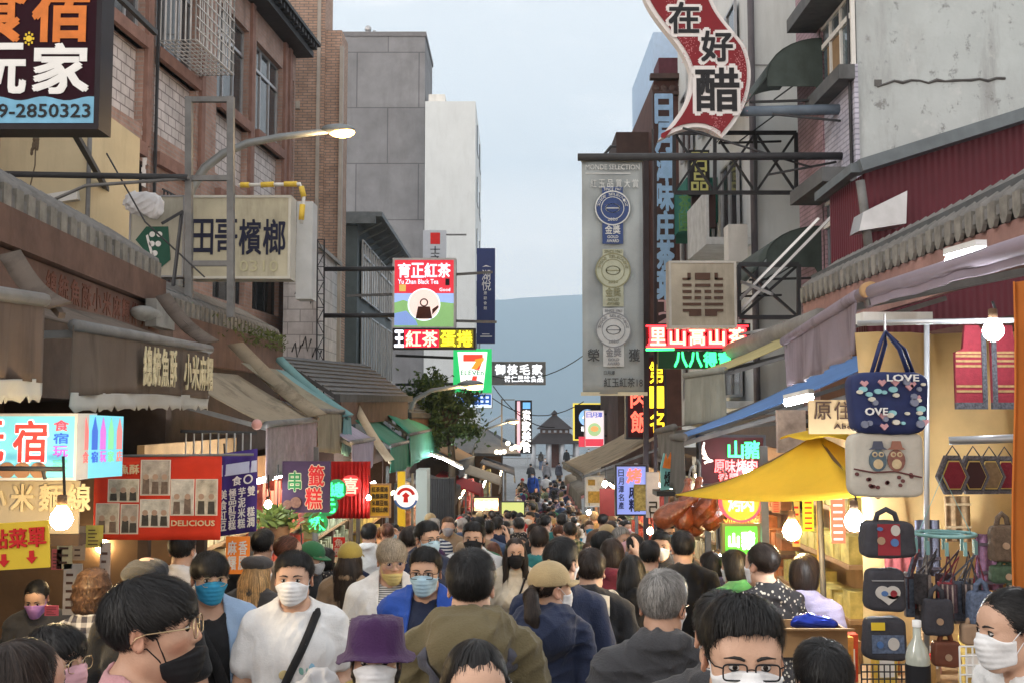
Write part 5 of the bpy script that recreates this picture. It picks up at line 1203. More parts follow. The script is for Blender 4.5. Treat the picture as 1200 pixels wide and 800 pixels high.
# blue upright lettering sign and neighbours
f, t = sign('blue_letter_sign', 'tall dark upright sign with pale blue characters on the brown house front', 'sign', (768, 108, 793, 385), 21, .25, .0, M('sign_darkbrown', (.055, .03, .028), .6, .2), frame_d)
letters(f, t, M('letter_skyblue', (.30, .48, .72), .5), lambda f, b: f.column(b, '日月潭味庄茶葉', .1, .12, .9, .99, .06, d=.004, bold=.05)); letters(f, t, M('letter_pink', (.6, .38, .4), .5), lambda f, b: f.column(b, 'T2', .15, .02, .85, .12, .1, d=.004, bold=.03))
f, t = sign('dark_upright_sign', 'dark upright board with pale yellow characters beside the blue lettering', 'sign', (808, 176, 832, 228), 19, .2, .0, M('sign_soot', (.02, .02, .022), .6), frame_d)
letters(f, t, M('letter_paleyellow', (.55, .55, .2), .5), lambda f, b: f.column(b, '石品', .1, .04, .9, .96, .1, d=.004, bold=.03)); 
b = MB(); f2 = face_px(796, 228, 810, 272, 19); f2.column(b, '茶園', 0, 0, 1, 1, .05, d=.0, bold=.03); solo('green_lettering', b, M('letter_green', (.09, .22, .08), .5), 'pale green outlined characters on the boards below the yellow characters', 'lettering')
f, t = sign('number_sign', 'small dark plate reading 6368 in white under a plain brown board', 'sign', (810, 268, 832, 279), 19, .1, .0, M('sign_soot', (.02, .02, .022)), frame_d); letters(f, t, ink_w, lambda f, b: f.text(b, '6368', .08, .15, .92, .85, .004, .02))
f, t = sign('brown_board', 'plain dark brown board hung above the 6368 plate', 'sign', (811, 228, 839, 267), 19.2, .12, .0, M('board_choc', (.055, .03, .028), .6, .15), frame_d)
mb = MB()
for px in (757, 768): mb.bar(at(px, 186, 14.5), at(px, 640, 14.5), .07 if px < 760 else .04)
solo('dark_mast', mb, M('mast_dark', (.03, .022, .025), .6, .2), 'dark upright mast standing behind the right edge of the silver banner', 'mast')
# neon signs
nr = lit('neon_red', (1, .03, .04), 3.0); ny = lit('neon_yellow', (1, .74, .03), 1.2); ng = lit('neon_green', (.05, 1, .25), 1.8); nw = lit('neon_warm', (1, .74, .45), 1.3); no_ = lit('neon_orange', (1, .25, .04), 2.2)
dkred = M('sign_neonred', (.12, .003, .006), .5, .2, emit=.2); dkneon = M('sign_neondark', (.03, .012, .014), .5, .2)
f, t = sign('red_neon_sign', 'wide glowing red neon sign with warm white characters under the bronze sign', 'sign', (757, 381.5, 877, 407), 14.2, .2, .03, dkred, frame_d)
letters(f, t, nw, lambda f, b: f.row(b, '里山高山茶', .02, .1, .98, .88, .25, d=.02, bold=.03)); b = MB()
for v in (.03, .97): b.tube([f.p(.0, v, .02), f.p(1, v, .02)], .014, 6)
part('neon_border', b, nr, t); letters(f, t, nr, lambda f, b: f.row(b, '里山高山茶', .01, .06, .99, .92, .2, d=.008, bold=.09))
f, t = sign('green_neon_sign', 'dark sign with glowing green neon characters just below the red neon', 'sign', (772, 411, 858, 431.5), 13.9, .15, .0, M('sign_neongreen', (.01, .05, .02), .5, .2), frame_d)
letters(f, t, ng, lambda f, b: f.row(b, ' 八八得寶', .0, .1, 1, .92, .14, d=.012, bold=.045)); b = MB(); b.tube([at(757, 409.5, 13.9), at(790, 409, 13.9)], .02, 6); part('neon_tube', b, ng, t)
f, t = sign('rice_sign', 'dark red upright sign with red and yellow neon characters', 'sign', (736, 418, 779, 512), 16.5, .25, .03, M('sign_neonwine', (.04, .003, .005), .5, .2), frame_d)
letters(f, t, lit('neon_coral', (1, .13, .08), 1.2), lambda f, b: f.column(b, '滷肉飯', .08, .04, .55, .96, .14, d=.015, bold=.022)); letters(f, t, ny, lambda f, b: f.column(b, '第一名', .6, .04, .98, .96, .14, d=.015, bold=.022))
# far small signs on the right
f, t = sign('boat_sign', 'black lightbox with a round blue and white badge and yellow edge far down at right', 'sign', (673.5, 473.5, 709, 514), 30, .2, .04, M('sign_black', (.012, .012, .016)), lit('edge_yellow', (.7, .55, .08), .8))
b = MB(); f.disc(b, .42, .62, .28 * f.w, .004, .012, 20); part('round_badge', b, lit('badge_blue', (.25, .45, .75), .8), t); b = MB(); f.poly(b, [(.25, .6), (.42, .85), (.44, .6)], .013, .018); f.row(b, '碼頭', .2, .22, .62, .36, .1, d=.005, bold=.02); part('lettering', b, lit('led_white2', (.95, .97, 1), 1.1), t)
f, t = sign('noodle_sign', 'pale lightbox with a bowl of food and blue heading far down at right', 'sign', (686, 481, 707.5, 523), 28, .25, .02, lit('noodle_pink', (.7, .6, .62), .75), frame_w)
b = MB(); f.disc(b, .5, .48, .36 * f.w, .004, .012, 20); part('bowl', b, lit('bowl_green', (.35, .5, .25), .7), t); b = MB(); f.disc(b, .5, .5, .22 * f.w, .013, .018, 14, sy=.7); part('food', b, lit('food_orange', (.7, .35, .12), .7), t); letters(f, t, lit('noodle_blue', (.1, .15, .55), .5), lambda f, b: f.row(b, '日月潭', .06, .82, .94, .96, .06, d=.005, bold=.03)); b = MB(); f.slab(b, .02, .02, .98, .22, .004, .01); f.slab(b, -.35, .0, .02, .28, -.1, .0); part('red_strip', b, lit('strip_red', (.6, .05, .08), .7), t)
b = MB(); b.bar(f.p(1, .9, -.1), f.p(1, .9, -.1) + Vector((1.2, .3, .1)), .05); b.bar(f.p(1, .3, -.1), f.p(1, .3, -.1) + Vector((1.2, .3, .1)), .05); part('bracket', b, steel_dk, t)
# ================================================================== street lamps
lampm = lit('lamp_glow', (1, .58, .16), 7); pole_m = M('lamp_pole', (.22, .24, .25), .5, .15, 4, metal=.5)
def street_lamp(label, pts, r, head, Y):
    t = thing('street_lamp', label, 'street lamp', pts[0], 'street lamps along the left side'); mb = MB(); mb.tube(pts, r, 10); part('pole', mb, pole_m, t)
    h = Vector(head); k = r[-1] / .042; mb = MB(); mb.ball(h + Vector((.0, 0, .03 * k)), (.26 * k, .12 * k, .08 * k), 14, 8); hd = part('lamp_head', mb, pole_m, t); mb = MB(); mb.ball(h + Vector((.06 * k, 0, -.02 * k)), (.2 * k, .11 * k, .08 * k), 12, 8); part('lamp_glass', mb, lampm, hd)
    ld = bpy.data.lights.new('lamp_light', 'POINT'); ld.energy = 60 * k; ld.color = (1, .65, .3); ld.shadow_soft_size = .1; lo = bpy.data.objects.new('lamp_light', ld); lo.location = Vector((.1, 0, -.25)) ; lo.location += h - Vector(pts[0]); lo.parent = t; COL.objects.link(lo)
Yl = 14.5; street_lamp('grey street lamp with a long curved arm glowing in front of the tan tower', [at(203, 700, Yl), at(207, 330, Yl), at(214, 262, Yl), at(224, 222, Yl), at(240, 197, Yl), at(262, 180, Yl), at(290, 168, Yl), at(330, 160.5, Yl), at(384, 154, Yl)], [.085, .08, .075, .07, .065, .06, .055, .05, .04], at(396, 154, Yl), Yl)
Yl = 23; street_lamp('second street lamp with its lit head before the green seven sign', [at(470, 640, Yl), at(474, 500, Yl), at(486, 468, Yl), at(506, 457, Yl), at(545, 451, Yl)], [.07, .065, .06, .05, .045], at(552, 451, Yl), Yl)
Yl = 42; street_lamp('farthest street lamp with its lit head beside the black upright sign', [at(548, 560, Yl), at(556, 520, Yl), at(570, 502, Yl), at(594, 494, Yl)], [.06, .055, .05, .045], at(600, 493, Yl), Yl)
# sagging overhead wires
for k, (a_, b_, sag, lab) in enumerate((((392, 318), (700, 478), .2, 'thin wire crossing low from the led strip towards the noodle sign'), ((577, 440), (684, 416), .3, 'thin wire sagging from the seven sign to the silver banner'), ((577, 466), (684, 470), .4, 'lower thin wire sagging across to the foot of the silver banner'), ((578, 452), (650, 500), .3, 'thin wire slanting down across the water towards the pavilion'))):
    Y = 26; A, B = at(*a_, Y), at(*b_, Y); mb = MB(); mb.tube([A.lerp(B, i / 10) - Vector((0, 0, sag * 4 * (i / 10) * (1 - i / 10))) for i in range(11)], .012, 5)
    if k: solo('overhead_wire', mb, black_pt, lab, 'wire')
# ================================================================== shop rows, eaves, awnings, stalls
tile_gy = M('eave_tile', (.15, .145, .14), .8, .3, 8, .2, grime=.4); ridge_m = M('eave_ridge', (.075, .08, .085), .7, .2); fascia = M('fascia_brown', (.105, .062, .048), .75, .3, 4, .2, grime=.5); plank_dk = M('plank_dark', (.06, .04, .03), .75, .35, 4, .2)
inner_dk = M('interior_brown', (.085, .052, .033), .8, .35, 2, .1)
def eave(root, X, p0, p1, back, tilt=.22, n=None, hgt=.2, dr=1):
    'tiled eave with rounded tile ends along x = X from pixel p0 (near) to p1 (far); back = depth towards the house'
    A, B = xat(*p0, X), xat(*p1, X); s_ = 1 if X > 0 else -1; L_ = (B - A).length; n = n or int(L_ / .17); d = (B - A) / n; mb = MB(); k = Vector((s_ * back, 0, back * tilt + .2)); mb.smooth = True
    for i in range(n):
        c = A + d * (i + .5); r = d.length * .36; z = Vector((0, 0, 1)); V = []; m = 6
        for t_ in (0, 1):
            for j in range(m + 1): a = math.pi * j / m; V.append(c + d.normalized() * r * math.cos(a) + z * (hgt * math.sin(a)) + k * t_ - z * hgt * .3)
        F = [(j, j + 1, m + 2 + j, m + 1 + j) for j in range(m)] + [tuple(range(m, -1, -1))]; mb.add(V, F)
    part('eave_tiles', mb, tile_gy, root); mb = MB()
    for i in range(n): mb.prism([(u, v * dr) for u, v in ((.2, .1), (.2, -.1), (.34, -.17), (.5, -.185), (.66, -.17), (.8, -.1), (.8, .1))], A + d * i + Vector((-s_ * .012, 0, 0)), d, (0, 0, 1), (s_ * .03, 0, 0))
    part('drip_tiles', mb, M('eave_drip', (.18, .17, .15), .8, .45, 7, .3, grime=.6), root); mb = MB(); mb.obox(A + Vector((s_ * .05, 0, -.17)), d * n, k, (0, 0, .26)); part('gap_shade_board', mb, M('eave_gap_shade', (.03, .03, .03), .9), root)  # near-black board holds the shade of the gaps between tiles in its colour
    mb = MB(); mb.obox(A + Vector((s_ * .12, 0, .14)), d * n, (s_ * .16, 0, .03), (0, 0, .07)); part('ridge_board', mb, ridge_m, root); return A, B
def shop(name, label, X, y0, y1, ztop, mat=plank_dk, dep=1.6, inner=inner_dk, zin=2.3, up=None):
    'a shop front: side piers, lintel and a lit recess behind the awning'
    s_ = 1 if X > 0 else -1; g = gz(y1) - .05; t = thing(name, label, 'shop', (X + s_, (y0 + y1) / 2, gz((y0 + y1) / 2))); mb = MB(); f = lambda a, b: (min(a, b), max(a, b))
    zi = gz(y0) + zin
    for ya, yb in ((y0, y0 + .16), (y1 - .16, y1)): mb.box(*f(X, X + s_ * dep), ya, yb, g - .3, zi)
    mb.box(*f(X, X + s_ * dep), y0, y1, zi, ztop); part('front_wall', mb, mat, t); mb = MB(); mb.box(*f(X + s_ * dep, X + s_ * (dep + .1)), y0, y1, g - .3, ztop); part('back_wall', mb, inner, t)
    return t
gold_l = M('letter_wood', (.12, .05, .035), .8, .3); 
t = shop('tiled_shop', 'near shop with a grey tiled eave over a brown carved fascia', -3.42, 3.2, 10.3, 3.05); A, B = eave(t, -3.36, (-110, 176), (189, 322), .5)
d = B - A; f = Face(A + Vector((.02, 0, -.62)), d, (0, 0, .56)); mb = MB(); f.slab(mb, 0, .02, 1, .52, -.09, -.03); f.slab(mb, 0, .55, 1, 1, -.09, .03); part('fascia', mb, fascia, t)
letters(f, t, gold_l, lambda f, b: f.row(b, '總統魚酥小米麻糬伴手禮', .42, .12, .97, .46, .2, d=-.03, bold=.02), 'carved_lettering')
mb = MB(); mb.ball(xat(172, 368, -3.3), (.12, .3, .07), 10, 6); mb.obox(xat(170, 382, -3.3), (.1, 0, 0), (0, .5, 0), (0, 0, .25)); part('gutter_bundle', mb, M('gutter_grey', (.2, .2, .19), .7, .3), t)
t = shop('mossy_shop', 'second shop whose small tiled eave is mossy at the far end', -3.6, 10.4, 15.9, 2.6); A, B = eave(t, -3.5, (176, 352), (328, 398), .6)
f = Face(A + Vector((.02, 0, -.55)), B - A, (0, 0, .48)); mb = MB(); f.slab(mb, 0, 0, 1, 1, -.09, .03); part('fascia', mb, fascia, t); mb = MB(); random.seed(9)
for k in range(420):
    u = random.betavariate(6, 1.6); p = f.p(u, random.uniform(.75, 1.25), random.uniform(-.02, .1)); r = random.uniform(.02, .05); q = Vector((random.uniform(-1, 1), random.uniform(-1, 1), random.uniform(-.6, 1))).normalized(); w = q.orthogonal().normalized(); mb.add([p - w * r * .4, p + q * r * 1.6, p + w * r * .4], [(0, 1, 2)], False)
part('moss', mb, M('moss_green', (.07, .09, .025), .95, .4), t)
t = shop('rose_shop', 'rose painted low shop wall behind the mossy eave', -4.1, 12, 21.9, 2.3, M('plaster_rose', (.30, .13, .12), .8, .2, 3, .1, grime=.4)); 
# hipped dark roof beyond
def roof_quad(root, P, mat, nrib=9, th=.06, edge=None):
    P = [Vector(p) for p in P]; g = [[P[0].lerp(P[3], j / 6).lerp(P[1].lerp(P[2], j / 6), i / nrib) for j in range(7)] for i in range(nrib + 1)]; mb = MB(); mb.sheet(g, th, False)
    n = (P[1] - P[0]).cross(P[3] - P[0]).normalized(); n = n if n.z > 0 else -n
    for i in range(1, nrib): a, b = P[0].lerp(P[1], i / nrib), P[3].lerp(P[2], i / nrib); mb.bar(a + n * (th * .5 + .012), b + n * (th * .5 + .012), .03, .025, n)
    part('roof', mb, mat, root)
    mb = MB(); mb.bar(P[1], P[2], .09, .12); part('eave_edge', mb, M('eave_edge_dark', (.06, .06, .06), .8, .3), root)
roof_m = M('roof_slate', (.10, .105, .11), .65, .25, 3, .15, grime=.3)
t = shop('slate_roof_shop', 'shop with a broad dark ribbed roof over a brown board fascia', -2.75, 15.9, 22, 1.35, fascia, 1.4); roof_quad(t, [at(322, 418, 17.2), at(395, 466, 15.2), at(481, 467, 21.6), at(428, 428, 23)], roof_m); mb = MB(); a, b = at(400, 470, 15.6), at(478, 470, 21.4); mb.obox(a, b - a, (-.1, 0, 0), (0, 0, -.36)); part('fascia', mb, fascia, t)
t = shop('far_roof_shop', 'farther shop with a low grey roof in front of the tree', -2.5, 22.2, 27, 1.0, fascia, 1.2); roof_quad(t, [at(468, 462, 25), at(480, 486, 22.3), at(515, 487, 26), at(498, 468, 28)], roof_m, 6); mb = MB(); a, b = at(480, 488, 22.4), at(513, 488, 25.8); mb.obox(a, b - a, (-.1, 0, 0), (0, 0, -.3)); part('fascia', mb, fascia, t)
# awnings
taupe = M('canvas_taupe', (.125, .098, .08), .85, .15, 3, .15, grime=.85, trans=.12); taupe2 = M('canvas_brown', (.12, .09, .075), .85, .2, 3, .15, grime=.85, trans=.1); beige_c = M('canvas_beige', (.30, .25, .18), .85, .15, 3, .15, grime=.85, trans=.12); olive_c = M('canvas_olive', (.25, .235, .18), .85, .2, 3, .15, grime=.85, trans=.1)
teal_c = M('canvas_teal', (.15, .30, .33), .8, .15, 3, .1, trans=.12); lav_c = M('canvas_lavender', (.34, .32, .42), .85, .15, 3, .15, grime=.25, trans=.15); green_c = M('canvas_green', (.05, .21, .15), .8, .15, 3, .15, grime=.3, trans=.12); purp_c = M('canvas_purple', (.24, .20, .235), .85, .15, 3, .15, grime=.85, trans=.12); blue_c = M('canvas_blue', (.10, .20, .42), .8, .12, 3, .1, grime=.2, trans=.12)
gydk_c = M('canvas_grey', (.13, .125, .115), .85, .2, 3, .15, grime=.85, trans=.1); frill = M('frill_pale', (.42, .42, .40), .8, .1, 5, trans=.15); metal_arm = steel_gy
def valance(root, A, B, h, mat, seed=0, wav=.02, scallop=0, name='valance', lean=0.0, n=40):
    rs = np.random.RandomState(seed); ph = rs.uniform(0, 6, 4); d = B - A; nn = Vector((-d.y, d.x, 0)).normalized(); g = []
    for i in range(9):
        v = i / 8; row = []
        for j in range(n + 1):
            u = j / n; w = wav * v * (math.sin(u * 23 + ph[0]) + .6 * math.sin(u * 51 + ph[1]) + .5 * math.sin(u * 9 + ph[2])); hh = h * (1 + .05 * math.sin(u * 5 + ph[3]))
            if scallop and i == 8: hh *= 1 + scallop * abs(math.sin(u * math.pi * 16))
            row.append(A + d * u + Vector((0, 0, -hh * v)) + nn * (w + lean * v))
        g.append(row)
    mb = MB(); mb.sheet(g, .006); return part(name, mb, mat, root)
def awning(label, X, p0, p1, Xw, rise, h, mat, vmat=None, seed=0, scallop=0, arms=True, group=None, frillm=None, sag=.05, tubes=True):
    A, B = xat(*p0, X), xat(*p1, X); s_ = 1 if X > 0 else -1; t = thing('awning', label, 'awning', (A + B) / 2, group); g = []
    for i in range(9):
        v = i / 8; g.append([A.lerp(B, j / 10) + Vector(((Xw - X) * v, 0, rise * v - sag * math.sin(math.pi * v) * (.6 + .4 * math.cos(j * 1.3 + seed)))) for j in range(11)])
    mb = MB(); mb.sheet(g, .008); part('canvas', mb, mat, t); v_ = valance(t, A, B, h, vmat or mat, seed, scallop=scallop)
    if frillm: valance(t, A + Vector((0, 0, -h * .97)), B + Vector((0, 0, -h * .97)), .07, frillm, seed, .015, .5, 'frill')
    mb = MB(); mb.tube([A, B], .032, 8); part('roller', mb, metal_arm, t)
    if arms:
        for q in (A.lerp(B, .03), A.lerp(B, .97)): mb = MB(); mb.bar(q + Vector((0, 0, -.04)), q + Vector(((Xw - X), 0, rise - .3)), .04); part('arm', mb, metal_arm, t)
    return t, A, B
awning('nearest brown canvas awning with a pale frill at the left edge', -2.1, (-160, 322), (52, 352), -3.0, .28, .36, taupe2, None, 1, frillm=frill)
t, A, B = awning('brown canvas awning lettered in pale characters with a scalloped white frill', -2.23, (86, 381), (246, 409), -3.0, .24, .35, taupe, None, 2, frillm=frill)
f = Face(A + Vector((.03, 0, -.30)), B - A, (0, 0, .26)); letters(f, t, M('letter_cream', (.52, .46, .30), .8, .3, 20), lambda f, b: (f.row(b, '總統魚酥', .36, .05, .62, .92, .15, d=.022, bold=.03), f.row(b, '小米麻糬', .68, .0, .96, .88, .12, d=.022, bold=.03)))
awning('beige canvas awning with a long purple grey wrinkled flap', -2.2, (312, 497), (371, 491), -3.1, .5, .52, beige_c, M('flap_mauve', (.30, .25, .27), .85, .3, 9, .6, bscale=30, grime=.3, trans=.15), 3, sag=.1)
awning('olive beige canvas awning with a straight flap beyond the wrinkled one', -2.22, (372, 481), (403, 482), -3.1, .55, .5, olive_c, None, 4, sag=.1)
awning('narrow teal canvas awning squeezed beside the slate roof', -2.2, (403, 486), (411, 486), -3.1, .6, .52, teal_c, None, 5)
awning('lavender canvas awning with a square pale flap before the red curtain', -2.05, (412, 518), (438, 514), -3.2, .8, .42, lav_c, None, 6)
awning('faded green awning nearer to the camera of the two green ones', -1.95, (458, 522), (479, 517), -2.9, .75, .46, green_c, None, 7)
awning('bright green awning with a long fringed flap before the tree', -1.92, (480, 509), (515, 501), -2.8, .85, .62, M('canvas_green2', (.06, .27, .19), .8, .15, 3, .15, grime=.2, trans=.12), None, 8)
awning('grey green awning carrying two white light tubes', -1.55, (538, 540), (556, 534), -2.6, .55, .5, M('canvas_orange', (.35, .2, .09), .85, .15, 3, trans=.15), gydk_c, 9)
# loose folding strips (far edges of the awnings seen end on)
def strap_(label, p0, p1, Y0, Y1, w, mat):
    a, b = at(*p0, Y0), at(*p1, Y1); g = []
    for i in range(9): q = a.lerp(b, i / 8) - Vector((0, 0, .05 * math.sin(math.pi * i / 8))); g.append([q + Vector((w * k, 0, .03 * k)) for k in (0, .5, 1)])
    mb = MB(); mb.sheet(g, .01); mb.bar(a + Vector((w * .5, .03, -.03)), b + Vector((w * .5, .03, -.03)), .03); solo('awning_strip', mb, mat, label, 'awning strip')
strap_('brown canvas strip slanting down at the far left edge', (-2, 300), (55, 362), 5.4, 4.9, .12, taupe); strap_('brown canvas strip slanting down over the lettered awning', (182, 348), (238, 404), 8.6, 7.6, .12, taupe); strap_('long tan canvas strip slanting down to the wrinkled flap', (266, 404), (362, 488), 12.4, 11.2, .2, beige_c); strap_('teal canvas strip slanting down along the slate roof', (320, 420), (402, 488), 15, 13.4, .14, teal_c); strap_('cream canvas strip slanting down in front of the green awnings', (408, 468), (452, 540), 17, 15.6, .13, M('canvas_cream', (.45, .38, .28), .85, .15))
# -------- right side shops and awnings
t = shop('maroon_shed', 'maroon corrugated shed with a slanting grey roof edge above the bag stall', 3.55, 6.2, 11.8, 2.6, M('interior_maroon', (.10, .05, .04), .8), 2.2); mar = M('corrugated_maroon', (.095, .014, .024), .55, .15, 2, stripes=((4.2, 0, 0), .35), grime=.25)
a, b = at(1012, 204, 11), at(1260, 122, 11); mb = MB(); mb.prism([(a.x, 2.2), (b.x, 2.2), (b.x, b.z), (a.x, a.z)], (0, 11, 0), (1, 0, 0), (0, 0, 1), (0, 1.2, 0)); part('upper_wall', mb, mar, t)
mb = MB(); mb.bar(a + Vector((-.12, -.12, .03)), b + Vector((0, -.12, .03)), .34, .13); mb.bar(a + Vector((-.15, -.2, .02)), a + Vector((-.1, 1.3, .02)), .1); part('roof_edge', mb, M('roof_edge_grey', (.12, .14, .155), .6, .2), t)
mb = MB(); mb.tube([at(1008, 212, 10.8), at(1012, 240, 10.8), at(1019, 300, 10.8)], .05); part('drain_pipe', mb, steel_gy, t); mb = MB(); q = at(1062, 262, 10.7); mb.prism([(0, 0), (.02, .35), (-.45, .12), (-.5, -.08)], q, (1, 0, 0), (0, 0, 1), (0, .3, 0)); part('vent_hood', mb, alu, t)
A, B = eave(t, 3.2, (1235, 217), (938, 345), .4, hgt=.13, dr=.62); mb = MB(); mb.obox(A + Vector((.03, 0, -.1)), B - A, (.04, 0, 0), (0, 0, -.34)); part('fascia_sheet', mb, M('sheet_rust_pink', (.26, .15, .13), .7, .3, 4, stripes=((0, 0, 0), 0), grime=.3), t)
t = shop('plain_right_shop', 'plain brown shop front behind the blue awning', 3.25, 11.9, 16, 1.9); shop('dark_right_shop', 'dark brown shop front behind the rice sign', 3.1, 16.1, 22, 1.2)
mb = MB(); A, B = xat(962, 374, 3.0), xat(855, 412, 3.0); mb.tube([A, B], .11, 10); part('gutter_pipe', mb, M('gutter_taupe', (.17, .16, .15), .7, .3, 5, .1), t)
def awn_free(label, front, back, h, mat, vmat, seed, lean=0, roller=.035):
    'awning given by its front line and back line (two world points each)'
    A, B = front; C, D = back; t = thing('awning', label, 'awning', (A + B) / 2); g = [[A.lerp(B, j / 8).lerp(C.lerp(D, j / 8), i / 8) - Vector((0, 0, .04 * math.sin(math.pi * i / 8))) for j in range(9)] for i in range(9)]
    mb = MB(); mb.sheet(g, .008); part('canvas', mb, mat, t); valance(t, A, B, h, vmat, seed, .018, lean=lean); mb = MB(); mb.tube([A, B], roller, 10); part('roller', mb, vmat, t)
    for q, r in ((A.lerp(B, .04), C.lerp(D, .04)), (A.lerp(B, .96), C.lerp(D, .96))): mb = MB(); mb.bar(q - Vector((0, 0, .05)), r - Vector((0, 0, .25)), .035); part('arm', mb, metal_arm, t)
    return t
z = lambda a, b, c: Vector((a, b, c))
t = awn_free('mauve awning whose long flap hangs over the yellow umbrella', (at(1004, 347, 5.5), at(919, 400, 7.6)), (z(3.2, 5.5, 3.0), z(3.2, 7.6, 3.0)), .33, purp_c, purp_c, 11)
mb = MB(); c = at(1018, 340, 5.3); mb.lathe([(0, -.03), (.042, -.03), (.042, .03), (0, .03)], c, 16, (0, 1, 0)); part('roller_cap', mb, wood_lt, t); mb = MB(); mb.obox(at(1012, 378, 5.3), (.36, 0, .0), (0, .12, 0), (0, 0, .055)); part('arm_box', mb, white_pt, t)
awn_free('nearest mauve awning stretching past the right edge of the picture', (z(1.86, 2.6, 2.5), at(1008, 346, 5.45)), (z(3.2, 2.6, 3.0), z(3.2, 5.45, 3.0)), .07, purp_c, M('valance_mauve_pale', (.24, .2, .24), .8, .1), 12, roller=.035)
awn_free('blue awning with a long grey curtain at its street end', (at(801, 512, 8), at(788, 512, 9.6)), (z(3.1, 8, 2.42), z(3.1, 9.6, 2.42)), .48, blue_c, gydk_c, 13)
awn_free('grey green awning with a square hanging flap above the blue one', (at(849, 433, 10.2), at(803, 440, 11.4)), (z(3.2, 10.2, 2.85), z(3.2, 11.4, 2.85)), .58, M('canvas_yellowed', (.38, .33, .16), .85, .2, 3, trans=.12), M('flap_greygreen', (.23, .235, .205), .85, .2, 4, .2, grime=.4), 14)
awn_free('long thin tan awning reaching low over the far right stalls', (at(682, 556, 16), at(660, 542, 22)), (at(785, 503, 16), at(740, 503, 22)), .1, beige_c, gydk_c, 15)
awn_free('rumpled dark tarpaulin awning below the square flap', (at(790, 500, 9.8), at(770, 505, 12)), (z(3.0, 9.8, 2.1), z(3.0, 12, 2.1)), .3, gydk_c, gydk_c, 16)
# yellow market umbrella
C = at(957, 514, 6); ap = at(957, 508, 6); um = thing('market_umbrella', 'yellow square market umbrella over the right hand stalls', 'umbrella', (C.x + .03, 6, gz(6))); yel = M('canvas_yellow', (.74, .52, .045), .75, .1, 3, .1, grime=.15, trans=.4)
cor = [z(C.x - .82, 6.05, 1.43), z(C.x + .04, 5.12, 1.50), z(C.x + .9, 6.0, 1.47), z(C.x, 6.95, 1.47)]; mb = MB()
for i in range(4):
    a, b = cor[i], cor[(i + 1) % 4]; g = []
    for k in range(7): r_ = k / 6; g.append([ap.lerp(a.lerp(b, j / 8), r_) - Vector((0, 0, .05 * math.sin(math.pi * r_) + .035 * r_ * math.sin(math.pi * j / 8))) for j in range(9)])
    mb.sheet(g, .004)
part('canopy', mb, yel, um)
for c in cor: mb = MB(); mb.tube([ap - Vector((0, 0, .02)), ap.lerp(c, .5) - Vector((0, 0, .062)), c - Vector((0, 0, .01))], .011, 6); part('rib', mb, M('rib_brown', (.12, .07, .03), .6), um)
mb = MB(); g = [[ap + Vector((.13 * (i / 3) * math.cos(a) * 1.6, .13 * (i / 3) * math.sin(a) * 1.6, .03 - .05 * i / 3 - .012 * math.sin(a * 5) * i / 3)) for a in [2 * math.pi * j / 20 for j in range(21)]] for i in range(4)]; mb.sheet(g, .004); part('vent_cap', mb, yel, um)
mb = MB(); mb.lathe([(.03, 0), (.022, .05), (0, .07)], ap, 10); part('finial', mb, black_pt, um); mb = MB(); mb.tube([z(C.x + .05, 6, gz(6)), ap], .018, 8); part('pole', mb, steel_dk, um)
# ================================================================== lamps that are lit
def bulb(label, px, py, Y, r, col, s, cord=.25, group='bare bulbs hanging in the stalls'):
    c = at(px, py, Y); t = thing('bulb', label, 'light bulb', c + Vector((0, 0, cord)), group); mb = MB(); mb.tube([c + Vector((0, 0, cord)), c + Vector((.01, 0, r * 2.2))], .006, 5); part('cord', mb, black_pt, t)
    mb = MB(); mb.lathe([(r * .4, r * 1.2), (r * .45, r * 1.5), (r * .42, r * 2.2), (.005, r * 2.3)], c, 12); part('socket', mb, M('socket_brown', (.12, .07, .04), .6), t)
    mb = MB(); mb.lathe([(.001, -r), (r * .5, -r * .88), (r * .85, -r * .5), (r, 0), (r * .88, r * .5), (r * .55, r * 1.0), (r * .4, r * 1.25)], c, 14); part('bulb_glass', mb, lit('bulb_%d_%.2f' % (int(s), col[2]), col, s), t)
warm = (1, .72, .36); cool = (.92, .97, 1)
bulb('warm bulb hanging before the yellow menu card at left', 72, 608, 4.12, .043, warm, 230); bulb('warm bulb hanging under the yellow umbrella', 928, 622, 5.7, .05, warm, 420); bulb('white bulb hanging beside the shoulder bags', 1001, 611, 4.9, .045, cool, 280); bulb('white bulb hanging in front of the striped vest', 1164, 388, 4.1, .04, cool, 130, .12)
bulb('small white bulb hung beside the purple and red skewer sign', 314, 591, 8.6, .03, cool, 160); bulb('small white bulb low before the red curtain', 432, 583, 11.5, .025, cool, 160); bulb('small white bulb above the dark red card at far right', 709, 567, 15, .04, cool, 120); bulb('warm bulb deep in the left shop behind the yellow menu', 120, 640, 6.6, .04, warm, 150)
for px, py, Y, w_, lb in ((352, 648, 9, 1, 'added warm bulb low beside the green capped vendor'), (398, 602, 12.6, 1, 'added warm bulb over the goods behind the green neon'), (690, 600, 17, 0, 'added white bulb under the thin tan awning'), (762, 622, 11, 1, 'added warm bulb below the grey upright board'), (842, 655, 8, 1, 'added warm bulb left of the green menu board'), (565, 596, 27, 1, 'added warm bulb before the glowing stall window'), (30, 640, 5.6, 1, 'added warm bulb behind the yellow menu card'), (262, 560, 7.4, 1, 'added warm bulb behind the purple cake banner'), (520, 590, 20, 0, 'added white bulb by the dark ribbed shutter')): bulb(lb, px, py, Y, .034, warm if w_ else cool, 130)  # extra bulbs added to brighten the stalls
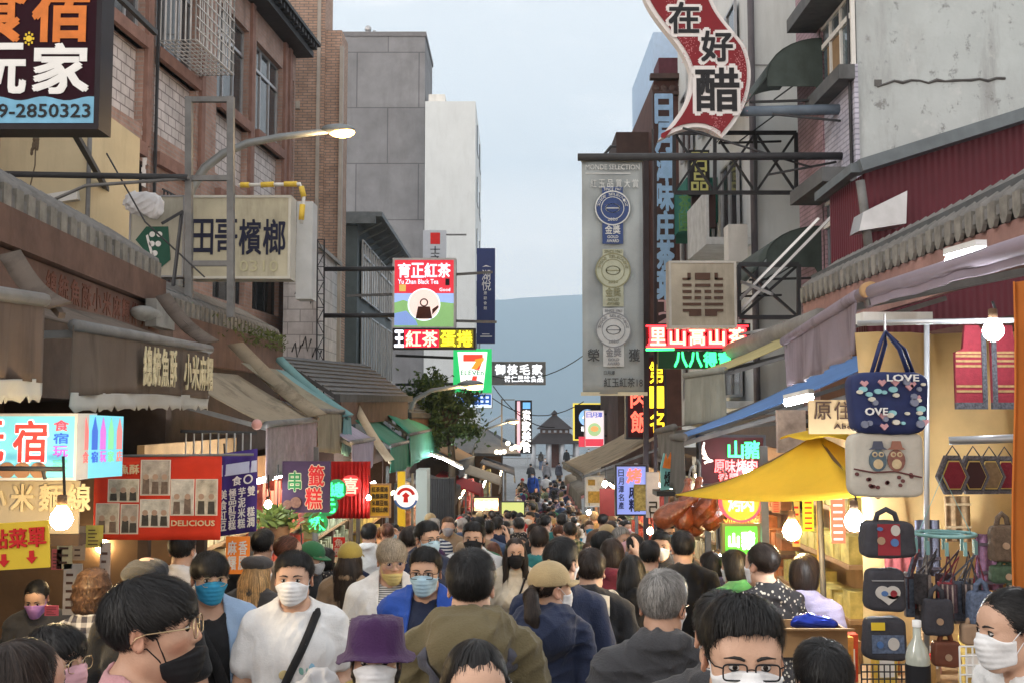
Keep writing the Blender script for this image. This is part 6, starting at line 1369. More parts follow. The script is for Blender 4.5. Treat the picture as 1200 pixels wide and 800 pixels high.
def tube_light(label, a, b, Y0, Y1, r, s=25, col=cool):
    A, B = at(*a, Y0), at(*b, Y1); t = thing('tube_light', label, 'tube light', A.lerp(B, .5), 'fluorescent tubes under the awnings'); mb = MB(); mb.tube([A, B], r, 8); part('tube', mb, lit('tube_%d' % s, col, s), t); mb = MB(); mb.bar(A + Vector((0, 0, r * 1.9)), B + Vector((0, 0, r * 1.9)), r * 2.4, r * 1.4); part('tube_holder', mb, white_pt, t)
tube_light('short white tube light under the blue awning', (921, 472), (951, 465), 7.2, 7.0, .022, 90); tube_light('white tube light along the nearest mauve awning', (1112, 306), (1150, 296), 4.4, 4.1, .02, 90); tube_light('left one of two white tubes on the grey green awning', (501, 531), (519, 537), 25, 22, .022, 30); tube_light('right one of two white tubes on the grey green awning', (515, 535), (541, 548), 25, 21, .022, 30)
tube_light('white tube light left of the boat badge sign end', (668, 541), (684, 535), 24, 24, .03, 14); tube_light('white tube light on the thin tan awning', (690, 537), (708, 531), 21, 21, .03, 14)
# ================================================================== left near stall
cyan = lit('hotel_cyan', (.16, .52, .60), .5)
f, t = sign('cyan_lightbox', 'glowing cyan lightbox with a big red character at the left edge', 'sign', (-70, 487, 87, 559), 4.6, .2, .012, cyan, M('frame_pale2', (.6, .6, .6), .5))
for s_, u0, u1 in (('玩', .20, .47), ('宿', .545, .79)):
    b = MB(); f.text(b, s_, u0, .26, u1, .92, .003, .05, .002); part('outline', b, lit('hotel_white', (.85, .88, .85), .8), t); b = MB(); f.text(b, s_, u0, .26, u1, .92, .009, .022, .003); part('lettering', b, lit('hotel_red', (.75, .05, .04), .6), t)
for s_, v, c_ in (('食', .78, (.7, .08, .12)), ('宿', .57, (.04, .12, .5)), ('玩', .36, (.4, .1, .5)), ('家', .15, (.15, .5, .4))): letters(f, t, lit('hotel_ink_%s' % s_, c_, .5), lambda f, b: f.text(b, s_, .84, v - .02, .95, v + .15, .004, .02, .003))
b = MB()
for u, c_ in ((.50, 0), (.615, 0), (.735, 0)): f.disc(b, u, .12, .032, .004, .009, 18); f.disc(b, u, .12, .036, .003, .011, 18, ri=.031)
part('round_mark', b, M('mark_wood', (.35, .2, .12), .6), t)
fs = Face(at(90, 561, 4.62), at(143, 557, 5.05) - at(90, 561, 4.62), (0, 0, .29)); b = MB(); fs.slab(b, 0, 0, 1, 1, -.12, 0); part('side_panel', b, lit('hotel_cyan2', (.14, .48, .60), .55), t)
for s_, u, c_ in (('食', .08, (.7, .15, .15)), ('宿', .28, (.04, .12, .5)), ('玩', .46, (.5, .15, .55)), ('家', .64, (.2, .6, .3)), ('店', .84, (.6, .2, .2))): b = MB(); fs.poly(b, [(u, .45), (u + .12, .45), (u + .12, .75), (u + .06, .97), (u, .75)], .002, .004); fs.text(b, s_, u, .25, u + .13, .42, .003, .02, .003); part('lettering', b, lit('hotel_ink2_%s' % s_, c_, .5), t)
st = thing('snack_stall', 'warm lit wooden snack stall with glass front under the cyan lightbox', 'stall', (-2.6, 5.4, gz(5.4))); mb = MB(); g = gz(5.3)
mb.box(-5, -1.98, 6.6, 6.7, g - .2, 1.5); part('back_wall', mb, M('stall_wood', (.15, .09, .05), .7, .3, 3, .1), st); mb = MB()
for x, y in ((-1.98, 6.6), (-2.2, 6.2), (-2.62, 4.6)): mb = MB(); mb.bar((x, y, g - .2), (x, y, 1.62), .06); part('post', mb, plank_dk, st)
mb = MB(); mb.box(-4.5, -1.95, 4.75, 5.3, g - .2, g + .85); part('counter', mb, M('counter_wood', (.30, .19, .1), .6, .25, 4), st); mb = MB(); mb.box(-4.2, -1.97, 4.7, 4.712, 1.36, 1.6); part('glass_strip', mb, M('glass_lettered', (.42, .36, .26), .3, .2, 3), st)
f = face_px(-30, 562, 112, 602, 4.69); letters(f, st, M('letter_pale', (.58, .48, .3), .7), lambda f, b: f.row(b, '小米麵線', .05, .1, .98, .88, .2, d=.004, bold=.03)); mb = MB(); mb.box(-4.2, -1.95, 4.66, 4.74, 1.6, 1.645); mb.box(-4.2, -1.95, 4.66, 4.74, 1.31, 1.36); part('glass_frame', mb, plank_dk, st)
mb = MB(); mb.box(-2.9, -2.32, 6.5, 6.58, .0, .62); mb.box(-2.62, -2.6, 6.45, 6.5, .0, .62); part('inner_window', mb, M('window_warm', (.25, .16, .08), .3, .4, 2), st)
mb = MB(); mb.tube([at(-20, 548, 4.5), at(75, 549, 4.5)], .012, 6); mb.tube([at(50, 549, 4.5), at(53, 561, 4.5)], .008, 5); part('hook_rail', mb, steel_dk, st)
f, t = sign('menu_card', 'yellow menu card with red characters and two red arrows', 'sign', (-38, 612, 58, 667), 3.95, .01, .0, M('card_yellow', (.68, .48, .04), .6, .08), None)
t.rotation_euler = (0, R(-3.5), 0); letters(f, t, ink_red, lambda f, b: (f.row(b, '點菜單', .28, .46, .98, .86, .1, d=.002, bold=.035), f.poly(b, [(.42, .34), (.48, .34), (.48, .2), (.52, .2), (.45, .06), (.38, .2), (.42, .2)], .002, .004), f.poly(b, [(.76, .38), (.82, .38), (.82, .24), (.86, .24), (.79, .1), (.72, .24), (.76, .24)], .002, .004)))
random.seed(12)
for k, (px, py, w, h, c_) in enumerate(((75, 640, 18, 52, (.5, .42, .25)), (92, 636, 14, 40, (.42, .3, .2)), (110, 628, 20, 26, (.55, .45, .1)), (66, 655, 12, 24, (.5, .12, .12)), (84, 690, 22, 60, (.4, .36, .33)), (60, 715, 16, 12, (.55, .1, .15)), (122, 665, 12, 60, (.35, .3, .28)))):
    f = face_px(px - w / 2, py - h / 2, px + w / 2, py + h / 2, 5.5); b = MB(); f.slab(b, 0, 0, 1, 1, -.006, 0); lab = ['cream price list', 'brown price slip', 'yellow framed notice', 'small red notice', 'grey glass panel', 'tiny red tag', 'narrow grey notice'][k] + ' pinned in the warm snack stall at left'
    t = thing('notice', lab, 'notice', f.p(.5, 0)); part('sheet', b, M('notice_%d' % k, c_, .7, .2, 20), t); b = MB()
    for j in range(5): f.slab(b, .15, .12 + .16 * j, random.uniform(.5, .88), .17 + .16 * j, .001, .002)
    part('print', b, M('notice_ink', (.08, .04, .03), .8), t)
# goods on the snack counter
random.seed(13)
for k in range(9):
    x = -3.6 + .19 * k; y = 4.95 + random.uniform(-.06, .1); h = random.uniform(.1, .2); r = random.uniform(.045, .07); b = MB(); c = z(x, y, g + .852); b.lathe([(0, 0), (r, 0), (r, h * .8), (r * .75, h), (r * .7, h)], c, 14); t = thing('jar', 'glass food jar standing on the snack stall counter', 'jar', c, 'jars on the snack counter'); part('jar_body', b, M('jar_%d' % (k % 3), [(.45, .2, .06), (.5, .35, .12), (.3, .08, .04)][k % 3], .3, .3, 30), t); b = MB(); b.lathe([(r * .78, 0), (r * .78, .03), (0, .03)], c + z(0, 0, h), 14); part('lid', b, ink_red, t)
# red photo banner, purple banner
f = face_px(109, 534, 258, 632, 5.6); t = thing('photo_banner', 'red cloth banner with six pale photographs and the word DELICIOUS', 'banner', f.p(.5, 0)); tl = -.012
def cl_(f, root, mat, sag=.012, n=16, m=10, amp=.01):
    g_ = [[f.p(j / n, 1 - i / m, amp * math.sin(9 * j / n + i * .4) + amp * .7 * math.sin(17 * j / n)) for j in range(n + 1)] for i in range(m + 1)]; b = MB(); b.sheet(g_, .004); return part('cloth', b, mat, root)
cl_(f, t, M('banner_red', (.62, .045, .02), .75, .15, 4, .1, trans=.2), amp=.006); b = MB(); b.tube([f.p(-.05, 1, 0), f.p(1.25, 1.02, 0)], .008, 6); part('hanging_rod', b, steel_gy, t)
letters(f, t, M('letter_banner', (.62, .45, .28), .7), lambda f, b: (f.row(b, '總統魚酥', .03, .79, .36, .90, .12, d=.012, bold=.03), f.text(b, 'DELICIOUS', .62, .17, .96, .235, .012, .035)))
random.seed(14)
for k, (u0, v0, u1, v1) in enumerate(((.12, .46, .35, .72), (.375, .54, .595, .95), (.375, .16, .595, .48), (.03, .08, .20, .43), (.225, .08, .35, .42), (.615, .30, .785, .72), (.81, .30, .97, .72))):
    b = MB(); f.slab(b, u0, v0, u1, v1, .009, .012); ph_ = part('photograph', b, M('photo_%d' % (k % 3), [(.42, .37, .3), (.36, .31, .27), (.45, .42, .38)][k % 3], .5, .5, 22), t); b = MB(); n_ = 3 if u1 - u0 > .18 else 2
    for j in range(n_):
        cu = u0 + (u1 - u0) * (j + .5) / n_; hh = (v1 - v0) * random.uniform(.5, .68); f.poly(b, [(cu - .028, v0 + .01), (cu + .028, v0 + .01), (cu + .024, v0 + hh * .7), (cu - .024, v0 + hh * .7)], .0125, .0135 + .0002 * j)
    part('figures', b, M('figure_dk_%d' % (k % 2), [(.05, .045, .04), (.14, .1, .08)][k % 2], .6, .4, 40), ph_); b = MB()
    for j in range(n_):
        cu = u0 + (u1 - u0) * (j + .5) / n_; f.disc(b, cu, v0 + (v1 - v0) * .52, .016, .014, .0145, 10)
    part('faces', b, M('figure_face', (.36, .24, .18), .6), ph_); b = MB(); e = .008
    for q in ((u0 - e, v0 - e, u1 + e, v0), (u0 - e, v1, u1 + e, v1 + e), (u0 - e, v0, u0, v1), (u1, v0, u1 + e, v1)): f.slab(b, *q, .0085, .0115)
    part('photo_border', b, M('photo_border_white', (.62, .52, .45), .6), ph_)
f = face_px(258, 531, 300, 628, 6.0); f.ux = f.ux + z(0, 0, .03); t = thing('cake_banner', 'purple cloth banner with white columns of cake names', 'banner', f.p(.5, 0)); cl_(f, t, M('banner_purple', (.06, .035, .20), .75, .12, 4, trans=.15), amp=.005); b = MB(); f.slab(b, -.05, .72, 1.0, .86, .007, .009); part('pale_band', b, M('band_pale', (.45, .5, .66), .7), t)
letters(f, t, ink_w, lambda f, b: (f.column(b, '雙 糕潤', .76, .06, .96, .56, .08, d=.01, bold=.02), f.column(b, '芋泥米糕', .50, .06, .70, .56, .08, d=.01, bold=.02), f.column(b, '極品紅豆糕', .24, .06, .44, .56, .06, d=.01, bold=.02), f.column(b, '美食紅豆', .0, .06, .18, .56, .08, d=.01, bold=.02), f.row(b, '食○', .3, .59, .92, .70, .2, d=.01, bold=.02)))
# skewer sign, green neon, red curtain, round sign
f, t = sign('skewer_sign', 'dark purple sign board with red cake characters edged in white', 'sign', (330, 540, 386, 600), 9.4, .06, .0, M('sign_plum', (.05, .025, .06), .6, .3, 6), None)
for s_, bx, c_ in (('籤', (.56, .52, .88, .92), ink_red), ('糕', (.5, .08, .84, .48), ink_red), ('串', (.14, .42, .40, .80), M('ink_green', (.03, .2, .06), .6))): b = MB(); f.text(b, s_, *bx, .003, .06, .002); part('outline', b, M('letter_cream2', (.7, .62, .42), .6), t); b = MB(); f.text(b, s_, *bx, .01, .022, .003); part('lettering', b, c_, t)
b = MB(); f.disc(b, .3, .2, .05, .003, .02, 16); f.disc(b, .12, .16, .04, .003, .02, 16); part('food_print', b, M('food_brown', (.2, .1, .07), .7, .4, 40), t)
nt_ = thing('fish_neon', 'slanting row of glowing green neon characters in front of the red curtain', 'neon sign', at(385, 630, 10))
for s_, x, y in (('總', 394, 573), ('元', 384, 592), ('魚', 372, 612)): f = face_px(x - 10, y - 9, x + 10, y + 9, 10); b = MB(); f.text(b, s_, .05, .05, .95, .95, .012, .03, .012); part('neon_lettering', b, ng, nt_); b = MB(); f.disc(b, .5, .5, .1, -.02, .0, 20); part('neon_board', b, M('board_green', (.02, .12, .05), .6, emit=.6), nt_)
f = face_px(399, 555, 423, 582, 10.6); t = thing('round_neon', 'small round red neon badge with an orange character', 'neon sign', f.p(.5, 0)); b = MB(); f.disc(b, .5, .5, .11, -.02, 0, 24); part('neon_board', b, M('board_red', (.4, .03, .03), .6, emit=.5), t); b = MB(); f.text(b, '喜', .15, .15, .85, .85, .01, .02, .01); part('neon_lettering', b, lit('neon_salmon', (1, .3, .22), 1.5), t)
f = face_px(383, 540, 433, 607, 11.6); t = thing('red_curtain', 'red fringed shop curtain beside the green neon characters', 'curtain', f.p(.5, 0)); g_ = [[f.p(j / 40, 1 - i / 8, .03 * math.sin(j * 1.7)) for j in range(41)] for i in range(9)]; b = MB(); b.sheet(g_, .006); part('cloth', b, M('curtain_red', (.50, .02, .015), .7, .2, 6, trans=.25), t)
f, t = sign('gold_menu', 'gold menu board with dense dark characters beside the red curtain', 'sign', (434, 568, 456, 604), 12.6, .04, .02, M('board_gold', (.55, .34, .04), .5, .15), wood_lt)
letters(f, t, ink_k, lambda f, b: [f.row(b, s_, .06, .78 - .22 * i, .94, .95 - .22 * i, .1, d=.003, bold=.01) for i, s_ in enumerate(('紅茶蛋捲', '魚酥麻糬', '米糕豆糕', '香菇山豬'))])
f = face_px(461, 567, 490, 597, 14); t = thing('round_sign', 'round white hanging sign with a red centre mark and blue lower edge', 'sign', f.p(.5, 0)); b = MB(); f.disc(b, .5, .5, .165, -.05, 0, 28); part('panel', b, lit('disc_white', (.75, .75, .75), .5), t); b = MB(); f.disc(b, .5, .5, .13, .002, .006, 28, ri=.09, a0=.3, a1=2.84); part('red_arc', b, ink_red, t); b = MB(); f.disc(b, .5, .5, .165, .002, .008, 28, ri=.135, a0=3.4, a1=6.0); part('blue_arc', b, M('ink_blue', (.05, .15, .45), .6), t); b = MB(); f.poly(b, [(.4, .3), (.6, .3), (.58, .5), (.66, .56), (.5, .7), (.34, .56), (.42, .5)], .003, .01); part('red_mark', b, ink_red, t)
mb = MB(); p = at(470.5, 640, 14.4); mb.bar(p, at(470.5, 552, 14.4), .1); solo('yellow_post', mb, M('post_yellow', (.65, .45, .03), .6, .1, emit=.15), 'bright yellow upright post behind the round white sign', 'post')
f = face_px(487, 550, 500, 625, 16); b = MB(); f.slab(b, 0, 0, 1, 1, -.6, 0); solo('glowing_front', b, lit('front_glow', (.36, .42, .41), .12), 'white stall front made to glow faintly behind the yellow post', 'stall front'); f = face_px(500, 560, 532, 640, 17); b = MB(); f.slab(b, 0, 0, 1, 1, -.3, 0); solo('dark_shutter', b, M('shutter_dark', (.045, .045, .05), .6, .2, stripes=((8, 0, 0), .6)), 'dark grey ribbed shutter beyond the pale lit stall front', 'shutter')  # faint emission replaces lamp light falling on the stall front
f, t = sign('red_card', 'small red card with pale strokes hanging behind the green capped vendor', 'sign', (390, 629, 404, 652), 8.5, .01, .0, M('card_red', (.6, .03, .02), .6), None); letters(f, t, M('card_stroke', (.7, .45, .35), .6), lambda f, b: f.column(b, '魚酥', .15, .05, .85, .95, .1, d=.003, bold=.02))
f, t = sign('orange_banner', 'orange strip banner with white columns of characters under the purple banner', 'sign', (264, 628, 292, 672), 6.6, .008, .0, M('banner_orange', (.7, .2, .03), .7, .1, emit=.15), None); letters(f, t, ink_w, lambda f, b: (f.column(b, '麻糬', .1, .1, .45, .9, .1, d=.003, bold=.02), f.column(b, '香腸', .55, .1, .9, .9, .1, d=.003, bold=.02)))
mb = MB(); random.seed(15); c = at(325, 610, 9.2)
for k in range(140):
    a = random.uniform(0, 6.28); r_ = abs(random.gauss(0, .15)); p = c + z(r_ * math.cos(a) * 1.4, r_ * math.sin(a), random.uniform(-.05, .09) - r_ * .3); q = z(random.uniform(-1, 1), random.uniform(-1, 1), random.uniform(-.2, 1)).normalized(); w = q.orthogonal().normalized(); mb.add([p, p + q * .06 + w * .025, p + q * .12, p + q * .06 - w * .025], [(0, 1, 2, 3)], False)
t = thing('hanging_plant', 'leafy hanging plant below the skewer sign', 'plant', c); part('leaves', mb, M('leaf_olive', (.10, .13, .03), .6, .4, 20, trans=.3), t); mb = MB(); mb.lathe([(.02, -.2), (.1, -.18), (.12, -.04)], c, 12); part('pot', mb, wood_dk, t); mb = MB(); mb.tube([c, c + z(0, 0, .5)], .006, 5); part('cord', mb, black_pt, t)
# dim clutter rails below the left awnings
random.seed(16); rail = thing('pot_rail', 'dark rail of hanging ladles and pans above the red photo banner', 'rail', at(250, 500, 7.2)); mb = MB(); mb.tube([at(212, 505, 7.2), at(300, 507, 7.6)], .014, 6); part('rail', mb, steel_dk, rail)
for k in range(9): p = at(218 + 9.5 * k, 507, 7.3); mb = MB(); L_ = random.uniform(.12, .26); mb.tube([p, p - z(0, 0, L_)], .006, 5); mb.ball(p - z(0, 0, L_ + .03), (.04, .04, .03), 10, 6); part('ladle', mb, alu, rail)
mb = MB(); mb.ball(at(301, 497, 8.5), .045, 10, 8); solo('pink_ball', mb, M('pink_knob', (.55, .3, .28), .6), 'small pink ball at the end of the beige awning roller', 'knob')
# ================================================================== right: neon food stalls between the umbrella and the far awnings
f, t = sign('boar_sign', 'dark red sign with green wild boar characters above red neon script', 'sign', (822, 512, 895, 566), 8.6, .12, .02, M('sign_wine2', (.045, .005, .008), .5, .3), frame_d)
letters(f, t, ng, lambda f, b: f.row(b, '山豬', .42, .55, .95, .92, .1, d=.012, bold=.03)); letters(f, t, lit('neon_pinkred', (1, .12, .12), 2.0), lambda f, b: (f.row(b, '原味烤肉', .2, .24, .9, .52, .1, d=.012, bold=.02), f.row(b, '香腸', .26, .04, .6, .22, .1, d=.012, bold=.02))); b = MB()
for k in range(5): a = 1.9 + k * .35; b.tube([f.p(.1 + .02 * k, .5, .02), f.p(.06 + .1 * math.cos(a) + .02 * k, .5 + .3 * math.sin(a), .02), f.p(.1 + .16 * math.cos(a) + .03 * k, .5 + .42 * math.sin(a), .02)], .009, 5)
part('neon_outline', b, lit('neon_pale', (.9, .8, .7), .9), t)
f = face_px(845, 566, 892, 612, 7.4); t = thing('round_orange_sign', 'round glowing orange sign with white strokes below the umbrella edge', 'sign', f.p(.5, 0)); b = MB(); f.disc(b, .5, .55, .135, -.05, 0, 28); part('panel', b, lit('disc_orange', (.9, .32, .03), 1.0), t); b = MB(); f.disc(b, .5, .55, .15, -.05, .012, 28, ri=.135); part('neon_ring', b, nr, t); letters(f, t, nw, lambda f, b: f.row(b, '烤肉', .18, .3, .82, .78, .05, d=.006, bold=.035)); letters(f, t, no_, lambda f, b: f.row(b, '刈包小吃', .05, -.1, .95, .12, .1, d=.004, bold=.02))
f, t = sign('green_menu', 'bright green lit menu board under the round orange sign', 'sign', (850, 616, 888, 660), 7.3, .05, .02, lit('menu_green', (.10, .55, .04), .9), M('frame_olive', (.25, .25, .08), .5)); letters(f, t, lit('menu_glow', (.6, 1, .6), 4), lambda f, b: (f.text(b, '山', .12, .45, .42, .8, .004, .05), f.text(b, '豬', .52, .4, .9, .85, .004, .05)))
# hanging roast pork
S_ = Sdf(); S_.ell((0, 0, -.03), (.085, .075, .13), .04); S_.ell((.02, -.02, -.09), (.07, .06, .07), .05); S_.cap((-.01, 0, .07), (-.03, 0, .2), .045, .022, .04); S_.ell((-.03, 0, .21), (.03, .028, .025), .02); S_.fold = folds(40, .006); PV, PF = S_.mesh([np.arange(-.14, .14, .008), np.arange(-.12, .12, .008), np.arange(-.22, .28, .008)])
roastm = M('roast_skin', (.17, .045, .016), .3, .75, 14, .3, spec=.5); me = np_mesh('meat', PV, PF); me.materials.append(roastm); hk = MB(); hk.tube([(-.03, 0, .2), (-.03, 0, .32), (0, 0, .36), (.02, 0, .33)], .008, 6); hm = hk.mesh('hook'); hm.materials.append(steel_gy)
for k, (px, py, s_, rx, ry, lb) in enumerate(((789, 600, .95, .3, 1.1, 'leftmost roast pork leg, tipped on its side'), (802, 596, 1.0, 0, .5, 'glossy roast pork leg second from the left'), (815, 599, 1.1, .2, .2, 'largest roast pork leg in the middle of the row'), (827, 597, .95, -.2, -.4, 'roast pork leg leaning right below the umbrella corner'), (838, 603, .9, .1, -.9, 'rightmost roast pork leg, nearly lying flat'), (806, 612, .8, .4, 2.2, 'small roast pork leg hanging lowest, upside down'))):
    r = thing('roast_pork', lb, 'roast pork', at(px, py, 7.65 + .06 * (k % 3)), 'roast pork legs hung at the stall'); r.rotation_euler = (rx, ry, k); r.scale = (s_,) * 3
    for nm, m_ in (('meat', me), ('hook', hm)): o = bpy.data.objects.new(nm, m_); o.parent = r; COL.objects.link(o)
f = face_px(776, 528, 805, 574, 9.6); t = thing('flame_sign', 'leaning teal and pink popcorn sign with an orange flame mark', 'sign', f.p(.5, 0)); b = MB(); f.poly(b, [(-.05, .0), (.55, .05), (.55, .62), (.1, .95), (-.05, .6)], -.04, 0); part('teal_panel', b, M('panel_teal', (.15, .35, .34), .6, .1, emit=.1), t); b = MB(); f.poly(b, [(.56, .05), (1.1, .15), (.8, .45), (.56, .62)], -.04, 0); part('pink_panel', b, M('panel_pink', (.6, .17, .2), .6, .1, emit=.2), t); letters(f, t, ink_k, lambda f, b: f.text(b, '爆', .08, .1, .5, .48, .003, .02)); b = MB(); f.poly(b, [(.02, .58), (.16, .95), (.22, .78), (.36, .98), (.4, .72), (.55, .66), (.3, .55)], .003, .012); part('flame_mark', b, M('flame_orange', (.7, .2, .04), .6, .3, 20), t); b = MB(); f.slab(b, -.25, -.14, .9, -.02, -.25, .05); part('black_tray', b, black_pt, t)
f, t = sign('mochi_sign', 'blue and violet lightbox with a red roast character over dark ones', 'sign', (723, 546, 757, 602), 13.5, .12, .02, lit('mochi_blue', (.22, .27, .62), .6), frame_d); letters(f, t, lit('neon_coral', (1, .16, .1), 1.8), lambda f, b: f.text(b, '烤', .36, .66, .84, .95, .004, .04)); letters(f, t, ink_navy, lambda f, b: (f.column(b, '麻糬', .42, .05, .8, .6, .08, d=.004, bold=.03), f.column(b, '日月潭名產', .06, .1, .24, .95, .15, d=.004, bold=.02)))
f, t = sign('plant_card', 'small picture card of food leaning on the blue mochi lightbox', 'sign', (744, 568, 759, 597), 13, .02, .01, M('card_foodpic', (.4, .33, .12), .5, .6, 30), M('frame_olive', (.25, .25, .08)))
f, t = sign('grey_upright_sign', 'grey upright board with one dark character by the flame sign', 'sign', (758, 553, 773, 606), 12, .08, .0, M('board_grey', (.33, .34, .42), .6), frame_d); letters(f, t, ink_k, lambda f, b: f.text(b, '己', .2, .1, .9, .35, .003, .04))
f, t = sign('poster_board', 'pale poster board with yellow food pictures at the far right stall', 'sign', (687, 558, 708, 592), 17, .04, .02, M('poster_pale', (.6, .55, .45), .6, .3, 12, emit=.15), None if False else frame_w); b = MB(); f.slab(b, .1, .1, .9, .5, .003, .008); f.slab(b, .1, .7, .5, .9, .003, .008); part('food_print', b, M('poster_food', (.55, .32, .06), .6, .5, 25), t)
f, t = sign('oxblood_card', 'dark red board tilted under the small bulb at far right', 'sign', (703, 572, 723, 604), 15.5, .04, .0, M('board_oxblood', (.2, .03, .025), .6, .15), None)
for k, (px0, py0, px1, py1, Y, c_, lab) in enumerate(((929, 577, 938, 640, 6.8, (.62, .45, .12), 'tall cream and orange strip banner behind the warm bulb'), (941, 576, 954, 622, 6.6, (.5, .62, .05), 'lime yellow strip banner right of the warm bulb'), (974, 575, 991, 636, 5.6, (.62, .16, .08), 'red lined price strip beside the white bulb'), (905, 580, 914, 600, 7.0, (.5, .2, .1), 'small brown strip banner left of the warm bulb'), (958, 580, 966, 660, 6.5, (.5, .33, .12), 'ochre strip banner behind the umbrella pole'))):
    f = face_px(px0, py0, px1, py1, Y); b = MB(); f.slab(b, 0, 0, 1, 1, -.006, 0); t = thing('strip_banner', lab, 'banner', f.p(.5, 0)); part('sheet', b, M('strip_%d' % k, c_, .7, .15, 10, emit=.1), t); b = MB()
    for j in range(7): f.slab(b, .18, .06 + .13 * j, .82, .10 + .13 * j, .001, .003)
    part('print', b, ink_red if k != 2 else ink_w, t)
# ================================================================== right near stall with bags and clothes
tent = M('tent_plastic', (.60, .42, .19), .4, .25, 2.5, .3, bscale=6, trans=.3, spec=.4); bs = thing('bag_stall', 'bag stall with ochre plastic tent walls and a thin steel frame', 'stall', (2.2, 4.6, gz(4.6))); g_ = []
for i in range(9): g_.append([z(1.78 + 1.8 * j / 20, 5.3 - .05 * math.sin(j * .9 + .4 * i) - .03 * math.sin(j * 2.3 + i * 1.1) - .02 * math.sin(i * 2.1 + j), 2.32 - 2.6 * i / 8) for j in range(21)])
mb = MB(); mb.sheet(g_, .004); part('tent_wall', mb, tent, bs); mb = MB(); mb.sheet([[z(3.4 + .04 * math.sin(j * 1.1), 5.3 - 3 * j / 14, 2.45 - 2.8 * i / 6) for j in range(15)] for i in range(7)], .004); part('tent_wall', mb, tent, bs)
mb = MB(); mb.tube([at(1086, 800, 4.4), at(1086, 378, 4.4)], .012, 8); part('post', mb, alu, bs); mb = MB(); mb.tube([at(1005, 379, 4.5), at(1250, 374, 4.1)], .012, 8); part('rail', mb, alu, bs); mb = MB(); mb.tube([at(1112, 516, 4.0), at(1195, 513, 3.9)], .016, 8); part('rail', mb, alu, bs); mb = MB(); mb.box(1.45, 3.2, 3.35, 4.0, gz(4) - .1, gz(4) + .78); part('counter', mb, M('counter_card', (.38, .24, .12), .7, .25, 4), bs)
mb = MB(); mb.sheet([[at(1188 + 5 * j + 2 * math.sin(i), 330 + 62 * i, 3.3) + z(0, .03 * math.sin(j * 2.5), 0) for j in range(8)] for i in range(9)], .005); solo('orange_curtain', mb, M('curtain_orange', (.62, .20, .04), .7, .15, 4, trans=.3), 'orange plastic curtain at the far right edge of the picture', 'curtain')
f = face_px(948, 468, 1006, 508, 5.22); t = thing('craft_sign', 'tan panel with thin dark letters partly hidden behind the navy bag', 'sign', f.p(.5, 0)); b = MB(); f.slab(b, 0, 0, 1.5, 1, -.01, 0); part('panel', b, M('panel_tan', (.5, .36, .2), .7, .15), t); letters(f, t, M('ink_brown', (.07, .04, .03), .7), lambda f, b: (f.row(b, '原住民', .08, .42, 1.3, .95, .15, d=.003, bold=0), f.text(b, 'Aboriginal', .5, .1, 1.4, .3, .003, .0)))
f = face_px(912, 480, 945, 530, 7.0); b = MB(); f.slab(b, 0, 0, 1, 1, -.05, 0); solo('picture_panel', b, M('panel_picture', (.4, .33, .3), .5, .6, 8), 'blurred framed picture panel behind the top of the umbrella', 'picture')
def soft(prims, st, seed, amp, inf=0):
    S = Sdf()
    for p in prims: (S.ell if len(p) == 2 else S.cap)(*p)
    S.fold = folds(seed, amp); lo, hi = S.bounds(); return S.mesh([np.arange(lo[d] - .03, hi[d] + .03, st) for d in range(3)])
def to(mb, VF, c, s=(1, 1, 1)): V, F = VF; mb.add([Vector(c) + Vector((v[0] * s[0], v[1] * s[1], v[2] * s[2])) for v in V], F.tolist(), True); return mb
def softbox(mb, c, w, h, d, seed=1, ex=.32, top=1.0):
    'cushioned box: superellipsoid with a little sag and crumple'
    f = lambda a: math.copysign(abs(a) ** ex, a); n, m = 36, 20; V = []
    for i in range(m + 1):
        p = math.pi * (i / m - .5)
        for k in range(n):
            q = 2 * math.pi * k / n; v = Vector((f(math.cos(p)) * f(math.cos(q)) * w / 2, f(math.cos(p)) * f(math.sin(q)) * d / 2, f(math.sin(p)) * h / 2)); v.x *= 1 + (top - 1) * (v.z / h + .5)
            V.append(Vector(c) + v + v.normalized() * .006 * mnoise.noise(v * 22 + Vector((seed, 0, 0))))
    return mb.add(V, [(i * n + k, i * n + (k + 1) % n, (i + 1) * n + (k + 1) % n, (i + 1) * n + k) for i in range(m) for k in range(n)], True)
Yb = 3.8; navyb = M('bag_navy', (.02, .03, .10), .6, .2, 20); c = at(1039, 472, Yb); t = thing('tote_bag', 'navy tote bag printed with hearts and the word LOVE', 'bag', at(1039, 505, Yb)); b = MB(); softbox(b, c, .26, .23, .11, 21, .34, 1.14); part('bag_body', b, navyb, t)
fb = Face(c + z(-.145, -.062, -.11), (.29, 0, 0), (0, 0, .22)); random.seed(17)
for k, c_ in enumerate(((.25, .5, .55), (.55, .3, .33), (.6, .58, .5), (.2, .22, .3))):
    b = MB()
    for j in range(9):
        u, v = random.uniform(.08, .9), random.uniform(.08, .88); r_ = random.uniform(.008, .016)
        if k == 1: fb.poly(b, [(u, v - .07), (u + .05, v), (u + .03, v + .04), (u, v + .015), (u - .03, v + .04), (u - .05, v)], -.006, .005 + .0007 * k)
        else: fb.disc(b, u, v, r_, -.006, .005 + .0007 * k, 12, sy=.7 + .3 * (k % 2))
    part('print', b, M('bag_print_%d' % k, c_, .7), t)
letters(fb, t, ink_w, lambda f, b: (f.text(b, 'LOVE', .42, .86, .82, .97, .008, .03), f.text(b, 'OVE', .14, .3, .42, .42, .008, .03)))
for dx in (-.0, .03): b = MB(); b.tube([c + z(-.06 + dx, -.02 + dx, .11), c + z(-.025 + dx, -.02 + dx, .22), c + z(.0, 0, .265), c + z(.045 + dx, -.02 + dx, .2), c + z(.075 + dx, -.02 + dx, .11)], .014, 8, flat=.5); part('handle', b, navyb, t)
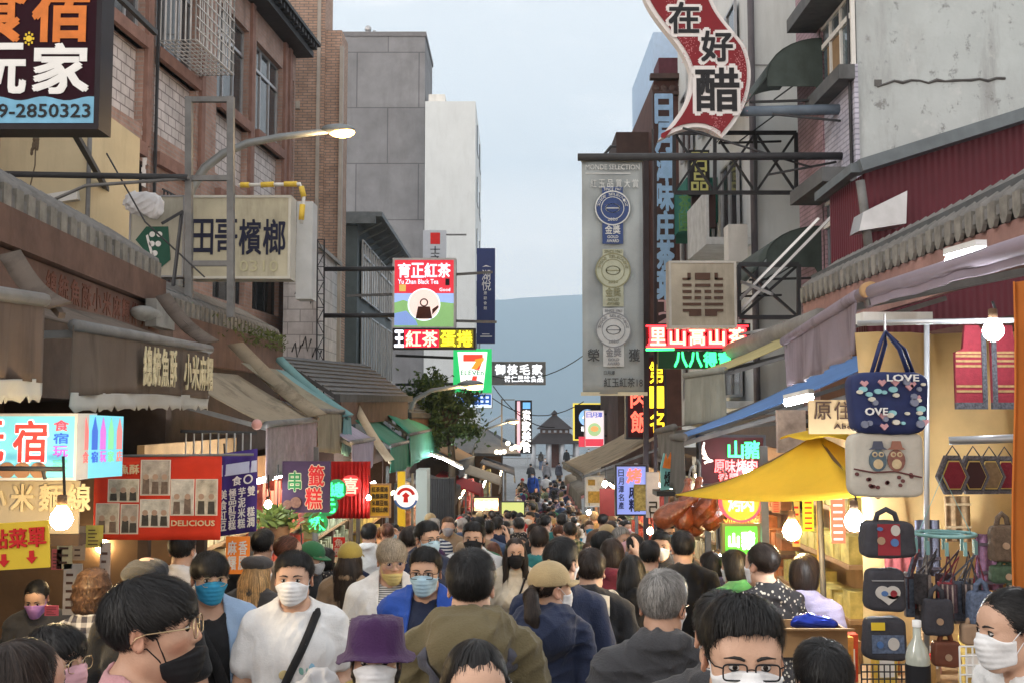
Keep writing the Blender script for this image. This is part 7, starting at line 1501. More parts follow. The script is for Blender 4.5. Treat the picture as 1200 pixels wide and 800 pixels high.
b = MB(); b.tube([c + z(0, 0, .262), c + z(0, 0, .33)], .004, 5); part('hook', b, alu, t)
c = at(1036, 544, Yb); t = thing('owl_bag', 'square pale canvas bag printed with two owls on a branch', 'bag', at(1036, 580, Yb)); b = MB(); softbox(b, c, .27, .235, .07, 22, .25); part('bag_body', b, M('canvas_pale', (.46, .44, .39), .8, .1, 12, .2), t); fb = Face(c + z(-.13, -.036, -.11), (.26, 0, 0), (0, 0, .22))
for u, c_, hc in ((.36, (.09, .13, .16), (.08, .09, .13)), (.62, (.22, .1, .08), (.3, .14, .1))):
    b = MB(); fb.disc(b, u, .58, .032, -.01, .006, 18, sy=1.25); part('owl_print', b, M('owl_%.1f' % u, c_, .8, .3, 60), t); b = MB(); fb.disc(b, u, .52, .018, .006, .008, 14); fb.disc(b, u - .045, .68, .01, .006, .008, 12); fb.disc(b, u + .045, .68, .01, .006, .008, 12); part('owl_belly', b, M('owl_tan', (.5, .4, .25), .8, .2, 60), t); b = MB(); fb.poly(b, [(u - .13, .76), (u + .13, .76), (u + .08, .80), (u + .06, .9), (u - .06, .9), (u - .08, .80)], .006, .009); fb.disc(b, u - .045, .68, .005, .0085, .01, 10); fb.disc(b, u + .045, .68, .005, .0085, .01, 10); part('owl_hat', b, M('owlhat_%.1f' % u, hc, .8), t)
b = MB(); b.tube([fb.p(.02, .44, .004), fb.p(.3, .38, .004), fb.p(.6, .4, .004), fb.p(.97, .3, .004)], .003, 5); random.seed(18)
for k in range(14): fb.disc(b, random.uniform(.06, .94), random.uniform(.08, .36), .007, -.004, .005, 10)
part('branch_print', b, M('print_maroon', (.13, .05, .05), .8), t); b = MB(); b.tube([c + z(-.06, 0, .1), c + z(0, .02, .15), c + z(.06, 0, .1)], .008, 6); part('handle', b, M('canvas_pale', (.46, .44, .39)), t)
def small_bag(name, label, px, py, w, h, d, cols, prints, handle=True, group=None):
    c = at(px, py, Yb - .05); t = thing(name, label, 'bag', c - z(0, 0, h / 2), group); b = MB(); softbox(b, c, w, h, d, int(px), .3, .92); part('bag_body', b, cols, t); fb = Face(c + z(-w / 2, -d / 2, -h / 2), (w, 0, 0), (0, 0, h))
    for (u, v, r_, sy, m_, dd) in prints: b = MB(); fb.disc(b, u, v, r_, -.02, .004 + dd, 18, sy=sy); part('print', b, m_, t)
    if handle: b = MB(); b.tube([c + z(-w * .22, 0, h * .42), c + z(-w * .16, 0, h * .7), c + z(0, 0, h * .82), c + z(w * .16, 0, h * .7), c + z(w * .22, 0, h * .42)], .01, 8); part('handle', b, cols, t)
    return t, c, fb
dkb = M('bag_charcoal', (.045, .045, .055), .7, .25, 20, .2); patchw = M('patch_white', (.5, .48, .45), .8); patchr = M('patch_red', (.25, .03, .04), .8, .2); patchb = M('patch_blue', (.08, .16, .35), .8); patcht = M('patch_tan', (.35, .24, .16), .8); patchd = M('patch_denim', (.10, .13, .2), .85, .5, 90)
t, c, fb = small_bag('boston_bag', 'dark handbag with a red panel and small animal patches', 1039, 631, .19, .13, .1, dkb, ((.3, .5, .014, 1, patcht, 0), (.55, .45, .014, 1, patchb, .002), (.57, .78, .016, 1.2, patchw, .002), (.28, .82, .01, .7, patchb, .002))); b = MB(); fb.slab(b, .24, .1, .66, .95, -.02, .001); part('red_panel', b, patchr, t)
t, c, fb = small_bag('heart_backpack', 'black backpack with a cream heart patch and a blue bird', 1036, 690, .14, .15, .08, dkb, ((.36, .47, .026, .9, patchw, 0), (.62, .47, .026, .9, patchw, .0005), (.4, .45, .012, .8, patchb, .003), (.63, .45, .012, 1, patchr, .003)), False); b = MB(); fb.poly(b, [(.2, .4), (.8, .4), (.5, .18)], -.02, .0045); part('print', b, patchw, t); b = MB(); fb.slab(b, .1, .74, .9, .76, -.02, .006); part('zip', b, alu, t)
t, c, fb = small_bag('cat_backpack', 'black backpack with a denim pocket and a yellow price tag', 1036, 747, .15, .15, .08, dkb, ((.62, .42, .02, 1.1, patchw, .003), (.3, .4, .012, 1, patchb, .003)), False); b = MB(); fb.slab(b, .12, .2, .88, .62, -.02, .002); part('pocket', b, patchd, t); b = MB(); fb.slab(b, .1, .74, .42, .92, .002, .006); part('price_tag', b, ink_y, t)
small_bag('brown_backpack', 'small brown woven backpack hanging alone at the right', 1175, 636, .10, .13, .05, M('bag_brownweave', (.12, .085, .06), .8, .4, 60, .3), ((.5, .45, .012, 1, patcht, .002),), True)
for nm_, lb, px, py, w, h, cm in (('shoulder_bag', 'black shoulder bag hanging low beside the purses', 1098, 722, .11, .13, dkb), ('shoulder_bag', 'reddish brown leather shoulder bag hanging above the wire grid', 1108, 765, .1, .09, M('bag_leather', (.14, .05, .03), .4, .3, 9)), ('shoulder_bag', 'grey denim shoulder bag right of the small purses', 1150, 712, .1, .12, patchd), ('shoulder_bag', 'tan cloth shoulder bag hanging over the grid', 1140, 742, .09, .07, patcht), ('shoulder_bag', 'dark green shoulder bag below the brown woven backpack', 1178, 672, .11, .06, M('bag_green', (.05, .08, .05), .8, .5, 40))): small_bag(nm_, lb, px, py, w, h, .05, cm, ((.5, .4, .012, 1, patcht, .001),), True, 'shoulder bags at the bag stall')
random.seed(29)
for k in range(9):
    x0 = 1.84 + .155 * k; w = random.uniform(.11, .16); zt_ = random.uniform(1.25, 1.5); h = random.uniform(.2, .42); f = Face(z(x0, 5.12 + .01 * k, zt_ - h), (w, 0, 0), (0, 0, h)); t = thing('scarf', 'folded woven scarf hanging on the tent wall behind the bags', 'scarf', f.p(.5, 0), 'scarves on the tent wall'); b = MB(); b.sheet([[f.p(j / 8, 1 - i / 5, .012 * math.sin(j * 1.9 + k)) for j in range(9)] for i in range(6)], .006); part('cloth', b, M('scarf_%d' % (k % 5), [(.2, .05, .05), (.09, .09, .12), (.3, .2, .11), (.12, .06, .1), (.07, .1, .08)][k % 5], .85, .6, 25, .2), t); b = MB()
    for v in (.12, .3, .8): f.slab(b, .02, v, .98, v + .05, .014, .018)
    part('stripe', b, M('scarf_band_%d' % (k % 2), [(.4, .3, .18), (.05, .04, .05)][k % 2], .85, .4, 60), t)
# vest
c = at(1155, 430, 4.4); fv = Face(c + z(-.13, 0, -.18), (.29, 0, 0), (0, 0, .36)); t = thing('woven_vest', 'red striped woven vest with patterned dark borders hanging on the wall', 'vest', fv.p(.5, 0)); redw = M('weave_red', (.17, .018, .028), .85, .2, 40, .2); b = MB()
fv.poly(b, [(0, .08), (.46, .08), (.46, .9), (.36, 1), (.16, 1), (.12, .72), (0, .68)], -.02, 0); fv.poly(b, [(.54, .08), (1, .08), (1, .68), (.9, .72), (.86, 1), (.64, 1), (.54, .9)], -.02, 0); part('vest_body', b, redw, t); b = MB()
for v in (.2, .26, .50, .56, .62, .66): 
    for u0, u1 in ((.005, .38), (.62, .995)): fv.slab(b, u0, v, u1, v + .028, .001, .004)
part('stripe', b, M('weave_ochre', (.25, .15, .07), .85, .3, 60), t); b = MB()
for u0, u1 in ((.39, .46), (.54, .61)): fv.slab(b, u0, .08, u1, .9, .001, .006)
fv.slab(b, 0, .0, .46, .08, -.02, .004); fv.slab(b, .54, .0, 1, .08, -.02, .004); part('border', b, M('weave_black', (.06, .06, .07), .85, .8, 120), t)
# hanging red pouches
for k, (px, lab) in enumerate(((1117, 'first red woven pouch hanging at the left end of the rail'), (1141, 'black woven pouch hanging second on the rail'), (1160, 'brown woven pouch hanging third on the rail'), (1178, 'dark red woven pouch hanging last on the rail'))):
    c = at(px, 556, 4.0 + .05 * k); fp = Face(c + z(-.063, 0, -.075), (.126, 0, 0), (0, 0, .15)); t = thing('woven_pouch', lab, 'pouch', fp.p(.5, 0), 'woven pouches on the rail'); hexa = lambda s: [(.5 + s * (x - .5), .5 + s * (y - .5)) for x, y in ((.25, 0), (.75, 0), (1, .45), (.72, 1), (.28, 1), (0, .45))]
    for j, (s_, m_) in enumerate(((1, M('weave_grey', (.11, .1, .11), .85, .6, 90)), (.82, M('weave_black', (.06, .06, .07))), (.74, M('weave_yellow', (.5, .36, .1), .8)), (.68, redw if k in (0, 3) else M('weave_blackred', (.05, .02, .02), .8) if k == 1 else M('weave_brown', (.2, .13, .07), .85, .3, 60)))): b = MB(); fp.poly(b, hexa(s_), -.02 + .001 * j, .002 + .004 * j); part(['pouch_body', 'dark_band', 'yellow_band', 'centre_patch'][j], b, m_, t)
    b = MB(); b.tube([fp.p(.3, 1, 0), fp.p(.5, 1.25, 0), fp.p(.7, 1, 0)], .003, 5); part('loop', b, steel_dk, t)
# ring hanger with purses
c = at(1107, 625, 3.9); t = thing('ring_hanger', 'pale green plastic ring hanger with pegs', 'hanger', c); b = MB()
for r_, dz in ((.11, 0), (.065, -.005)): b.tube([c + z(r_ * math.cos(a), r_ * .9 * math.sin(a), dz) for a in [2 * math.pi * k / 28 for k in range(29)]], .007, 6, False)
for k in range(4): a = k * math.pi / 2 + .4; b.bar(c + z(.065 * math.cos(a), .06 * math.sin(a), -.004), c + z(.11 * math.cos(a), .1 * math.sin(a), 0), .008); 
b.tube([c + z(-.1, 0, 0), c + z(0, 0, .22), c + z(.1, 0, 0)], .002, 4); part('ring', b, M('plastic_mint', (.22, .42, .42), .4), t)
for k in range(10): a = 2 * math.pi * k / 10; p = c + z(.11 * math.cos(a), .1 * math.sin(a), -.02); b = MB(); b.bar(p, p - z(0, 0, .05), .012, .008); part('peg', b, M('plastic_mint', (.22, .42, .42)), t)
random.seed(19)
for k in range(17):
    a = 2 * math.pi * (k + .5) / 8.5; p = c + z(.11 * math.cos(a), .1 * math.sin(a), -.07); w, h = random.uniform(.06, .085), random.uniform(.1, .15); q = p - z(0, 0, random.uniform(.06, .14) + h / 2); m_ = M('purse_%d' % (k % 5), [(.06, .055, .06), (.22, .04, .05), (.1, .12, .16), (.25, .22, .2), (.08, .05, .06)][k % 5], .85, .6, 70, .2); fb = Face(q + z(-w / 2 * 1, -.015, -h / 2), (w * math.cos(a * .5), w * math.sin(a * .5) * .5, 0), (0, 0, h)); r = thing('small_purse', 'small striped woven purse hanging from the green ring hanger', 'purse', q - z(0, 0, h / 2), 'small purses on the ring hanger'); b = MB(); fb.slab(b, 0, 0, 1, 1, -.02, .01); part('purse_body', b, m_, r); b = MB()
    for u in (.2, .5, .8): fb.slab(b, u - .05, .0, u + .05, 1, .0105, .013)
    part('stripe', b, M('purse_stripe', (.3, .24, .22), .85, .4, 60), r); b = MB(); b.tube([fb.p(.15, 1, 0), p, fb.p(.85, 1, 0)], .004, 5); part('strap', b, m_, r)
# counter goods, bottle, wire grid, boxes
c = at(1076, 796, 3.3); t = thing('glass_bottle', 'clear glass bottle with a dark label standing on the bag stall', 'bottle', c - z(0, 0, .05)); b = MB(); b.lathe([(0, -.05), (.036, -.05), (.037, .07), (.03, .1), (.013, .13), (.012, .17), (.001, .17)], c, 16); part('glass', b, M('bottle_glass', (.4, .42, .36), .08, .1, spec=.8), t); b = MB(); b.lathe([(.038, -.03), (.0385, .05)], c, 16); part('bottle_label', b, ink_k, t); b = MB(); b.lathe([(.014, .165), (.014, .185), (0, .186)], c, 12); part('cap', b, ink_w, t)
f = face_px(1126, 757, 1164, 812, 3.25); b = MB()
for k in range(6): b.tube([f.p(k / 5, 0, 0), f.p(k / 5, 1, 0)], .003, 5); b.tube([f.p(0, k / 5, 0), f.p(1, k / 5, 0)], .003, 5)
solo('wire_grid', b, ink_w, 'white wire display grid in front of the profile woman', 'display grid')
f = face_px(1010, 778, 1064, 812, 3.5); b = MB()
for k in range(9): b.tube([f.p(k / 8, 0, 0), f.p(k / 8, 1, 0)], .0025, 5)
for k in range(5): b.tube([f.p(0, k / 4, 0), f.p(1, k / 4, 0)], .0025, 5)
solo('wire_basket_front', b, steel_dk, 'dark wire basket front below the backpacks', 'wire basket')
random.seed(20); labs = ['orange packet', 'red packet', 'brown carton', 'yellow packet', 'white carton', 'amber jar', 'red topped jar', 'tan carton', 'pink packet', 'gold packet', 'blue foil packet', 'dark jar', 'pale jar', 'rust coloured packet']; cols_ = [(.6, .25, .05), (.5, .06, .04), (.25, .14, .07), (.6, .45, .08), (.55, .52, .46), (.45, .2, .03), (.4, .25, .1), (.4, .27, .15), (.55, .25, .27), (.5, .36, .1), (.06, .12, .5), (.08, .05, .04), (.5, .46, .38), (.35, .12, .05)]
gt_ = thing('goods_table', 'wooden goods table crowded with packets under the warm bulb', 'table', z(1.75, 5.0, gz(5))); mb = MB(); mb.box(1.42, 2.35, 4.5, 5.1, .64, .68); part('tabletop', mb, wood_lt, gt_)
for x, y in ((1.46, 4.54), (2.31, 4.54), (1.46, 5.06), (2.31, 5.06)): mb = MB(); mb.bar((x, y, gz(y)), (x, y, .64), .045); part('leg', mb, wood_lt, gt_)
for k in range(14):
    x = 1.47 + .064 * k; y = 4.66 + .14 * (k % 3); h = random.uniform(.12, .24); w = random.uniform(.07, .1); t = thing('packet' if 'jar' not in labs[k] else 'jar', labs[k] + ' standing on the goods table under the bulb', 'packet' if 'jar' not in labs[k] else 'jar', z(x, y, .681)); b = MB(); m_ = M('goods_%d' % k, cols_[k], .35, .3, 25)
    if 'jar' in labs[k]: b.lathe([(0, 0), (w * .45, 0), (w * .45, h * .8), (w * .36, h)], z(x, y, .681), 14); part('jar_body', b, m_, t); b = MB(); b.lathe([(w * .4, h), (w * .4, h + .02), (0, h + .02)], z(x, y, .681), 14); part('lid', b, ink_red, t)
    else: b.obox(z(x - w / 2, y - .03, .681), (w, .01, 0), (-.004, .06, 0), (.005, 0, h)); part('carton', b, m_, t); b = MB(); b.obox(z(x - w * .34, y - .034, .681 + h * .25), (w * .7, .007, 0), (0, .003, 0), (0, 0, h * .45)); part('label_patch', b, ink_w if k % 2 else ink_y, t)
bx = thing('open_carton', 'open brown cardboard carton on the table edge with a blue foil bag', 'carton', at(942, 745, 4.3)); c = at(942, 760, 4.3); b = MB(); card = M('cardboard', (.42, .26, .13), .8, .15, 5)
for p0, s1, s2, s3 in (((-.13, -.1, 0), (.28, 0, 0), (0, .01, 0), (0, 0, .1)), ((-.13, .1, 0), (.28, 0, 0), (0, .01, 0), (0, 0, .1)), ((-.13, -.09, 0), (.01, 0, 0), (0, .19, 0), (0, 0, .1)), ((.14, -.09, 0), (.01, 0, 0), (0, .19, 0), (0, 0, .1)), ((-.13, -.1, -.01), (.28, 0, 0), (0, .21, 0), (0, 0, .01)), ((-.13, -.1, .1), (.28, 0, 0), (0, -.09, .015), (0, 0, .006)), ((-.131, -.1, .1), (0, .2, 0), (-.1, 0, .02), (0, 0, .006))): b.obox(c + Vector(p0), s1, s2, s3)
part('carton', b, card, bx); S = Sdf(); S.ell((0, 0, 0), (.09, .05, .035), .03); S.fold = folds(50, .012); b = MB(); to(b, S.mesh([np.arange(-.13, .13, .007), np.arange(-.09, .09, .007), np.arange(-.07, .07, .007)]), c + z(.05, 0, .11)); solo('foil_bag', b, M('foil_blue', (.03, .06, .45), .2, .3, 10, metal=.6), 'shiny blue foil bag lying on the open carton', 'bag')
# ================================================================== fill: mid and far stalls along both sides
def stall(side, y0, y1, X, label, cloth_m, wall_c, seed, lamp=True, sgn=None):
    random.seed(seed); s_ = side; g = gz((y0 + y1) / 2); t = thing('market_stall', label, 'stall', (s_ * X, (y0 + y1) / 2, g)); f2 = lambda a, b: (min(a, b), max(a, b)); mb = MB(); mb.box(*f2(s_ * X, s_ * (X + .7)), y0 + .1, y1 - .1, g - .1, g + .85); part('counter', mb, wood_lt if seed % 2 else plank_dk, t)
    mb = MB(); mb.box(*f2(s_ * (X + .9), s_ * (X + .96)), y0, y1, g - .1, g + 2.5); part('back_wall', mb, M('stallwall_%d' % (seed % 4), wall_c, .8, .4, 2.5, .1), t); mb = MB()
    for y in (y0 + .05, y1 - .05): mb = MB(); mb.bar((s_ * (X + .02), y, g - .1), (s_ * (X + .02), y, g + 2.4), .05); part('post', mb, steel_gy, t)
    for k in range(3): mb = MB(); mb.box(*f2(s_ * (X + .62), s_ * (X + .88)), y0 + .1, y1 - .1, g + 1.15 + .38 * k, g + 1.18 + .38 * k); part('shelf', mb, wood_lt, t)
    mb = MB()
    for k in range(3):
        y = y0 + .15
        while y < y1 - .3: w = random.uniform(.1, .22); mb.box(*f2(s_ * (X + .64), s_ * (X + .82)), y, y + w, g + 1.181 + .38 * k, g + 1.181 + .38 * k + random.uniform(.12, .3)); y += w + random.uniform(.01, .06)
    o = part('goods', mb, M('stallgoods_%d' % (seed % 5), [(.5, .2, .08), (.45, .36, .2), (.5, .1, .08), (.3, .32, .2), (.5, .4, .12)][seed % 5], .5, .8, 5), t); o['kind'] = 'stuff'
    if cloth_m: mb = MB(); A, B, C, D = z(s_ * (X - .35), y0, g + 2.25), z(s_ * (X - .35), y1, g + 2.25), z(s_ * (X + .95), y0, g + 2.7), z(s_ * (X + .95), y1, g + 2.7); mb.sheet([[A.lerp(B, j / 6).lerp(C.lerp(D, j / 6), i / 5) for j in range(7)] for i in range(6)], .01); part('canopy', mb, cloth_m, t); valance(t, A, B, .3, cloth_m, seed)
    if lamp: mb = MB(); mb.tube([(s_ * (X + .2), y0 + .4, g + 2.15), (s_ * (X + .2), y1 - .4, g + 2.15)], .025, 8); part('tube_lamp', mb, lit('stall_tube_%d' % (seed % 2), cool if seed % 2 else warm, 45), t)
    return t
redc = M('canvas_red', (.38, .03, .03), .8, .15, 3, trans=.2); dkc = M('canvas_dark', (.10, .09, .085), .85, .2, 3)
L_ST = [(-1, 8.4, 11.2, 2.1, 'stall with orange goods below the wrinkled mauve flap', None, (.4, .25, .12), 1), (-1, 11.4, 14.0, 2.15, 'stall with tan goods behind the red curtain', None, (.3, .2, .15), 2), (-1, 14.2, 17.6, 2.1, 'stall with red goods below the faded green awning', None, (.35, .33, .28), 3), (-1, 17.9, 21, 2.0, 'stall with mixed goods below the bright green awning', None, (.3, .22, .16), 4), (-1, 24, 28, 1.75, 'stall with a dark canopy beyond the white light tubes', dkc, (.35, .24, .15), 5), (-1, 28.3, 32.5, 1.25, 'red canopied stall with glowing fronts left of the far crowd', redc, (.5, .3, .12), 6), (-1, 33, 38, .75, 'yellow lit stall at the far end of the left row', M('canvas_tan', (.3, .24, .17), .85), (.45, .36, .12), 7), (-1, 38.4, 44, .25, 'last dark canopied stall on the left before the plaza', dkc, (.3, .25, .2), 8),
    (1, 7.2, 9.4, 1.75, 'roast meat stall under the blue awning', None, (.25, .16, .08), 9), (1, 9.8, 12.4, 1.95, 'stall with brown goods under the dark tarpaulin', None, (.3, .2, .15), 10), (1, 12.8, 16, 1.9, 'stall behind the blue mochi lightbox', None, (.35, .28, .28), 11), (1, 16.4, 20.5, 1.7, 'stall under the long thin tan awning', None, (.4, .3, .2), 12), (1, 21, 25, 1.75, 'pale lit stall with a grey canopy at far right', gydk_c, (.45, .42, .38), 13), (1, 25.5, 31, 2.0, 'pink canopied stall near the end of the right row', M('canvas_pink', (.42, .2, .2), .85, trans=.15), (.4, .3, .25), 14), (1, 31.5, 38, 2.3, 'last grey canopied stall on the right before the plaza', beige_c, (.35, .33, .3), 15)]
for a in L_ST: stall(*a)
f, t = sign('yellow_board', 'yellow and green lit board low behind the far left crowd', 'sign', (588, 588, 614, 606), 30, .1, .03, lit('board_yellowgreen', (.55, .6, .2), .7), frame_d); f, t = sign('glow_window', 'warm glowing stall window below the red canopy far left', 'sign', (556, 583, 584, 598), 28.2, .1, .03, lit('glow_warm', (1, .62, .3), 1.2), frame_d)
b = MB()
for k in range(4): f.disc(b, .14 + .24 * k, .5, .1, .004, .012, 14)
part('lantern_print', b, lit('glow_white', (1, .9, .7), 1.5), t)
# low roofs at the far end of the left row
t = thing('far_tile_house', 'low dark tiled house at the far left end of the row', 'building', (-5, 46, gz(46))); a, b = at(560, 505, 47), at(610, 530, 43); mb = MB(); mb.box(a.x - 4, b.x - .8, 45, 50, -2.7, b.z); part('wall', mb, inner_dk, t); mb = MB(); mb.sheet([[z(a.x - 5, 42, b.z + .02), z(b.x, 42, b.z - .05)], [z(a.x - 5, 46.5, a.z + .3), z(a.x, 46.5, a.z + .3)], [z(a.x - 5, 51, b.z + .02), z(b.x, 51, b.z - .05)]], .12, False); part('roof', mb, roof_m, t)
mb = MB(); random.seed(23)
for k in range(9): mb.ball(at(582 + 4.4 * k, 524 + random.uniform(-6, 6), 41), .1, 8, 6)
o = part('string_lights', mb, lit('glow_white', (1, .9, .7), 1.5), t)
# utility pole and antenna near the far lamp
mb = MB(); mb.bar(at(588, 545, 43), at(588, 467, 43), .06); mb.bar(at(588, 486, 43), at(568, 498, 43), .04); mb.bar(at(588, 468, 43), at(603, 468, 43), .04); solo('far_mast', mb, steel_gy, 'thin bare mast standing left of the black upright sign', 'mast')
# ================================================================== pavilion at the water
Yp = 88; c = at(650, 546, Yp); k_ = Yp / 1200; pv = thing('pavilion', 'two tiered wooden pavilion on white columns at the lake end of the street', 'pavilion', (c.x, Yp, gz(Yp))); prm = M('pavilion_roof', (.04, .035, .037), .8, .2, 2); pcol = M('pavilion_column', (.46, .48, .52), .7, .1)
def hip(mb, w0, w1, z0, z1, c):
    V = [z(c.x + sx * w0, Yp + sy * w0, z0) for sx, sy in ((-1, -1), (1, -1), (1, 1), (-1, 1))] + [z(c.x + sx * w1, Yp + sy * w1, z1) for sx, sy in ((-1, -1), (1, -1), (1, 1), (-1, 1))]; mb.add(V, [(0, 1, 5, 4), (1, 2, 6, 5), (2, 3, 7, 6), (3, 0, 4, 7), (3, 2, 1, 0), (4, 5, 6, 7)], False)
zz = lambda py: at(650, py, Yp).z
mb = MB(); hip(mb, 30 * k_, 18 * k_, zz(519), zz(507), c); hip(mb, 20.5 * k_, 2.5 * k_, zz(502), zz(486), c); hip(mb, 4.5 * k_, .4 * k_, zz(484.5), zz(480), c); part('roof', mb, prm, pv); mb = MB(); hip(mb, 16.5 * k_, 16.5 * k_, zz(507.3), zz(501.8), c); hip(mb, 3 * k_, 3 * k_, zz(486.5), zz(484.4), c); part('lantern_band', mb, M('pavilion_wood', (.11, .075, .065), .8, .2), pv); mb = MB()
for i in range(5): x = c.x + (-13 + 6.5 * i) * k_; mb.box(x - 1.5 * k_, x + 1.5 * k_, Yp - 16.7 * k_, Yp - 16.55 * k_, zz(506), zz(503.4))
part('clerestory', mb, M('pavilion_pane', (.42, .46, .52), .4), pv)
for sx in (-25, -7, 8, 25):
    for sy in (-25, 25): mb = MB(); mb.tube([z(c.x + sx * k_, Yp + sy * k_, gz(Yp)), z(c.x + sx * k_, Yp + sy * k_, zz(518))], 2.4 * k_, 12); part('column', mb, pcol, pv)
mb = MB(); mb.box(c.x - 5 * k_, c.x + 5 * k_, Yp - 3 * k_, Yp + 3 * k_, gz(Yp), zz(518.5)); part('core', mb, M('pavilion_core', (.12, .06, .05), .8, .3), pv); mb = MB(); mb.box(c.x - 32 * k_, c.x + 32 * k_, Yp + 27 * k_, Yp + 27.6 * k_, gz(Yp) + .9, gz(Yp) + 1.0)
for i in range(14): x = c.x + (-32 + 4.9 * i) * k_; mb.box(x, x + .07, Yp + 27 * k_, Yp + 27.6 * k_, gz(Yp), gz(Yp) + .9)
part('railing', mb, pcol, pv)
# ================================================================== tree beside the far left roofs
tr = thing('street_tree', 'leafy street tree behind the far left roofs below the green seven sign', 'tree', at(528, 600, 25.5)); random.seed(24); bpos = at(528, 600, 25.5); bark = M('bark', (.07, .055, .04), .9, .3, 8, .4); mb = MB(); ctr = at(526, 484, 25.5); top = at(527, 500, 25.5); mb.tube([bpos + z(0, 0, -.5), bpos.lerp(top, .5) + z(.06, 0, 0), top], [.12, .1, .08], 10)
cl = []
for i in range(26):
    a = random.uniform(0, 6.28); e = random.uniform(-.9, 1.2); r_ = random.uniform(.45, 1.1); p = ctr + z(math.cos(a) * math.cos(e) * r_ * 1.05, math.sin(a) * math.cos(e) * r_, math.sin(e) * r_ * .95 - .1); cl.append(p); m_ = top.lerp(p, .5) + z(0, 0, .1); mb.tube([top - z(0, 0, random.uniform(0, .5)), m_, p], [.045, .028, .01], 6)
part('trunk', mb, bark, tr)
for nm, mt, sh_ in (('crown', M('leaf_dark', (.045, .075, .025), .55, .5, 3, trans=.25), 0), ('crown', M('leaf_mid', (.075, .115, .035), .5, .4, 3, trans=.3), 1)):
    mb = MB()
    for p in cl[sh_::2]:
        for q in range(260):
            d = Vector((random.gauss(0, 1), random.gauss(0, 1), random.gauss(0, .8))); d = d.normalized() * (abs(random.gauss(0, .22)) + .03); e = p + d; n_ = Vector((random.gauss(0, 1), random.gauss(0, 1), random.gauss(.6, .8))).normalized(); w = n_.orthogonal().normalized(); w = Matrix.Rotation(random.uniform(0, 6.28), 3, n_) @ w; u = n_.cross(w); s_ = random.uniform(.05, .095); mb.add([e - u * s_, e + w * s_ * .45 - u * s_ * .2, e + u * s_, e - w * s_ * .45 - u * s_ * .2], [(0, 1, 2, 3)], False)
    part(nm, mb, mt, tr)
# ================================================================== people in the street
GRP = 'people in the market street'
BUSY = []
def over_mesh(sp, lod):
    k = dict(sp); k['top'] = sp['over']; S, inf = top_sdf(k); S.clip = S.clip + [lambda X, Y, Z: np.where(Y < .04, .062 + .07 * (1.42 - Z) - np.abs(X), -1.)]; S.fold = folds(sp.get('seed', 1) + 50, .0062)
    return np_mesh('jacket', *S.mesh(cloth_axes(lod, S, inf + .008), inf + .008))
def hero(px, py, Y, yaw, sp, look, label, lod=0, prints=(), bag=None):
    p = at(px, py, Y); H = p.z - gz(Y); sc = H / 1.692 / (1.02 if sp.get('hat') else 1)
    P, ts, inf, T = build_person(sp, lod)
    r = dress_up(P, look, label, (p.x - 0, Y, gz(Y)), R(yaw), sc, GRP); BUSY.append((p.x, Y, .3 if Y > 3 else .25))
    # keep the head, not the feet, on the photographed column
    h = Matrix.Rotation(R(yaw), 3, 'Z') @ Vector(T[1]) * sc; r.location.x -= h.x; r.location.y -= h.y
    if sp.get('over'): wear(over_mesh(sp, lod), CL[look['over']], r, 'open_jacket')
    for (x, z_, rx, rz_, c_) in prints:
        q = ts.project(np.array([[x, -.3 if rx > 0 else .3, z_]]), inf + .001, 8)[0]; b = MB(); b.ball(q, (abs(rx), .004, rz_), 12, 8); wear(b.mesh('print'), M('print_%.2f%.2f%.2f' % c_, c_, .8, .2), r, 'print')
    return r, sc
XB = [(.09, .07, 1.42), (.085, -.06, 1.42), (.0, -.16, 1.25), (-.1, -.16, 1.05), (-.17, -.03, .9)]
XB2 = [(-a, b, c) for a, b, c in XB]
BP = [[(s * .09, -.12, 1.2), (s * .095, -.02, 1.44), (s * .1, .12, 1.36), (s * .12, .17, 1.1)] for s in (1, -1)]
hero(178, 674, 2.3, 93, dict(seed=1, hair='bang', mask='low', glasses='round', head=(.05, .1), top=('tee', .45, .8), vol=1.02), dict(top='pink', mask='black', rim='gold', skin=1), 'man in pink tee shirt in profile with gold glasses and lowered black mask')
hero(28, 745, 2.3, 150, dict(seed=2, fem=True, hair='long', top=('tee', .45, .8)), dict(top='grey', hair='dark'), 'woman with long dark hair seen from behind at the bottom left corner')
hero(66, 729, 3.0, 70, dict(seed=3, fem=True, hair='bang', glasses='round', top=('shirt', 1, .8)), dict(top='pink', mask='pink', rim='gold'), 'woman with thin glasses and dark fringe peeking between two heads at lower left', 1)
hero(110, 664, 4.5, 185, dict(seed=4, fem=True, hair='curl', vol=1.04, top=('dress', .5, .8), mask=False, arm_r='hold'), dict(hair='brown', top='checked', skin=2), 'woman with short curly brown hair in checked top at the snack stall', 1)
hero(171, 641, 4.3, 5, dict(seed=5, hair='short', hat='flat', top=('tee', .45, .8), fat=1.05), dict(top='black', hat='black', mask='black'), 'man in black flat cap and black tee shirt half hidden behind the pink shirted man', 1)
hero(246, 645, 4.55, 28, dict(seed=6, hair='bang', glasses='round', top=('tank', 0, .8), over=('shirt', 1, .78), straps=[XB2], strap_w=.05, vol=1.03), dict(top='black', over='sky', mask='blue', rim='gold', skin=0, strap='black'), 'young man with bright blue mask and open pale shirt over black tank top')
hero(345, 646, 4.5, 14, dict(seed=7, hair='short', fat=1.14, wide=1.08, top=('tee', .45, .8), straps=[XB], arm_l='hold', head=(-.2, .05)), dict(top='white', mask='white', skin=0), 'stout man in white tee shirt with white mask and black shoulder strap', 0, ((-.07, 1.2, .022, .02, (.5, .4, .2)), (.05, 1.22, .02, .022, (.2, .4, .35)), (.1, 1.22, .02, .024, (.25, .45, .6)), (.1, 1.17, .014, .014, (.15, .4, .6))))
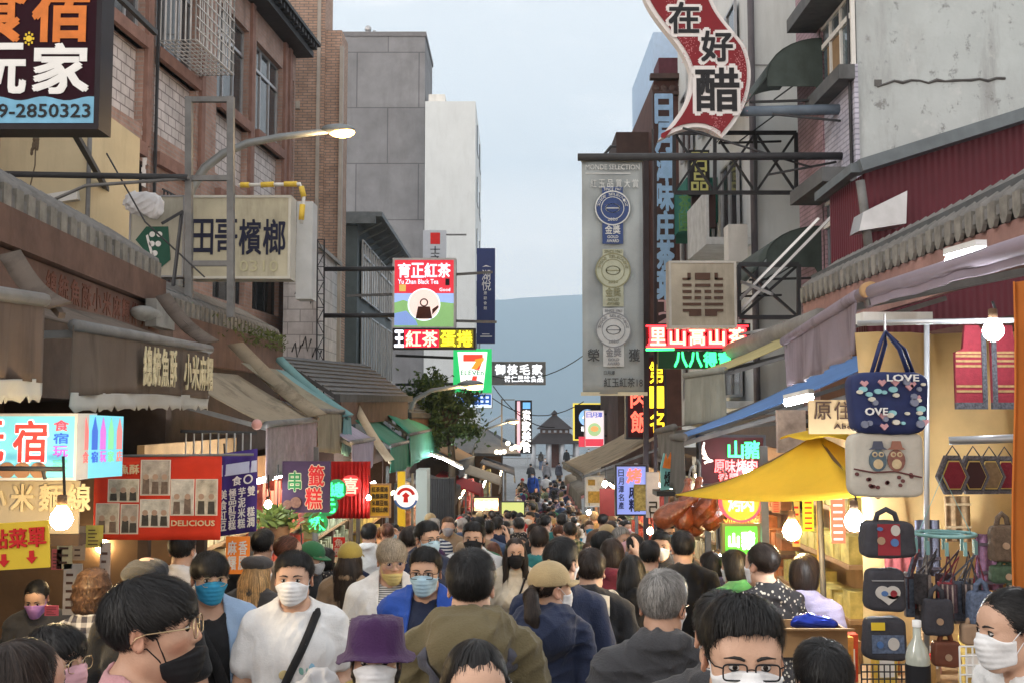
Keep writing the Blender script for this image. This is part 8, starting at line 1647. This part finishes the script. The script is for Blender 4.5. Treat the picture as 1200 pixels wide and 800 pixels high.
hero(303, 641, 6.3, 160, dict(seed=8, fem=True, hair='long', hat='beret', hlen=.3, top=('jacket', 1, .8)), dict(top='charcoal', hair='blond', hat='charcoal'), 'woman in grey beret with long blond hair seen from behind', 1)
hero(214, 622, 6.4, 175, dict(seed=9, hair='short', top=('tee', .45, .8)), dict(top='white'), 'man in white tee shirt seen from behind below the red photo banner', 1)
hero(441, 715, 2.95, 22, dict(seed=10, fem=True, hair='curl', hat='bucket', top=('coat', 1, .7), head=(-.3, .12), fat=1.08), dict(top='mustard', hat='purple', mask='white', skin=1, hair='dark'), 'older woman in crumpled purple sun hat with white mask and mustard coat')
hero(459, 630, 5.7, 10, dict(seed=11, hair='bang', mask='low', top=('tee', .45, .8), over=('jacket', 1, .76), glasses='round', vol=1.06, head=(.15, -.1)), dict(hair='ash', mask='yellow', top='newsprint', over='white', rim='gold'), 'young man with ash blond hair and yellow mask under his chin', 0)
hero(499, 641, 5.0, -6, dict(seed=12, hair='short', glasses='rect', top=('tee', .45, .8), over=('jacket', 1, .76), straps=[XB], strap_w=.06), dict(top='navy', over='blue', mask='sky', strap='black'), 'man in bright blue jacket over navy tee shirt with glasses and light blue mask', 0, ((.05, 1.2, .02, .02, (.6, .62, .65)),))
hero(552, 645, 3.5, 178, dict(seed=13, hair='short', top=('hoodie', 1, .8), straps=BP, strap_w=.055, vol=1.03), dict(top='olive', strap='slate'), 'man in olive hoodie with grey pack straps walking away at the centre')
hero(558, 748, 2.3, 0, dict(seed=14, fem=True, hair='long', top=('jacket', 1, .8), head=(.15, -.05)), dict(top='black', hair='black', mask='white'), 'woman whose dark hair and forehead rise at the bottom edge before the olive hoodie')
hero(645, 650, 4.5, 176, dict(seed=15, fem=True, hair='pony', hat='cap', head=(-.9, 0), top=('hoodie', 1, .75), tail=[(0, .1, .02), (-.04, .145, -.01), (-.08, .16, -.1), (-.13, .15, -.2)]), dict(top='navy', hat='khaki', hair='dark', mask='white'), 'woman in khaki cap with side ponytail and navy hooded jacket walking away', 0, ((.13, 1.3, -.035, .03, (.3, .55, .65)),))
hero(657, 630, 4.95, 192, dict(seed=16, hair='short', head=(-.7, 0), top=('tee', .5, .8), arm_l='down'), dict(top='navy', skin=2), 'tall man in dark navy tee shirt with bare arm behind the capped woman', 1)
hero(692, 643, 5.4, 172, dict(seed=17, hair='short', top=('jacket', 1, .8), straps=[[(-.1, -.05, 1.42), (-.06, .08, 1.42), (.06, .18, 1.2), (.16, .1, 1.0)]], strap_w=.12), dict(top='black', hair='dark', strap='cream'), 'man in black jacket with a wide cream sling bag across his back', 1)
hero(776, 668, 3.45, 190, dict(seed=18, hair='short', glasses='rect', top=('jacket', 1, .75), head=(-.62, -.08), fat=1.08), dict(top='charcoal', hair='grey', mask='white', skin=1), 'grey haired man in dark grey jacket turning his masked face to the right')
hero(869, 697, 2.1, -6, dict(seed=19, hair='short', glasses='rect', top=('tee', .45, .8), head=(.05, -.05), wide=1.05), dict(top='black', mask='white', rim='black', skin=0), 'man facing us with rectangular black glasses and white mask at lower right')
hero(846, 694, 2.8, 170, dict(seed=20, hair='short', top=('jacket', 1, .8)), dict(top='charcoal'), 'dark haired head just behind the man with rectangular glasses', 1)
hero(964, 752, 2.75, 182, dict(seed=21, hair='short', vol=1.04, top=('tee', .45, .8)), dict(top='white', skin=2), 'child with short black hair seen from behind at the goods table', 0)
hero(1184, 686, 2.95, -78, dict(seed=22, fem=True, hair='bun', head=(-.1, -.1), top=('tee', .4, .8)), dict(top='white', mask='white', skin=0), 'woman in profile with tied black hair and white top at the bag stall', 0, ((.05, 1.3, .02, .02, (.6, .3, .3)), (-.06, 1.25, .02, .02, (.55, .35, .25))))
hero(740, 648, 6.0, 182, dict(seed=23, fem=True, hair='long', hlen=.42, top=('coat', 1, .7)), dict(top='black'), 'woman in black coat with very long black hair walking away', 1)
hero(717, 629, 6.6, 178, dict(seed=24, fem=True, hair='bob', top=('jacket', 1, .8), straps=BP[:1], strap_w=.03), dict(top='burgundy', hair='dark', strap='white'), 'woman in burgundy jacket with a thin white strap walking away', 1)
hero(800, 622, 6.9, 180, dict(seed=25, hair='short', top=('tee', .5, .8), fat=1.06), dict(top='black'), 'man in black tee shirt seen from behind below the roast pork', 1)
hero(893, 634, 5.3, 205, dict(seed=26, fem=True, hair='tied', top=('dress', .6, .8)), dict(top='dotted', hair='dark'), 'woman in dark dotted dress facing the green lit menu', 1)
hero(861, 642, 6.3, 200, dict(seed=27, fem=True, hair='bob', top=('jacket', 1, .8)), dict(top='green', mask='white'), 'woman whose top is coloured green for the light of the menu board', 1)  # the menu board's green light is put into the top's colour
hero(943, 647, 5.5, 150, dict(seed=28, fem=True, hair='bob', top=('shirt', 1, .8), mask=False), dict(top='lavender', hair='dark'), 'girl with dark bob in lavender shirt by the goods table', 1)
hero(604, 629, 7.6, 4, dict(seed=29, fem=True, hair='long', front_locks=True, top=('shirt', 1, .8), straps=[XB], strap_w=.015), dict(top='cream', mask='black', hair='dark'), 'woman with long dark hair and black mask in cream knit top walking towards us', 1)
hero(555, 611, 7.7, -4, dict(seed=30, hair='short', top=('jacket', 1, .8), vol=1.03), dict(top='white', mask='black'), 'man in white jacket and black mask walking towards us behind the olive hoodie', 1)
hero(500, 610, 7.2, 40, dict(seed=31, hair='short', glasses='rect', top=('jacket', 1, .8)), dict(top='navy', mask='sky'), 'man in navy jacket with glasses turned right behind the blond man', 1)
hero(366, 628, 7.6, 75, dict(seed=32, hair='short', hat='cap', top=('jacket', 1, .8), arm_l='hold', arm_r='hold', head=(0, -.25)), dict(top='black', hat='green', mask='low' and 'white'), 'vendor in green cap and black jacket bending over the goods', 1)
hero(411, 630, 7.0, 168, dict(seed=33, fem=True, hair='long', hat='cap', hlen=.36, top=('jacket', 1, .78), hat_yaw=0), dict(top='tan', hat='mustard', hair='dark'), 'woman in ochre cap and tan jacket with long dark hair', 1)
hero(308, 620, 7.4, 172, dict(seed=34, hair='short', top=('tee', .5, .8)), dict(top='black'), 'man in black tee shirt seen from behind beside the purple banner', 1)
hero(338, 626, 7.1, 120, dict(seed=35, fem=True, hair='tied', top=('jacket', 1, .8)), dict(top='beige', hair='auburn'), 'person with auburn tied hair looking into the skewer stall', 1)
hero(44, 676, 6.0, 20, dict(seed=36, fem=True, hair='tied', head=(-.2, -.35), top=('shirt', 1, .8)), dict(top='charcoal', mask='purple'), 'stall vendor in purple mask bending behind the yellow menu card', 1)
hero(706, 622, 8.3, 150, dict(seed=37, hair='short', arm_r='raise', arm_l='down', top=('tee', .5, .8), head=(-.6, 0)), dict(top='charcoal', mask='white'), 'man with one hand raised over the crowd at right of centre', 1)
# shopping bag held by the stout man
S_ = Sdf(); S_.ell((0, 0, -.12), (.11, .07, .13), .05); S_.cap((0, 0, 0), (0, 0, -.1), .03, .08, .05); S_.fold = folds(61, .015); b = MB(); c = at(374, 792, 4.15); to(b, S_.mesh([np.arange(-.16, .16, .009), np.arange(-.12, .12, .009), np.arange(-.3, .05, .009)]), c); solo('shopping_bag', b, M('bag_translucent', (.68, .68, .7), .35, .08, 6, .2, trans=.4), 'thin white plastic bag held by the stout man in the white tee shirt', 'bag')
# ---- the walking crowd: one set of meshes per kind, copied with their own colours
random.seed(77)
TPL = [(dict(hair='short', top=('tee', .5, .8)), 'tee shirt', 'short'), (dict(hair='short', top=('jacket', 1, .78), wide=1.04), 'jacket', 'short'), (dict(hair='short', top=('hoodie', 1, .8), straps=BP, pack=1), 'hooded top and backpack', 'short'), (dict(fem=True, hair='long', top=('jacket', 1, .78)), 'jacket', 'long'), (dict(fem=True, hair='bob', top=('shirt', 1, .8)), 'blouse', 'bobbed'), (dict(fem=True, hair='pony', top=('tee', .5, .8)), 'tee shirt', 'ponytailed'), (dict(hair='short', hat='cap', top=('tee', .5, .8), fat=1.1), 'tee shirt and cap', 'short'), (dict(fem=True, hair='tied', top=('coat', 1, .72), hat='bucket'), 'coat and sun hat', 'tied'), (dict(hair='bang', glasses='rect', top=('shirt', 1, .8), arm_l='phone'), 'shirt, arm up', 'fringed'), (dict(fem=True, hair='bun', top=('hoodie', 1, .8)), 'hooded top', 'bunned'), (dict(hair='short', top=('tee', .5, .8), arm_r='raise', arm_l='hold', fat=1.05), 'tee, hand raised', 'short'), (dict(fem=True, hair='long', front_locks=True, top=('dress', .55, .6), head=(.5, 0)), 'dress', 'long loose')]
BUILT = {}
def tpl(i, lod):
    if (i, lod) not in BUILT: s = dict(TPL[i][0]); s['seed'] = 100 + i; BUILT[(i, lod)] = build_person(s, lod)[0]
    return BUILT[(i, lod)]
USED = set(); TOPC = ['black'] * 5 + ['charcoal', 'navy', 'navy', 'white', 'white', 'cream', 'grey', 'olive', 'burgundy', 'tan', 'pink', 'red', 'slate', 'slate', 'denim', 'brown', 'beige', 'teal', 'blue', 'khaki', 'sky', 'lavender', 'green', 'purple', 'striped', 'striped', 'red striped', 'checked', 'green checked', 'flowered', 'dotted']
NP = [0]
def walker(x, y, lod, away=None, far=False):
    for tr_ in range(60):
        i = random.choice([0, 0, 1, 1, 2, 3, 3, 4, 5, 6, 7, 8, 9, 10, 11]); away_ = (random.random() < .66) if away is None else away; tc, hc, mk = random.choice(TOPC), random.choice(['black'] * 5 + ['dark', 'dark', 'brown', 'auburn', 'ash', 'grey']), random.choice(['white', 'white', 'black', 'sky', 'blue', 'pink', 'grey'])
        hat = random.choice(['black', 'navy', 'khaki', 'red', 'white', 'beige']) if TPL[i][0].get('hat') else None
        what = TPL[i][1].replace('hooded top and', 'hoodie and').replace('shirt and cap', 'and %s cap' % hat).replace('and sun hat', 'and %s hat' % hat)
        lb = ('person with %s %s hair leaving in %s %s' % (hc, TPL[i][2], tc, what)) if away_ else ('person with %s %s hair and %s mask approaching in %s %s' % (hc, TPL[i][2], mk, tc, what))
        if far: lb = 'tiny dark haired person in the packed far crowd before the pavilion plaza'; hc = random.choice(['black', 'black', 'dark']); break
        if lb not in USED: break
    NP[0] += 1; USED.add(lb); fem = TPL[i][0].get('fem')
    r = dress_up(tpl(i, lod), dict(top=tc, hair=hc, mask=mk, hat=hat or 'black', legs=random.choice(['black', 'denim', 'charcoal', 'slate', 'brown']), skin=random.choice([0, 0, 1, 2, 3]), strap=random.choice(['black', 'grey']), pack=random.choice(['black', 'navy', 'charcoal', 'olive', 'red']), shoe=random.choice([0, 0, 1])), lb, (x, y, gz(y)), R(random.gauss(180 if away_ else 0, 22)), random.uniform(.88, .98) if fem else random.uniform(.95, 1.05), 'tiny people in the far crowd' if far else GRP); return r
y = 7.4
while y < 33.5:
    w = 1.5 if y < 12 else 1.62 if y < 22 else 1.9; lo = -w - (.25 if y < 9 else 0) + max(0, y - 24) * .03; hi = w + .05; lo = max(lo, -1.0 + (y - 28) * .1) if y > 28 else lo; x = lo + random.uniform(0, .4)
    while x < hi:
        q, v = x + random.gauss(0, .07), y + random.gauss(0, .13)
        if all((q - a) ** 2 + (v - b) ** 2 > .43 ** 2 for a, b, c in BUSY): walker(q, v, 1 if v < 11.5 else 2, None, v > 21); BUSY.append((q, v, .2))
        x += random.uniform(.5, .68)
    y += .74
for k in range(52): walker(random.uniform(.15, 2.5), random.triangular(33.5, 52, 34), 2, None, True)
for px, Yq, aw in ((676, 52, True), (641, 62, True), (639, 70, False), (655, 64, True), (664, 84, True), (690, 84, False), (700, 85, True), (634, 84, True), (622, 60, True), (684, 58, False), (668, 48, True), (632, 50, False)): q = at(px, 560, Yq); walker(q.x, Yq, 2, aw, True)
